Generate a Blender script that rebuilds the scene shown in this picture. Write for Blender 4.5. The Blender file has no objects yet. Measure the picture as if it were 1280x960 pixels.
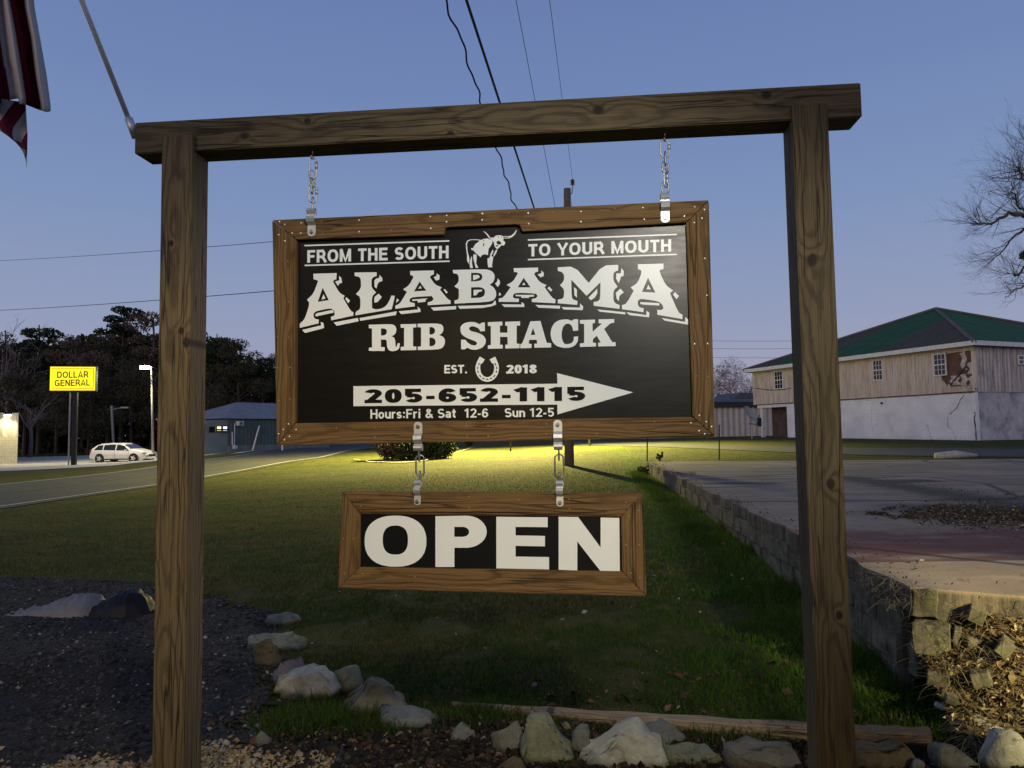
import bpy, bmesh, math, random
import numpy as np
from mathutils import Vector, Matrix, noise as mnoise
R = math.radians
random.seed(7); rng = np.random.default_rng(7)
scene = bpy.context.scene
col = scene.collection

# ------------------------------------------------------------------ camera
F = 950.0; PITCH = R(3.81); ROLL = 0.015; CZ = 1.6
cd = bpy.data.cameras.new('camera'); cam = bpy.data.objects.new('camera', cd); col.objects.link(cam)
cd.sensor_width = 36.0; cd.lens = 36.0 * F / 1280.0; cd.clip_start = 0.05; cd.clip_end = 3000
cam.matrix_world = Matrix.Translation((0, 0, CZ)) @ Matrix.Rotation(PITCH + math.pi / 2, 4, 'X') @ Matrix.Rotation(-ROLL, 4, 'Z')
scene.camera = cam
scene.render.resolution_x = 1024; scene.render.resolution_y = 768
# ------------------------------------------------------------------ sky (clear, some minutes after sunset)
w = bpy.data.worlds.new('World'); scene.world = w; w.use_nodes = True
nt = w.node_tree; nt.nodes.clear()
out = nt.nodes.new('ShaderNodeOutputWorld'); bg = nt.nodes.new('ShaderNodeBackground')
tc = nt.nodes.new('ShaderNodeTexCoord'); sp = nt.nodes.new('ShaderNodeSeparateXYZ'); rp = nt.nodes.new('ShaderNodeValToRGB')
nt.links.new(tc.outputs['Generated'], sp.inputs[0]); nt.links.new(sp.outputs['Z'], rp.inputs[0])
def s2l(r, g, b, k=1.0):
    f = lambda c: ((c / 255 + .055) / 1.055) ** 2.4 if c > 10 else c / 255 / 12.92
    return (f(r) * k, f(g) * k, f(b) * k, 1)
stops = [(0.0, s2l(168, 161, 176)), (0.05, s2l(163, 161, 181)), (0.14, s2l(147, 157, 187)), (0.28, s2l(126, 147, 187)),
         (0.42, s2l(111, 134, 181)), (0.56, s2l(102, 122, 171)), (1.0, s2l(88, 102, 140))]
e = rp.color_ramp.elements
e[0].position, e[0].color = stops[0]; e[1].position, e[1].color = stops[-1]
for p, c in stops[1:-1]:
    q = e.new(p); q.color = c
nt.links.new(rp.outputs[0], bg.inputs[0]); bg.inputs[1].default_value = 1.0
nt.links.new(bg.outputs[0], out.inputs[0])
# afterglow from the sunset side, very weak and very soft
sd = bpy.data.lights.new('sun', 'SUN'); so = bpy.data.objects.new('sun', sd); col.objects.link(so)
sd.energy = 0.75; sd.angle = R(30); sd.color = (1.0, .76, .58); so.rotation_euler = (R(76), 0, R(-30))
scene.view_settings.view_transform = 'Standard'; scene.view_settings.look = 'None'
scene.view_settings.exposure = 0; scene.view_settings.gamma = 1
scene.cycles.max_bounces = 5; scene.cycles.sample_clamp_indirect = 3

# ------------------------------------------------------------------ survey helpers: sight lines of the photograph onto real planes / the terrain
C0 = np.array([0, 0, CZ])
_fw = np.array([0, math.cos(PITCH), math.sin(PITCH)]); _rt = np.array([1., 0, 0]); _up = np.cross(_rt, _fw)
def ray(u, v):
    a, b = u - 640, v - 480
    x = a * math.cos(ROLL) - b * math.sin(ROLL); y = a * math.sin(ROLL) + b * math.cos(ROLL)
    return _fw + _rt * x / F - _up * y / F
class Frame:
    """a vertical (or tilted) plane: origin, x axis, y axis (away), z axis"""
    def __init__(s, o, M): s.o = np.array(o, float); s.M = np.array(M, float)
    def loc(s, u, v, off=0.0):
        n = s.M[:, 1]; P0 = s.o + n * off; d = ray(u, v); k = ((P0 - C0) @ n) / (d @ n)
        L = s.M.T @ (C0 + d * k - s.o); return (L[0], L[2])
    def matrix(s):
        m = Matrix([list(r) + [0] for r in s.M] + [[0, 0, 0, 1]]); return Matrix.Translation(s.o) @ m
def upright(o, ang):
    c, s_ = math.cos(ang), math.sin(ang); return Frame(o, [[c, -s_, 0], [s_, c, 0], [0, 0, 1]])

# terrain: thin plate spline through spot heights
CP = np.array([(-8, -10, 0), (0, -10, 0), (8, -10, .1), (-8, 0, 0), (0, 0, 0), (6, 0, .15), (-4, 4, 0), (-1.5, 4, 0), (0, 4.5, .02), (1.5, 4, .06),
    (2.2, 4.2, .16), (5, 3, .2), (-8, 10, 0), (-3, 9, .05), (0, 9, .16), (2.6, 9, .34), (8, 9, .4), (-12.6, 19, 0), (-12.6, 27, 0), (-12.6, 36, .12),
    (-12.6, 50, .28), (-12.6, 70, .57), (-19.6, 28, 0), (-19.6, 46, .3), (-19.6, 60, .62), (-24, 63, .42), (-22, 70, .6), (-5, 22, .22), (0, 22, .38),
    (2.0, 26.6, .46), (3.9, 22, .46), (10, 20, .6), (20, 20, .7), (-30, 60, -.05), (-28, 50, 0), (-24, 42, .03), (-40, 55, -.05), (-5.5, 42, .42), (0, 46, .56),
    (8, 40, .8), (18, 56, 1.15), (24.5, 40, .93), (35, 50, .9), (-18, 90, .8), (-10, 120, .8), (0, 90, .9), (20, 100, 1.1), (50, 100, 1.1), (-60, 60, -.05),
    (-60, 110, 0), (-150, 200, .4), (0, 200, 1.1), (150, 200, 1.2), (150, 0, .8), (-150, 0, -.2), (0, 600, 1.2), (-400, 600, .5), (400, 600, 1.2), (-400, -60, 0), (400, -60, .8)], float)
def _U(r2): return np.where(r2 > 0, r2 * np.log(np.maximum(r2, 1e-12)), 0)
_n = len(CP); _K = _U(((CP[:, None, :2] - CP[None, :, :2]) ** 2).sum(-1)) + np.eye(_n) * .5
_Pm = np.c_[np.ones(_n), CP[:, :2]]
_A = np.block([[_K, _Pm], [_Pm.T, np.zeros((3, 3))]])
_W = np.linalg.solve(_A, np.r_[CP[:, 2], np.zeros(3)])
def T(x, y):
    x = np.asarray(x, float); y = np.asarray(y, float); sh = x.shape; x = x.ravel(); y = y.ravel()
    z = np.zeros(len(x))
    for i in range(0, len(x), 20000):
        a = x[i:i + 20000]; b = y[i:i + 20000]
        r2 = (a[:, None] - CP[:, 0]) ** 2 + (b[:, None] - CP[:, 1]) ** 2
        z[i:i + 20000] = _U(r2) @ _W[:_n] + _W[_n] + _W[_n + 1] * a + _W[_n + 2] * b
    # the low heap of dark gravel left of the frame
    z = z + .16 * np.exp(-(((x + 2.9) / 1.1) ** 2 + ((y - 5.3) / .55) ** 2))
    return z.reshape(sh)
def t1(x, y): return float(T(np.array([x]), np.array([y]))[0])
def G(u, v):
    """sight line (u, v) to the ground"""
    d = ray(u, v); s = np.geomspace(1.5, 600, 500); X = C0[0] + d[0] * s; Y = C0[1] + d[1] * s; Z = CZ + d[2] * s
    h = Z - T(X, Y); i = np.argmax(h < 0)
    if h[i] >= 0: i = 499
    a, b = s[i - 1], s[i]
    k = a + (b - a) * h[i - 1] / (h[i - 1] - h[i] + 1e-9)
    p = C0 + d * k; return np.array([p[0], p[1], t1(p[0], p[1])])
def atZ(u, v, z):
    d = ray(u, v); k = (z - CZ) / d[2]; return C0 + d * k
def atY(u, v, y):
    d = ray(u, v); return C0 + d * (y / d[1])

# ------------------------------------------------------------------ mesh building
class MB:
    def __init__(s): s.v = []; s.f = []
    def add(s, vs, fs):
        n = len(s.v); s.v += [tuple(map(float, p)) for p in vs]; s.f += [tuple(i + n for i in f) for f in fs]; return s
    def box(s, c, d, rz=0):
        hx, hy, hz = d[0] / 2, d[1] / 2, d[2] / 2; vs = []
        for sx, sy, sz in ((-1, -1, -1), (1, -1, -1), (1, 1, -1), (-1, 1, -1), (-1, -1, 1), (1, -1, 1), (1, 1, 1), (-1, 1, 1)):
            x, y = sx * hx, sy * hy
            vs.append((c[0] + x * math.cos(rz) - y * math.sin(rz), c[1] + x * math.sin(rz) + y * math.cos(rz), c[2] + sz * hz))
        return s.add(vs, [(0, 3, 2, 1), (4, 5, 6, 7), (0, 1, 5, 4), (1, 2, 6, 5), (2, 3, 7, 6), (3, 0, 4, 7)])
    def prism(s, poly, y0, y1):
        """poly of (x, z) extruded along y"""
        a = sum(poly[i][0] * poly[(i + 1) % len(poly)][1] - poly[(i + 1) % len(poly)][0] * poly[i][1] for i in range(len(poly)))
        if a < 0: poly = poly[::-1]
        n = len(poly); vs = [(x, y0, z) for x, z in poly] + [(x, y1, z) for x, z in poly]
        fs = [tuple(range(n)), tuple(range(2 * n - 1, n - 1, -1))] + [(i, n + i, n + (i + 1) % n, (i + 1) % n) for i in range(n)]
        return s.add(vs, fs)
    def tube(s, pts, r, k=8, closed=False, cap=True):
        pts = [Vector(p) for p in pts]; n = len(pts); rr = r if isinstance(r, (list, tuple)) else [r] * n
        prev = None; vs = []
        for i, p in enumerate(pts):
            if closed: d = pts[(i + 1) % n] - pts[i - 1]
            else: d = pts[min(i + 1, n - 1)] - pts[max(i - 1, 0)]
            d.normalize()
            if prev is None:
                a = Vector((0, 0, 1)) if abs(d.z) < .9 else Vector((1, 0, 0)); prev = d.cross(a).normalized()
            u = (prev - d * prev.dot(d)).normalized(); prev = u; v = d.cross(u)
            for j in range(k):
                t = 2 * math.pi * j / k; vs.append(p + (u * math.cos(t) + v * math.sin(t)) * rr[i])
        fs = []
        for i in range(n if closed else n - 1):
            a, b = i * k, ((i + 1) % n) * k
            for j in range(k): fs.append((a + j, a + (j + 1) % k, b + (j + 1) % k, b + j))
        if cap and not closed: fs += [tuple(range(k - 1, -1, -1)), tuple(range((n - 1) * k, n * k))]
        return s.add(vs, fs)
    def mesh(s, name):
        m = bpy.data.meshes.new(name); m.from_pydata(s.v, [], s.f); m.update(); return m
def obj(name, mb, mat, parent=None, smooth=False, loc=None, bevel=0, kind=None, label=None):
    m = mb.mesh(name) if isinstance(mb, MB) else mb
    if mat and not m.materials: m.materials.append(mat)
    if bevel:
        b = bmesh.new(); b.from_mesh(m)
        bmesh.ops.remove_doubles(b, verts=b.verts, dist=1e-6)
        bmesh.ops.recalc_face_normals(b, faces=b.faces)
        es = [x for x in b.edges if len(x.link_faces) == 2 and x.calc_face_angle(0) > .5]
        bmesh.ops.bevel(b, geom=es, offset=bevel, segments=2, affect='EDGES'); b.to_mesh(m); b.free()
    if smooth: m.polygons.foreach_set('use_smooth', [True] * len(m.polygons))
    o = bpy.data.objects.new(name, m); col.objects.link(o)
    if parent: o.parent = parent
    if loc is not None: o.location = loc
    if kind: o['kind'] = kind
    if label: o['label'] = label
    return o
def empty(name, label, cat, loc=(0, 0, 0), rz=0, group=None, matrix=None):
    o = bpy.data.objects.new(name, None); col.objects.link(o); o.empty_display_size = .1
    if matrix is not None: o.matrix_world = matrix
    else: o.location = loc; o.rotation_euler = (0, 0, rz)
    return tag(o, label, cat, group)
def tag(o, label, cat, group=None):
    o['label'] = label; o['category'] = cat
    if group: o['group'] = group
    return o
def inst(src, parent, loc, rot=None, scale=None):
    o = src.copy(); col.objects.link(o); o.parent = parent; o.location = loc
    if rot is not None: o.rotation_euler = rot
    if scale is not None: o.scale = scale
    return o
def big_mesh(name, V, Fc, mat, smooth=False, cols=None):
    """fast numpy mesh; Fc is (n, k)"""
    m = bpy.data.meshes.new(name); V = np.asarray(V, np.float32); Fc = np.asarray(Fc, np.int32); n, k = Fc.shape
    m.vertices.add(len(V)); m.vertices.foreach_set('co', V.ravel())
    m.loops.add(n * k); m.loops.foreach_set('vertex_index', Fc.ravel())
    m.polygons.add(n); m.polygons.foreach_set('loop_start', np.arange(0, n * k, k, dtype=np.int32)); m.polygons.foreach_set('loop_total', np.full(n, k, np.int32))
    if smooth: m.polygons.foreach_set('use_smooth', np.ones(n, bool))
    m.update(calc_edges=True)
    if cols is not None:
        a = m.color_attributes.new('tint', 'FLOAT_COLOR', 'POINT'); c = np.c_[cols, np.ones(len(cols))].astype(np.float32); a.data.foreach_set('color', c.ravel())
    m.materials.append(mat); return m

# ------------------------------------------------------------------ materials
class N:
    def __init__(s, name):
        s.m = bpy.data.materials.new(name); s.m.use_nodes = True; s.t = s.m.node_tree; s.b = s.t.nodes['Principled BSDF']
        s.tc = s.t.nodes.new('ShaderNodeTexCoord')
    def n(s, typ, **kw):
        x = s.t.nodes.new('ShaderNode' + typ)
        for k, v in kw.items():
            if k.startswith('i_'):
                key = k[2:].replace('_', ' '); key = int(key) if key.isdigit() else key; s.put(x.inputs[key], v)
            else: setattr(x, k, v)
        return x
    def put(s, sock, v):
        if isinstance(v, bpy.types.NodeSocket): s.t.links.new(v, sock)
        elif isinstance(v, bpy.types.Node): s.t.links.new(v.outputs[0], sock)
        else: sock.default_value = v
    def math(s, op, a, b=None, c=None):
        x = s.t.nodes.new('ShaderNodeMath'); x.operation = op; s.put(x.inputs[0], a)
        if b is not None: s.put(x.inputs[1], b)
        if c is not None: s.put(x.inputs[2], c)
        return x.outputs[0]
    def noise(s, vec, scale, detail=4, rough=.55, dist=0):
        x = s.n('TexNoise', i_Scale=scale, i_Detail=detail, i_Roughness=rough, i_Distortion=dist); s.put(x.inputs['Vector'], vec); return x.outputs['Fac']
    def mapping(s, vec, scale=(1, 1, 1), loc=(0, 0, 0)):
        x = s.n('Mapping'); s.put(x.inputs['Vector'], vec); s.put(x.inputs['Scale'], scale); s.put(x.inputs['Location'], loc); return x.outputs[0]
    def ramp(s, fac, stops):
        x = s.n('ValToRGB'); s.put(x.inputs[0], fac); el = x.color_ramp.elements
        el[0].position, el[0].color = stops[0][0], (*stops[0][1][:3], 1); el[1].position, el[1].color = stops[-1][0], (*stops[-1][1][:3], 1)
        for p, c in stops[1:-1]: q = el.new(p); q.color = (*c[:3], 1)
        return x.outputs[0]
    def step(s, v, a, b):
        x = s.n('MapRange', interpolation_type='SMOOTHSTEP'); s.put(x.inputs[0], v); x.inputs[1].default_value = a; x.inputs[2].default_value = b; return x.outputs[0]
    def mix(s, f, a, b, blend='MIX'):
        x = s.n('Mix', data_type='RGBA', blend_type=blend); s.put(x.inputs[0], f)
        for i, v in ((6, a), (7, b)): s.put(x.inputs[i], (*v[:3], 1) if isinstance(v, (tuple, list)) else v)
        return x.outputs[2]
    def bump(s, h, strength=.3, dist=.01):
        x = s.n('Bump'); x.inputs['Strength'].default_value = strength; x.inputs['Distance'].default_value = dist; s.put(x.inputs['Height'], h)
        s.put(s.b.inputs['Normal'], x.outputs[0])
    def done(s, col_=None, rough=.7, metal=0, spec=.4):
        if col_ is not None: s.put(s.b.inputs['Base Color'], (*col_[:3], 1) if isinstance(col_, (tuple, list)) else col_)
        s.put(s.b.inputs['Roughness'], rough); s.put(s.b.inputs['Metallic'], metal); s.b.inputs['Specular IOR Level'].default_value = spec
        return s.m
def plain(name, c, rough=.6, metal=0, var=.25, scale=8, bump=.15, spec=.4):
    q = N(name); f = q.noise(q.tc.outputs['Object'], scale, 6, .6)
    c2 = tuple(x * (1 - var) for x in c); c3 = tuple(min(1, x * (1 + var)) for x in c)
    if bump: q.bump(q.noise(q.tc.outputs['Object'], scale * 4, 5), bump, .004)
    return q.done(q.ramp(f, [(.3, c2), (.7, c3)]), rough, metal, spec)
def emit(name, c, s):
    q = N(name); q.b.inputs['Emission Color'].default_value = (*c, 1); q.b.inputs['Emission Strength'].default_value = s; return q.done(c, .5)
def wood(name, axis, knots=(), light=(.20, .135, .07), dark=(.075, .045, .022), ring=.0085, pith=(.03, .10), auto=True, crack=None, rough=.72):
    """pine: growth rings round a wandering pith line, knots at the given (along, across) places; axis 0 = x, 2 = z is the grain"""
    q = N(name); sx = q.n('SeparateXYZ'); q.put(sx.inputs[0], q.tc.outputs['Object'])
    L = sx.outputs[axis]; a = sx.outputs[2 if axis == 0 else 0]; b = sx.outputs[1]
    rnd = q.n('ObjectInfo').outputs['Random']; off = q.math('MULTIPLY', rnd, 37.0)
    Lo = q.math('ADD', L, off)
    cv = q.n('CombineXYZ'); q.put(cv.inputs[0], q.math('MULTIPLY', Lo, 1.0)); q.put(cv.inputs[1], off)
    wob = q.n('TexNoise', i_Scale=.8, i_Detail=2.5); q.put(wob.inputs['Vector'], cv.outputs[0])
    ws = q.n('SeparateColor'); q.put(ws.inputs[0], wob.outputs['Color'])
    pa = q.math('MULTIPLY_ADD', ws.outputs[0], .11, -.055 + pith[0]); pb = q.math('MULTIPLY_ADD', ws.outputs[1], .08, -.04 + pith[1])
    da = q.math('SUBTRACT', a, pa); db = q.math('SUBTRACT', b, pb)
    cv2 = q.n('CombineXYZ'); q.put(cv2.inputs[0], q.math('MULTIPLY', Lo, .25)); q.put(cv2.inputs[1], a); q.put(cv2.inputs[2], b)
    fine = q.noise(cv2.outputs[0], 14, 3)
    d = q.math('SQRT', q.math('ADD', q.math('MULTIPLY', da, da), q.math('MULTIPLY', db, db)))
    d = q.math('ADD', d, q.math('MULTIPLY', fine, .020))
    kn = None
    for (kl, ka, ks) in knots:
        dx = q.math('MULTIPLY', q.math('SUBTRACT', L, kl), 1 / (ks * 1.35)); dy = q.math('MULTIPLY', q.math('SUBTRACT', a, ka), 1 / ks)
        r2 = q.math('ADD', q.math('MULTIPLY', dx, dx), q.math('MULTIPLY', dy, dy))
        g = q.math('DIVIDE', 1.0, q.math('ADD', 1.0, q.math('MULTIPLY', r2, .35)))
        d = q.math('ADD', d, q.math('MULTIPLY', g, ks * .8))
        core = q.math('SUBTRACT', 1.0, q.step(r2, .25, 1.3)); kn = core if kn is None else q.math('MAXIMUM', kn, core)
    rings = q.math('MULTIPLY', q.math('ADD', q.math('SINE', q.math('MULTIPLY', d, 2 * math.pi / ring)), 1.0), .5)
    rings = q.math('MULTIPLY', q.math('POWER', rings, 3.0), q.math('MULTIPLY_ADD', fine, .9, .35))
    cv3 = q.n('CombineXYZ'); q.put(cv3.inputs[0], q.math('MULTIPLY', Lo, 3.0)); q.put(cv3.inputs[1], q.math('MULTIPLY', a, 220)); q.put(cv3.inputs[2], q.math('MULTIPLY', b, 220))
    fib = q.noise(cv3.outputs[0], 1.0, 3, .6)
    cv4 = q.n('CombineXYZ'); q.put(cv4.inputs[0], q.math('MULTIPLY', Lo, 1.0)); q.put(cv4.inputs[1], q.math('MULTIPLY', a, 7)); q.put(cv4.inputs[2], q.math('MULTIPLY', b, 7))
    blot = q.noise(cv4.outputs[0], 2.2, 4, .6)
    mid = tuple((x * .62 + y * .38) for x, y in zip(light, dark))
    c = q.ramp(rings, [(0, light), (.5, mid), (1, tuple(.5 * x + .5 * y for x, y in zip(mid, dark)))])
    c = q.mix(q.step(fib, .30, .75), c, tuple(x * .72 for x in mid)) if False else q.mix(q.math('MULTIPLY', q.step(fib, .42, .75), .6), c, tuple(x * .55 for x in dark))
    c = q.mix(q.math('MULTIPLY', q.step(blot, .4, .8), .35), c, tuple(x * 1.0 for x in dark))
    if kn is not None: c = q.mix(q.math('MULTIPLY', kn, .85), c, tuple(x * .35 for x in dark))
    # weather checks: long thin dark cracks along the grain
    cv5 = q.n('CombineXYZ'); q.put(cv5.inputs[0], q.math('MULTIPLY', Lo, .9)); q.put(cv5.inputs[1], q.math('MULTIPLY', a, 26)); q.put(cv5.inputs[2], q.math('MULTIPLY', b, 26))
    ck = q.noise(cv5.outputs[0], 1.0, 2, .4)
    line = q.math('SUBTRACT', 1.0, q.step(q.math('ABSOLUTE', q.math('SUBTRACT', ck, .5)), .0, .022))
    cv6 = q.n('CombineXYZ'); q.put(cv6.inputs[0], q.math('MULTIPLY', Lo, 1.7)); q.put(cv6.inputs[1], q.math('MULTIPLY', a, 3)); q.put(cv6.inputs[2], off)
    where = q.step(q.noise(cv6.outputs[0], 1.0, 2), .44, .56); line = q.math('MULTIPLY', line, where)
    c = q.mix(q.math('MULTIPLY', line, .7), c, (.012, .008, .005))
    h = q.math('SUBTRACT', q.math('ADD', q.math('MULTIPLY', rings, -.5), q.math('MULTIPLY', fib, .6)), q.math('MULTIPLY', line, 2.0))
    q.bump(h, .9, .0025)
    return q.done(c, rough, 0, .25)

M = {}
M['frame_x'] = wood('frame_wood_x', 0, light=(.20, .115, .040), dark=(.050, .026, .009), ring=.008)
M['frame_z'] = wood('frame_wood_z', 2, light=(.20, .115, .040), dark=(.050, .026, .009), ring=.008)
M['print_white'] = plain('print_white', (.84, .87, .82), .35, 0, .03, 3, .0)
M['print_black'] = plain('print_black', (.005, .005, .005), .6, 0, .05, 3, 0, .15)
q = N('sign_panel'); f_ = q.noise(q.tc.outputs['Object'], 4, 6); sm_ = q.noise(q.mapping(q.tc.outputs['Object'], (2, 2, 14)), 3, 4)
M['panel'] = q.done((.008, .0075, .006), q.math('MULTIPLY_ADD', sm_, .16, .26), 0, .28)
M['zinc'] = plain('zinc', (.60, .61, .60), .48, .7, .12, 60, .05)
M['dull_steel'] = plain('dull_steel', (.32, .32, .31), .4, 1, .3, 60, .1)
M['screw'] = plain('screw_head', (.85, .82, .72), .35, .6, .05, 20, 0)
M['rust'] = plain('rusty_screw', (.30, .22, .14), .6, .3, .2, 20, 0)

# ------------------------------------------------------------------ lettering
def arc(cx, cy, rx, ry, a0, a1, n=14, e=1.0):
    P = []
    for i in range(n + 1):
        t = R(a0 + (a1 - a0) * i / n); c, s_ = math.cos(t), math.sin(t)
        P.append((cx + rx * math.copysign(abs(c) ** e, c), cy + ry * math.copysign(abs(s_) ** e, s_)))
    return P
def glyph(ch, t):
    """centre lines in a cell of cap height 1; returns width, [(points, closed)]"""
    h = t / 2; X = .48
    if ch == ' ': return .28, []
    if ch in 'OQ0D':
        if ch == 'D':
            w_ = .70; return w_, [([(h, 1 - h), (.34, 1 - h)] + arc(.34, .5, w_ - .34 - h, .5 - h, 90, -90) + [(h, h)], True)]
        w_ = .78 if ch != '0' else .56
        return w_, [(arc(w_ / 2, .5, w_ / 2 - h, .5 - h, 0, 360, 28, .88)[:-1], True)]
    if ch == 'F': return .58, [([(h, 0), (h, 1)], 0), ([(0, 1 - h), (.58, 1 - h)], 0), ([(0, .5), (.52, .5)], 0)]
    if ch == 'E': return .62, [([(h, 0), (h, 1)], 0), ([(0, 1 - h), (.61, 1 - h)], 0), ([(0, .51), (.57, .51)], 0), ([(0, h), (.62, h)], 0)]
    if ch == 'L': return .56, [([(h, 1), (h, 0)], 0), ([(0, h), (.56, h)], 0)]
    if ch in 'RP':
        y = .44; s_ = [([(h, 0), (h, 1)], 0), ([(0, 1 - h), (.40, 1 - h)] + arc(.40, (1 - h + y) / 2, .64 - .40 - h, (1 - h - y) / 2, 90, -90, 10) + [(0, y)], 0)]
        if ch == 'R': s_.append(([(.36, y), (.50, .32), (.66, 0)], 0))
        return .68, s_
    if ch == 'M': return .82, [([(h, 0), (h, 1)], 0), ([(.82 - h, 0), (.82 - h, 1)], 0), ([(h * .9, 1), (.41, .08), (.82 - h * .9, 1)], 0)]
    if ch == 'N': return .70, [([(h, 0), (h, 1)], 0), ([(.70 - h, 0), (.70 - h, 1)], 0), ([(h, .97), (.70 - h, .03)], 0)]
    if ch == 'T': return .62, [([(.31, 0), (.31, 1)], 0), ([(0, 1 - h), (.62, 1 - h)], 0)]
    if ch == 'H': return .68, [([(h, 0), (h, 1)], 0), ([(.68 - h, 0), (.68 - h, 1)], 0), ([(h, .52), (.68 - h, .52)], 0)]
    if ch == 'U': return .68, [([(h, 1), (h, .34)] + arc(.34, .34, .34 - h, .34 - h, 180, 360) + [(.68 - h, 1)], 0)]
    if ch == 'Y': return .68, [([(.34, 0), (.34, .42)], 0), ([(.04, 1), (.34, .40), (.64, 1)], 0)]
    if ch == 'A': return .72, [([(.05, 0), (.36, .96), (.67, 0)], 0), ([(.16, .26), (.56, .26)], 0)]
    if ch == 'G': return .76, [(arc(.38, .5, .38 - h, .5 - h, 38, 340, 24, .9) , 0), ([(.42, .44), (.76, .44)], 0), ([(.76 - h, .1), (.76 - h, .48)], 0)]
    if ch == 'C': return .72, [(arc(.38, .5, .38 - h, .5 - h, 40, 320, 22, .9), 0)]
    if ch == 'S':
        r = (1 - h - .5) / 2; return .64, [(arc(.32, .5 + r, .31 - h, r, 28, 270, 16, .9) + arc(.32, .5 - r, .32 - h, r, 90, -152, 16, .9), 0)]
    if ch == '1': return .46, [([(.28, 0), (.28, 1)], 0), ([(.02, .74), (.30, .93)], 0)]
    if ch == '2': return .58, [(arc(.29, .70, .29 - h, .30 - h, 165, -25, 14) + [(h + .04, h)], 0), ([(0, h), (.58, h)], 0)]
    if ch == '5': return .58, [([(.54, 1 - h), (.10 + h * .6, 1 - h)], 0), ([(.13, 1), (.07 + h * .5, .50)], 0), ([(.09, .52)] + arc(.29, .33, .29 - h, .33 - h, 130, -150, 18), 0)]
    if ch == '6': return .58, [(arc(.29, .32, .29 - h, .32 - h, 0, 360, 20)[:-1], True), ([(h, .34)] + arc(.31, .5, .31 - h, .5 - h, 180, 40, 12), 0)]
    if ch == '8': return .58, [(arc(.29, .285, .29 - h, .285 - h, 0, 360, 20)[:-1], True), (arc(.29, .755, .265 - h, .245 - h, 0, 360, 20)[:-1], True)]
    if ch == '-': return .34, [([(.03, .36), (.31, .36)], 0)]
    if ch == '.': return .26, [([(.13, 0), (.13, t)], 0)]
    if ch == ':': return .26, [([(.13, .06), (.13, .06 + t)], 0), ([(.13, .52), (.13, .52 + t)], 0)]
    if ch == '&': return .72, [([(.68, .02), (.22, .66)] + arc(.31, .80, .14, .20 - h, 200, -30, 10) + [(.20, .45)] + arc(.28, .25, .28 - h, .25 - h, 130, 330, 14) + [(.62, .42)], 0)]
    if ch == 'o': return .56, [(arc(.28, .36, .28 - h, .36 - h, 0, 360, 20)[:-1], True)]
    if ch == 'u': return .54, [([(h, .72), (h, .27)] + arc(.27, .27, .27 - h, .27 - h, 180, 350, 10), 0), ([(.54 - h, 0), (.54 - h, .72)], 0)]
    if ch == 'n': return .54, [([(h, 0), (h, .72)], 0), (arc(.27, .45, .27 - h, .27 - h, 175, 0, 10) + [(.54 - h, 0)], 0)]
    if ch == 'r': return .38, [([(h, 0), (h, .72)], 0), (arc(.30, .42, .30 - h, .30 - h, 175, 75, 8), 0)]
    if ch == 's':
        r = (.72 - h - .36) / 2; return .50, [(arc(.25, .36 + r, .24 - h, r, 20, 270, 12) + arc(.25, .36 - r, .25 - h, r, 90, -160, 12), 0)]
    if ch == 'i': return .24, [([(.12, 0), (.12, .72)], 0), ([(.12, .84), (.12, 1)], 0)]
    if ch == 't': return .36, [([(.17, .95), (.17, .22)] + arc(.17 + .13, .22, .13, .22 - h, 180, 280, 6), 0), ([(0, .66), (.36, .66)], 0)]
    if ch == 'a': return .54, [(arc(.25, .50, .22 - h * .6, .22 - h, 160, 0, 10) + [(.52 - h, 0)], 0), (arc(.25, .22, .25 - h, .22 - h, 0, 360, 16)[:-1], True)]
    raise KeyError(ch)
def stroke(P, t, closed):
    n = len(P); P = [np.array(p, float) for p in P]; Lf, Rt = [], []
    for i in range(n):
        d0 = P[i] - P[i - 1] if (i > 0 or closed) else None; d1 = P[(i + 1) % n] - P[i] if (i < n - 1 or closed) else None
        d0 = d1 if d0 is None else d0; d1 = d0 if d1 is None else d1
        d0 = d0 / (np.linalg.norm(d0) + 1e-9); d1 = d1 / (np.linalg.norm(d1) + 1e-9)
        n0 = np.array([-d0[1], d0[0]]); n1 = np.array([-d1[1], d1[0]]); m = n0 + n1; L = np.linalg.norm(m)
        m = n0 if L < .3 else m / L; k = min(1.6, 1 / max(.4, m @ n0)); Lf.append(P[i] + m * k * t / 2); Rt.append(P[i] - m * k * t / 2)
    vs = Lf + Rt; fs = []
    for i in range(n if closed else n - 1):
        j = (i + 1) % n; fs.append((n + i, n + j, j, i))
    return vs, fs
def text_mesh(s, quad, y, t=.2, gap=.10, xs=1.0):
    """quad: TL, TR, BR, BL in local (x, z); letters lie in the plane y, each stroke a hair above the one before"""
    items = []; cx = 0
    for ch in s:
        w_, st = glyph(ch, t / xs if xs < 1 else t)
        for P, c in st: items.append((cx, P, c))
        cx += w_ + gap
    tot = cx - gap; mb = MB(); TL, TR, BR, BL = [np.array(p) for p in quad]
    for k, (ox, P, c) in enumerate(items):
        vs, fs = stroke(P, t, c); out_ = []
        for p in vs:
            u = (p[0] + ox) / tot; v = p[1]; q_ = (BL * (1 - u) + BR * u) * (1 - v) + (TL * (1 - u) + TR * u) * v
            out_.append((q_[0], y - .00012 * (k % 5), q_[1]))
        mb.add(out_, fs)
    return mb
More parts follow.
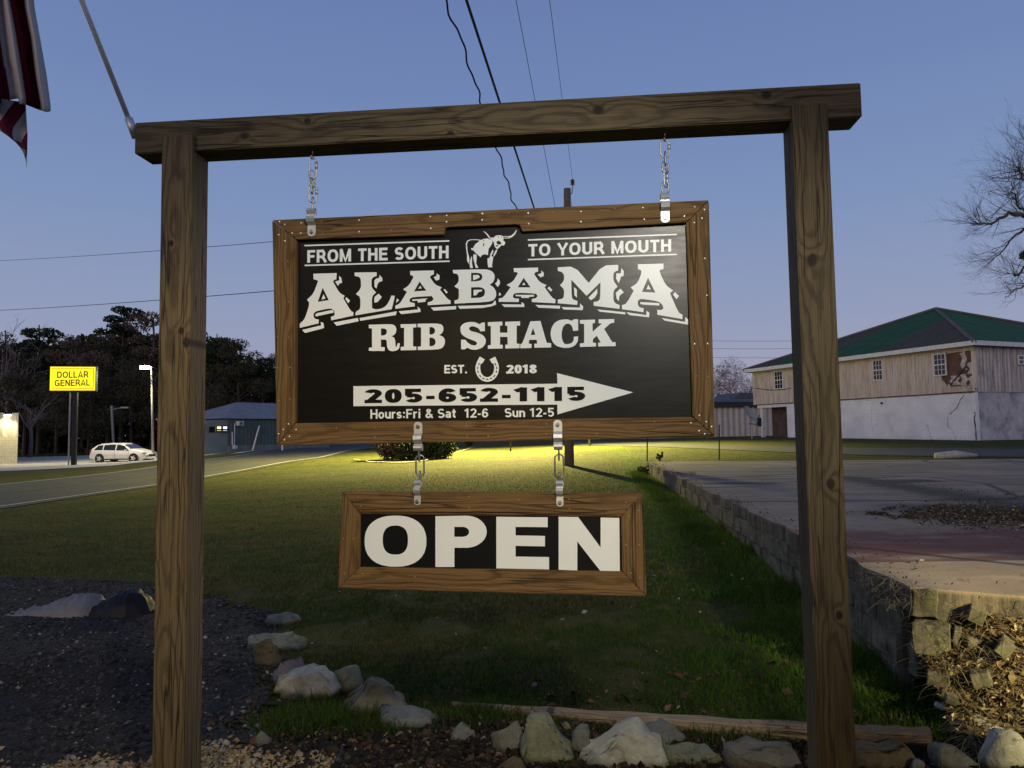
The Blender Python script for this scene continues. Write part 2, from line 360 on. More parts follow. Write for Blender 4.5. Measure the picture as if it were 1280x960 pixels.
def words(name, s, quad, y, mat, parent, t=.2, gap=.10):
    adv = lambda ch: glyph(ch, t)[0] + gap
    tot = sum(adv(c) for c in s) - gap; TL, TR, BR, BL = [np.array(p) for p in quad]; x = 0; i = 0
    while i < len(s):
        if s[i] == ' ': x += adv(' '); i += 1; continue
        j = i; x0 = x
        while j < len(s) and s[j] != ' ': x += adv(s[j]); j += 1
        a, b = x0 / tot, (x - gap) / tot
        obj(name, text_mesh(s[i:j], [tuple(TL + (TR - TL) * a), tuple(TL + (TR - TL) * b), tuple(BL + (BR - BL) * b), tuple(BL + (BR - BL) * a)], y, t, gap), mat, parent); i = j
def shape_mesh(name, polys, y, mat, parent, smooth_pts=False):
    """flat filled outlines with holes (a 2D curve fill turned into a mesh) in the local xz plane"""
    cu = bpy.data.curves.new(name, 'CURVE'); cu.dimensions = '2D'; cu.fill_mode = 'FRONT' if hasattr(cu, 'fill_mode') else 'FULL'
    for P in polys:
        s_ = cu.splines.new('POLY'); s_.points.add(len(P) - 1)
        for i, (x, z) in enumerate(P): s_.points[i].co = (x, z, 0, 1)
        s_.use_cyclic_u = True
    o = bpy.data.objects.new(name, cu); col.objects.link(o)
    dg = bpy.context.evaluated_depsgraph_get(); me = bpy.data.meshes.new_from_object(o.evaluated_get(dg))
    bpy.data.objects.remove(o); bpy.data.curves.remove(cu)
    for v in me.vertices: v.co = (v.co.x, y, v.co.y)
    me.name = name; me.materials.clear(); me.materials.append(mat)
    p = bpy.data.objects.new(name, me); col.objects.link(p); p.parent = parent; return p
def rnd_poly(P, k=1):
    """one corner-cutting pass on traced outlines with short edges, keeps big corners crisp"""
    for _ in range(k):
        Q = []; n = len(P)
        for i in range(n):
            a, b, c = np.array(P[i - 1]), np.array(P[i]), np.array(P[(i + 1) % n])
            d0, d1 = b - a, c - b; ang = abs(math.atan2(d0[0] * d1[1] - d0[1] * d1[0], d0 @ d1))
            if ang < 1.0: Q += [tuple(b - d0 * .22), tuple(b + d1 * .22)]
            else: Q.append(tuple(b))
        P = Q
    return P

# ================================================================== GROUND
def axis_pts(segs):
    P = []
    for a, b, s_ in segs: P += list(np.arange(a, b, s_))
    return np.array(P + [segs[-1][1]])
gx = axis_pts([(-700, -100, 60), (-100, -40, 6), (-40, -8, .8), (-8, 8, .16), (8, 40, .8), (40, 100, 6), (100, 700, 60)])
gy = axis_pts([(-60, -4, 4), (-4, 1.5, .5), (1.5, 14, .12), (14, 30, .4), (30, 80, 1.0), (80, 160, 5), (160, 1400, 80)])
def sheet(name, xs, ys, dz, mat, jit=0):
    Xg, Yg = np.meshgrid(xs, ys); Z = T(Xg, Yg) + dz
    if jit:
        near = np.exp(-((Yg - 5) / 9) ** 2) * (abs(Xg) < 8); Z = Z + near * jit * (np.sin(Xg * 7.3 + Yg * 3.1) * np.sin(Yg * 6.1 - Xg * 2.2) + .6 * np.sin(Xg * 17 + 4 * np.sin(Yg * 13)))
    V = np.c_[Xg.ravel(), Yg.ravel(), Z.ravel()]; nx, ny = len(xs), len(ys); i = np.arange(nx * ny).reshape(ny, nx)
    Fc = np.c_[i[:-1, :-1].ravel(), i[:-1, 1:].ravel(), i[1:, 1:].ravel(), i[1:, :-1].ravel()]
    return big_mesh(name, V, Fc, mat, True)
q = N('lawn_ground'); ob = q.tc.outputs['Object']
n1 = q.noise(ob, .45, 5, .6); n2 = q.noise(ob, 3.0, 6, .65); n3 = q.noise(ob, 26, 5, .7); n4 = q.noise(q.mapping(ob, (1, 1, 1), (9, 4, 0)), 1.3, 6, .7)
c = q.mix(q.step(n1, .38, .62), (.035, .050, .009), (.075, .075, .017))
c = q.mix(q.step(n2, .42, .66), c, (.085, .078, .028))
c = q.mix(q.math('MULTIPLY', q.step(n4, .54, .66), .85), c, (.030, .024, .015))
c = q.mix(q.math('MULTIPLY', q.step(n3, .35, .75), .6), c, q.mix(.5, c, (.012, .016, .005)))
q.bump(q.math('ADD', q.math('MULTIPLY', n3, .8), n2), .9, .05)
M['lawn'] = q.done(c, .95, 0, .1)
ground = obj('ground', sheet('ground', gx, gy, 0, M['lawn'], .006), None, kind='structure')

def strip(name, left, right, dz, mat, n=3, m=None, **kw):
    """a sheet between two polylines of ground points, draped on the terrain"""
    def dens(P, k=40):
        P = np.array([p[:2] for p in P]); d = np.r_[0, np.cumsum(np.linalg.norm(np.diff(P, axis=0), axis=1))]; t = np.linspace(0, d[-1], k)
        return np.c_[np.interp(t, d, P[:, 0]), np.interp(t, d, P[:, 1])]
    k = m or 60; A_, B_ = dens(left, k), dens(right, k)
    u = np.linspace(0, 1, n + 1)[None, :, None]; Pq = A_[:, None] * (1 - u) + B_[:, None] * u
    Z = T(Pq[..., 0], Pq[..., 1]) + dz; V = np.concatenate([Pq, Z[..., None]], -1).reshape(-1, 3)
    i = np.arange(k * (n + 1)).reshape(k, n + 1); Fc = np.c_[i[:-1, :-1].ravel(), i[:-1, 1:].ravel(), i[1:, 1:].ravel(), i[1:, :-1].ravel()]
    return obj(name, big_mesh(name, V, Fc, mat, True), None, kind='structure', **kw)
q = N('asphalt'); n1 = q.noise(ob_ := q.tc.outputs['Object'], .5, 5, .6); n2 = q.noise(ob_, 60, 3, .7); n3 = q.noise(q.mapping(ob_, (1, .05, 1)), 2.2, 4)
c = q.mix(q.step(n1, .3, .7), (.026, .028, .034), (.042, .044, .050)); c = q.mix(q.math('MULTIPLY', q.step(n3, .45, .6), .35), c, (.065, .063, .062)); c = q.mix(q.math('MULTIPLY', n2, .4), c, (.03, .03, .03))
q.bump(n2, .3, .01); M['asphalt'] = q.done(c, .85, 0, .3)
M['paint'] = plain('road_paint', (.34, .34, .32), .7, 0, .3, 6, .1)
M['concrete'] = plain('concrete', (.34, .33, .30), .85, 0, .2, 5, .3)
M['curb'] = plain('curb_concrete', (.36, .34, .30), .85, 0, .25, 5, .3)
M['lot'] = plain('lot_concrete', (.42, .40, .35), .8, 0, .15, 1.2, .2)
ys = [-30, -10, 0, 10, 20, 30, 40, 50, 60, 70, 80, 95, 115, 140]
bend = lambda y: 0 if y < 60 else -.0022 * (y - 60) ** 2
strip('road', [(-19.6 + bend(y), y) for y in ys], [(-12.2 + bend(y), y) for y in ys], .02, M['asphalt'], 4, 160)
strip('road_edge_line', [(-12.75 + bend(y), y) for y in ys], [(-12.62 + bend(y), y) for y in ys], .03, M['paint'], 1, 160)
strip('road_edge_line', [(-19.2 + bend(y), y) for y in ys], [(-19.08 + bend(y), y) for y in ys], .03, M['paint'], 1, 160)
strip('road_centre_line', [(-16.05 + bend(y), y) for y in ys], [(-15.95 + bend(y), y) for y in ys], .03, plain('yellow_paint', (.10, .09, .06), .7, 0, .3, 6, .1), 1, 160)
strip('parking_lot', [(-75, 38), (-75, 76)], [(-23.5, 45), (-23.5, 76)], .02, M['lot'], 30, 30)
strip('sidewalk', [(-21.2, 57), (-21.6, 64), (-22.2, 74)], [(-20.3, 57), (-20.6, 64), (-21.2, 74)], .03, M['concrete'], 1, 20)
# side road behind the slab
sr = [[G(1600, 573), G(1280, 572), G(1100, 570), G(1000, 566.5), G(920, 563), G(840, 559.5), G(760, 557.5), G(705, 556)],
      [G(1600, 562), G(1280, 561.5), G(1100, 560.5), G(1000, 558.5), G(920, 556.5), G(840, 554), G(760, 552.3), G(705, 551.5)]]
strip('side_road', sr[0], sr[1], .02, M['asphalt'], 4, 90)
# concrete edging of the planting bed and the path running back from it
e1 = [G(442, 575), G(462, 578.5), G(500, 579.5), G(530, 577.5), G(560, 569), G(590, 560), G(603, 557)]
strip('bed_edging', e1, [p + np.array([0, .32, 0]) + np.array([-.05, 0, 0]) for p in e1], .06, M['curb'], 1, 60)

# ---------------- concrete slab with its block wall
SZ = .75
k0 = atZ(1138, 733.7, SZ); k1 = atZ(808, 577, SZ); k2 = atZ(1279, 745, SZ); k3 = atZ(1240, 574, SZ)
dirF = (k2 - k0); dirF /= np.linalg.norm(dirF); dirL = (k1 - k0); LW = np.linalg.norm(dirL); dirL /= LW; dirB = k3 - k1; dirB /= np.linalg.norm(dirB)
kr = k0 + dirF * 9; kb = k1 + dirB * 22
q = N('slab_concrete'); o_ = q.tc.outputs['Object']
n1 = q.noise(o_, .55, 6, .62); n2 = q.noise(o_, 5, 7, .7); n3 = q.noise(q.mapping(o_, (.35, 1.6, 1), (3, 1, 0)), 1.0, 6, .68, .4); n5 = q.noise(o_, 70, 3, .7)
c = q.mix(q.step(n1, .35, .65), (.185, .140, .102), (.275, .220, .165)); c = q.mix(q.math('MULTIPLY', q.step(n2, .5, .72), .55), c, (.13, .11, .095))
c = q.mix(q.math('MULTIPLY', q.step(n3, .50, .66), .8), c, (.060, .048, .042)); c = q.mix(q.math('MULTIPLY', q.step(q.noise(q.mapping(o_, (.5, 2.4, 1), (7, 2, 0)), 2.0, 7, .75), .5, .68), .5), c, (.34, .29, .23))
# worn patches of dark red paint
n6 = q.noise(q.mapping(o_, (.5, 1.2, 1), (0, 8, 0)), 1.4, 6, .7)
sx = q.n('SeparateXYZ'); q.put(sx.inputs[0], o_)
_a = atZ(1040, 594, .75); _b = atZ(1262, 630, .75); _d = (_b - _a)[:2]; _l = np.linalg.norm(_d); _d = _d / _l
_nx = q.math('ADD', sx.outputs[0], q.math('MULTIPLY', n2, .8)); _ny = q.math('ADD', sx.outputs[1], q.math('MULTIPLY', n3, 1.2))
_al = q.math('ADD', q.math('MULTIPLY', q.math('SUBTRACT', _nx, float(_a[0]) + .4), float(_d[0])), q.math('MULTIPLY', q.math('SUBTRACT', _ny, float(_a[1]) + .6), float(_d[1])))
_ac = q.math('ABSOLUTE', q.math('ADD', q.math('MULTIPLY', q.math('SUBTRACT', _nx, float(_a[0]) + .4), -float(_d[1])), q.math('MULTIPLY', q.math('SUBTRACT', _ny, float(_a[1]) + .6), float(_d[0]))))
_m = q.math('MULTIPLY', q.math('SUBTRACT', 1.0, q.step(_ac, .10, .62)), q.math('MULTIPLY', q.step(_al, -.4, .8), q.math('SUBTRACT', 1.0, q.step(_al, _l, _l + 1.5))))
_m2 = q.math('MULTIPLY', q.math('MULTIPLY', q.step(_ny, 7.7, 8.3), q.math('SUBTRACT', 1.0, q.step(_ny, 8.8, 9.6))), q.step(_nx, 3.9, 5.0))
_m3 = q.math('MULTIPLY', q.math('MULTIPLY', q.step(_ny, 12.6, 12.9), q.math('SUBTRACT', 1.0, q.step(_ny, 13.2, 13.6))), q.step(q.noise(q.mapping(o_, (.5, .2, 1)), 1.2, 3), .45, .55))
_j = None
for _yy in (4.95, 9.3, 13.7):
    _jj = q.math('SUBTRACT', 1.0, q.step(q.math('ABSOLUTE', q.math('SUBTRACT', q.math('ADD', sx.outputs[1], q.math('MULTIPLY', n2, .04)), _yy + .02)), .008, .022)); _j = _jj if _j is None else q.math('MAXIMUM', _j, _jj)
c = q.mix(q.math('MULTIPLY', q.math('MAXIMUM', q.math('MAXIMUM', q.math('MAXIMUM', _m, _m2), _m3), _j), .86), c, (.028, .024, .021))
band = q.math('MULTIPLY', q.step(sx.outputs[1], 4.9, 5.0), q.math('SUBTRACT', 1.0, q.step(sx.outputs[1], 6.2, 6.9)))
c = q.mix(q.math('MULTIPLY', q.math('MULTIPLY', q.step(n6, .34, .52), band), .9), c, (.115, .040, .034))
vo = q.n('TexVoronoi', feature='DISTANCE_TO_EDGE', i_Scale=.28); q.put(vo.inputs['Vector'], q.n('VectorMath', operation='ADD', i_0=o_, i_1=q.n('TexNoise', i_Scale=1.2, i_Detail=4.0).outputs['Color']).outputs[0])
ck = q.math('SUBTRACT', 1.0, q.step(vo.outputs['Distance'], .0, .022)); c = q.mix(q.math('MULTIPLY', ck, .85), c, (.02, .017, .014))
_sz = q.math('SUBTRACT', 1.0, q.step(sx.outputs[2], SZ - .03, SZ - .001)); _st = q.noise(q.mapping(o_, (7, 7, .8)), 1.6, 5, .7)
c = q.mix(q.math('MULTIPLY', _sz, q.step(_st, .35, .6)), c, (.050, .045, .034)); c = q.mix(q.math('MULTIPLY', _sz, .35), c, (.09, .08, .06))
q.bump(q.math('SUBTRACT', q.math('ADD', n2, q.math('MULTIPLY', n5, .3)), q.math('MULTIPLY', ck, .6)), .5, .02)
M['slab'] = q.done(c, .85, 0, .3)
mb = MB(); n_ = 60
edge = [k0 + dirL * (LW * i / n_) + np.array([dirL[1], -dirL[0], 0]) * (.022 * math.sin(i * 2.3) + .016 * math.sin(i * 5.1)) for i in range(n_ + 1)]
top = [tuple(p) for p in [k0] + edge[1:] + [kb, kr]]
low = [(p[0], p[1], SZ - .14) for p in top]
nn = len(top); mb.add(top + low, [tuple(range(nn - 1, -1, -1))] + [(i, (i + 1) % nn, nn + (i + 1) % nn, nn + i) for i in range(nn)])
slab = obj('slab', mb, M['slab'], kind='structure')
q = N('block_concrete'); o_ = q.tc.outputs['Object']; rv = q.n('ObjectInfo').outputs['Random']
n1 = q.noise(q.n('VectorMath', operation='ADD', i_0=o_, i_1=q.math('MULTIPLY', rv, 50)).outputs[0], 6, 7, .7); n2 = q.noise(o_, 50, 4, .7)
c = q.ramp(n1, [(.32, (.045, .040, .030)), (.5, (.14, .125, .09)), (.72, (.24, .22, .16))]); c = q.mix(q.math('MULTIPLY', rv, .35), c, (.10, .095, .07)); c = q.mix(q.math('MULTIPLY', q.step(q.noise(q.mapping(o_, (9, 9, 1.2)), 2.5, 4), .5, .65), .65), c, (.04, .036, .026)); c = q.mix(q.math('MULTIPLY', q.step(q.noise(o_, 3.1, 4), .55, .7), .5), c, (.05, .065, .02))
q.bump(q.math('ADD', n1, q.math('MULTIPLY', n2, .4)), .8, .012); M['block'] = q.done(c, .9, 0, .2)
wall = empty('retaining_wall', 'low wall of old concrete blocks along the left edge of the raised slab', 'wall', tuple(k0), math.atan2(dirL[1], dirL[0]))
def block_mesh(L, D, H, seed, name='block'):
    b = bmesh.new(); bmesh.ops.create_cube(b, size=1)
    for v in b.verts: v.co = Vector((v.co.x * L, v.co.y * D, v.co.z * H))
    bmesh.ops.bevel(b, geom=b.edges[:], offset=.005, segments=1, affect='EDGES')
    bmesh.ops.subdivide_edges(b, edges=[e_ for e_ in b.edges if e_.calc_length() > .08], cuts=2, use_grid_fill=True)
    for v in b.verts: v.co += mnoise.noise_vector(v.co * 8 + Vector((seed * 7.1, 0, 0))) * .013 + mnoise.noise_vector(v.co * 21 + Vector((seed * 3.1, 0, 0))) * .008
    m = bpy.data.meshes.new(name); b.to_mesh(m); b.free(); m.materials.append(M['block']); return m
bms = [block_mesh(.402, .2, .170, i) for i in range(10)]
rb = random.Random(3); BH = .172
for course in range(3):
    x = .0 + (.0 if course % 2 else .12) + .2
    while x < LW - .1:
        zc = SZ - .142 - BH * (course + .5); gz = t1(*(k0 + dirL * x)[:2])
        if zc + BH / 2 > gz - .02:
            o = bpy.data.objects.new('block', rb.choice(bms)); col.objects.link(o); o.parent = wall
            o.location = (x, -.098 + rb.uniform(-.008, .010) - .012 * course, zc - SZ); o.rotation_euler = (rb.uniform(-.03, .03), rb.uniform(-.008, .008), rb.uniform(-.02, .02))
        x += .405
# broken end of the wall towards the viewer: blocks placed in the slab's front plane
ff = upright(k0, math.atan2(dirF[1], dirF[0]))
def end_block(px, name='block', depth=.2, dy=.0, tilt=0, seed=1):
    P = [ff.loc(*p, off=dy) for p in px]; x0, x1 = min(p[0] for p in P), max(p[0] for p in P); z0, z1 = min(p[1] for p in P), max(p[1] for p in P)
    m = block_mesh(x1 - x0, depth, z1 - z0, seed); o = bpy.data.objects.new(name, m); col.objects.link(o); o.parent = wall
    W = ff.matrix() @ Matrix.Translation(((x0 + x1) / 2, dy + depth / 2, (z0 + z1) / 2)) @ Matrix.Rotation(tilt, 4, 'Y')
    o.matrix_parent_inverse = Matrix.Identity(4); o.matrix_local = (Matrix.Translation(k0) @ Matrix.Rotation(math.atan2(dirL[1], dirL[0]), 4, 'Z')).inverted() @ W
    return o
end_block([(1138, 737), (1172, 773)], seed=11, dy=-.02, depth=.3)
end_block([(1172, 754), (1196, 782)], seed=12, dy=.0, tilt=.5, depth=.14)
end_block([(1141, 780), (1189, 822)], seed=13, dy=-.10, depth=.35)
end_block([(1191, 786), (1202, 820)], seed=14, dy=-.09, tilt=.08)
end_block([(1205, 798), (1236, 838)], seed=15, dy=-.12, tilt=.15)
end_block([(1158, 842), (1206, 866)], seed=16, dy=-.22, depth=.3, tilt=.05)
end_block([(1210, 760), (1232, 782)], seed=21, dy=-.08, tilt=.4, depth=.16)
end_block([(1212, 842), (1240, 862)], seed=22, dy=-.30, tilt=-.3, depth=.16)
end_block([(1178, 872), (1196, 884)], seed=23, dy=-.42, tilt=.3, depth=.10)
end_block([(1246, 800), (1266, 824)], seed=24, dy=-.22, tilt=.7, depth=.14)
end_block([(1120, 790), (1146, 860)], seed=17, dy=.10, depth=.3, tilt=-.02)

# ---------------- gravel, pea gravel and soil in the foreground
gravel_px = [(-500, 700), (-150, 718), (60, 724), (190, 729), (270, 748), (345, 768), (352, 800), (345, 850), (330, 880), (322, 905), (350, 935), (470, 940), (480, 990), (400, 1200), (-900, 1200)]
gravel_poly = np.array([G(*p)[:2] for p in gravel_px])
soil_poly = np.array([G(*p)[:2] for p in [(330, 925), (480, 905), (560, 900), (700, 905), (860, 920), (1000, 930), (1160, 945), (1280, 945), (1400, 1150), (600, 1300), (380, 1150)]])
def inside(P, X, Y):
    r = np.zeros(X.shape, bool); n = len(P)
    for i in range(n):
        x1, y1 = P[i]; x2, y2 = P[(i + 1) % n]
        c_ = ((y1 > Y) != (y2 > Y)) & (X < (x2 - x1) * (Y - y1) / (y2 - y1 + 1e-12) + x1); r ^= c_
    return r
slab_poly = np.array([k0[:2], k1[:2], kb[:2], kr[:2]])
def region(name, poly, mat, step_, dz, bumpy):
    x0, y0 = poly.min(0); x1, y1 = poly.max(0); x0 = max(x0, -9); x1 = min(x1, 6); y0 = max(y0, .5)
    xs, ys_ = np.arange(x0, x1, step_), np.arange(y0, y1 + step_, step_); Xg, Yg = np.meshgrid(xs, ys_)
    jx = Xg + .12 * np.sin(Yg * 9) + .06 * np.sin(Yg * 31); ins = inside(poly, jx, Yg + .08 * np.sin(Xg * 11) + .05 * np.sin(Xg * 37))
    Z = T(Xg, Yg) + dz + bumpy * (np.sin(Xg * 23 + 3 * np.sin(Yg * 11)) * np.sin(Yg * 29 + 2 * np.sin(Xg * 17)) + .5)
    i = np.arange(Xg.size).reshape(Xg.shape); keep = ins[:-1, :-1] & ins[1:, 1:] & ins[:-1, 1:] & ins[1:, :-1]
    Fc = np.c_[i[:-1, :-1][keep], i[:-1, 1:][keep], i[1:, 1:][keep], i[1:, :-1][keep]]
    used, inv = np.unique(Fc, return_inverse=True); V = np.c_[Xg.ravel(), Yg.ravel(), Z.ravel()][used]
    return obj(name, big_mesh(name, V, inv.reshape(Fc.shape), mat, True), None, kind='structure')
q = N('dark_gravel_bed'); o_ = q.tc.outputs['Object']; n1 = q.noise(o_, 40, 5, .8); n2 = q.noise(o_, 1.5, 4)
c = q.ramp(n1, [(.3, (.010, .009, .009)), (.6, (.035, .033, .033)), (.85, (.10, .095, .09))]); c = q.mix(q.math('MULTIPLY', n2, .4), c, (.02, .016, .012)); q.bump(n1, 1, .02)
M['gravel'] = q.done(c, .9, 0, .3)
q = N('soil'); o_ = q.tc.outputs['Object']; n1 = q.noise(o_, 30, 6, .8); c = q.ramp(n1, [(.3, (.012, .009, .006)), (.6, (.030, .022, .013)), (.85, (.07, .05, .03))]); q.bump(n1, 1, .03)
M['soil'] = q.done(c, .95, 0, .2)
region('gravel_bed', gravel_poly, M['gravel'], .05, .012, .006)
region('soil_bed', soil_poly, M['soil'], .05, .010, .010)

def q_tint(name, rough=.9, spec=.2, trans=0):
    q = N(name); a = q.n('Attribute', attribute_name='tint'); m = q.done(a.outputs['Color'], rough, 0, spec); return m
M['tint'] = q_tint('tinted_bits'); M['grass'] = q_tint('grass_blades', .8, .15)
g_ = M['grass'].node_tree; tl_ = g_.nodes.new('ShaderNodeBsdfTranslucent'); mx_ = g_.nodes.new('ShaderNodeMixShader'); mx_.inputs[0].default_value = .5
g_.links.new([n for n in g_.nodes if n.type == 'ATTRIBUTE'][0].outputs['Color'], tl_.inputs[0]); g_.links.new(g_.nodes['Principled BSDF'].outputs[0], mx_.inputs[1]); g_.links.new(tl_.outputs[0], mx_.inputs[2]); g_.links.new(mx_.outputs[0], g_.nodes['Material Output'].inputs[0])
OCT = np.array([(1, 0, 0), (0, 1, 0), (-1, 0, 0), (0, -1, 0), (0, 0, 1), (0, 0, -1)], float)
OF = np.array([(0, 1, 4), (1, 2, 4), (2, 3, 4), (3, 0, 4), (1, 0, 5), (2, 1, 5), (3, 2, 5), (0, 3, 5)])
def scatter_stones(name, label, pts, size, cols):
    n = len(pts); s_ = size[:, None] * np.c_[rng.uniform(.7, 1.3, n), rng.uniform(.7, 1.3, n), rng.uniform(.4, .8, n)]
    a = rng.uniform(0, 6.28, n); V = OCT[None] * (1 + rng.uniform(-.3, .3, (n, 6, 1))) * s_[:, None]
    x = V[..., 0] * np.cos(a)[:, None] - V[..., 1] * np.sin(a)[:, None]; y = V[..., 0] * np.sin(a)[:, None] + V[..., 1] * np.cos(a)[:, None]
    tl = rng.uniform(-.5, .5, n)[:, None]; z = V[..., 2] + x * tl
    V = np.stack([x, y, z], -1) + pts[:, None]; Fc = (OF[None] + 6 * np.arange(n)[:, None, None]).reshape(-1, 3)
    m = big_mesh(name, V.reshape(-1, 3), Fc, M['tint'], True, np.repeat(cols, 6, 0)); o = obj(name, m, None, kind='stuff'); o['label'] = label; o['category'] = 'gravel'; return o
def sample(poly, n, x0, x1, y0, y1, pw=1.0):
    y = y0 + (y1 - y0) * rng.uniform(0, 1, n) ** pw; x = rng.uniform(x0, x1, n); k = inside(poly, x, y); return x[k], y[k]
x, y = sample(gravel_poly, 130000, -9, 0, 2.2, 9.0, 1.4); z = T(x, y) + .014
g = rng.uniform(0, 1, len(x)); cols = np.where(g[:, None] > .97, rng.uniform(.12, .34, (len(x), 1)), rng.uniform(.012, .07, (len(x), 1))) * np.array([[1, .97, .93]])
scatter_stones('dark_gravel', 'dark loose gravel heaped on the ground left of the frame', np.c_[x, y, z], rng.gamma(3, .0027, len(x)) + .004, cols)
x = rng.uniform(-5, 1.2, 60000); y = rng.uniform(2.2, 4.15, 60000)
lim = 3.90 + .10 * np.sin(x * 3.3) + .08 * np.sin(x * 11) - .42 * np.maximum(0, x + 1.25) + rng.normal(0, .06, len(x)); k = y < lim; x, y = x[k], y[k]; z = T(x, y) + .022
pc = np.array([(.36, .27, .12), (.30, .20, .08), (.42, .35, .20), (.22, .15, .08), (.30, .27, .22)])[rng.integers(0, 5, len(x))] * rng.uniform(.6, 1.1, (len(x), 1))
scatter_stones('pea_gravel', 'loose yellow and brown pea gravel along the bottom edge', np.c_[x, y, z], rng.gamma(4, .0022, len(x)) + .004, pc)
x, y = sample(soil_poly, 26000, -1.6, 3, 2.4, 4.4); z = T(x, y) + .02
pc = np.array([(.045, .028, .014), (.022, .016, .010), (.08, .055, .03), (.20, .16, .10), (.014, .011, .009)])[rng.choice(5, len(x), p=[.3, .28, .12, .04, .26])] * rng.uniform(.5, 1.2, (len(x), 1))
scatter_stones('mulch', 'dark crumbs of bark and small stones between the rocks', np.c_[x, y, z], rng.gamma(3, .0035, len(x)) + .004, pc)

# ---------------- grass
def grass(name, label, x, y, h, w_, cols, lean=.5):
    n = len(x); z = T(x, y) - .004; a = rng.uniform(0, 6.28, n); b = rng.uniform(0, 6.28, n); ln = rng.uniform(.1, lean, n) * h
    dx, dy = np.cos(a) * w_, np.sin(a) * w_; lx, ly = np.cos(b) * ln, np.sin(b) * ln
    V = np.empty((n, 5, 3)); V[:, 0] = np.c_[x - dx, y - dy, z]; V[:, 1] = np.c_[x + dx, y + dy, z]
    V[:, 2] = np.c_[x + dx * .7 + lx * .35, y + dy * .7 + ly * .35, z + h * .6]; V[:, 3] = np.c_[x - dx * .7 + lx * .35, y - dy * .7 + ly * .35, z + h * .6]; V[:, 4] = np.c_[x + lx, y + ly, z + h * .95]
    base = 5 * np.arange(n)[:, None]; Fc = np.concatenate([base + np.array([[0, 1, 2]]), base + np.array([[0, 2, 3]]), base + np.array([[3, 2, 4]])])
    m = big_mesh(name, V.reshape(-1, 3), Fc, M['grass'], False, np.repeat(cols, 5, 0)); o = obj(name, m, None, kind='stuff'); o['label'] = label; o['category'] = 'grass'; return o
def vnoise(x, y, s_): return np.array([mnoise.noise(Vector((a * s_, b * s_, .3))) for a, b in zip(x, y)])
def grass_cols(x, y, nz):
    n = len(x); wd = np.abs((x - k0[0]) * dirL[1] - (y - k0[1]) * dirL[0]); lush = np.exp(-(wd / 1.0) ** 2) * (y > 2)
    green = np.array([.040, .085, .010]); olive = np.array([.062, .075, .014]); tan = np.array([.14, .115, .040])
    t = np.clip(.40 + nz * 1.3 - .9 * lush + .35 * np.clip((y - 5) / 8, 0, 1) * (x < 1.2) - .3 * (y < 5.3), 0, 1); r = rng.uniform(0, 1, n)
    c = np.where((r < t * .55)[:, None], tan, np.where((r < t)[:, None], olive, green)); return c * rng.uniform(.6, 1.35, (n, 1)) * (1 + 1.0 * lush[:, None])
def not_blocked(x, y): return ~(inside(gravel_poly, x, y) | inside(slab_poly, x, y) | inside(soil_poly, x, y))
n = 330000; d = 3.2 * (44 / 3.2) ** (rng.uniform(0, 1, n) ** 1.05); an = rng.uniform(-.66, .66, n); x, y = d * np.tan(an) , d
k = not_blocked(x, y) & (x > -12); x, y = x[k], y[k]; nz = vnoise(x, y, 1.1) + .5 * vnoise(x, y, 4.3)
bare = vnoise(x + 30, y, 1.7) + .6 * vnoise(x, y + 11, 5.0); k = (bare < .28 + .2 * (y > 6.5) + .4 * (y > 9)) | (rng.uniform(0, 1, len(x)) < .15); x, y, nz = x[k], y[k], nz[k]
wd = np.abs((x - k0[0]) * dirL[1] - (y - k0[1]) * dirL[0]); lush = np.exp(-(wd / .9) ** 2)
h = (rng.uniform(.012, .045, len(x)) + .05 * lush * rng.uniform(.2, 1, len(x))) * (1 + y / 80) * np.clip(1.25 - y / 34, .35, 1); w_ = .0016 + .00022 * y
grass('lawn_grass', 'short uneven lawn grass, olive and straw coloured, greener by the block wall', x, y, h, w_, grass_cols(x, y, nz), .9)
# longer tufts: round the rocks, along the timbers and under the block wall
tx, ty, th = [], [], []
def tuft(u, v, n, spread, h0):
    p = G(u, v); tx.append(rng.normal(p[0], spread, n)); ty.append(rng.normal(p[1], spread * .6, n)); th.append(rng.uniform(.4, 1, n) * h0)
for u, v, n, s_, h0 in [(400, 900, 900, .16, .11), (440, 905, 900, .15, .12), (370, 915, 600, .12, .10), (480, 915, 400, .08, .08), (600, 898, 700, .14, .12), (640, 892, 400, .12, .09), (700, 905, 260, .08, .08),
        (780, 905, 260, .08, .08), (860, 912, 300, .1, .08), (930, 925, 500, .14, .11), (975, 915, 600, .1, .14), (905, 870, 300, .2, .06), (690, 955, 260, .07, .07), (850, 955, 300, .10, .09), (1090, 830, 900, .18, .13),
        (1120, 870, 900, .18, .12), (1085, 880, 700, .15, .10), (1150, 890, 600, .15, .10), (1110, 790, 500, .1, .13), (1200, 910, 500, .16, .09), (1130, 930, 400, .12, .09), (960, 690, 900, .22, .13), (930, 660, 700, .22, .13), (990, 740, 900, .2, .14), (900, 640, 500, .25, .12), (1190, 935, 300, .1, .09), (1240, 905, 400, .15, .08)]:
    tuft(u, v, n, s_, h0)
for u in range(570, 1000, 14): tuft(u, 888 + (u - 570) * .075 + 14, 26, .05, .07)
for i in range(60):
    s_ = rng.uniform(.3, LW - .5); p = k0 + dirL * s_ - np.array([dirL[1], -dirL[0], 0]) * .32
    tx.append(rng.normal(p[0] - .05, .10, 160)); ty.append(rng.normal(p[1], .22, 160)); th.append(rng.uniform(.05, .15, 160))
x, y, h = map(np.concatenate, (tx, ty, th)); r = rng.uniform(0, 1, len(x))
c = np.where((r < .10)[:, None], np.array([.13, .11, .05]), np.where((r < .4)[:, None], np.array([.075, .105, .018]), np.array([.042, .095, .012]))) * rng.uniform(.6, 1.4, (len(x), 1))
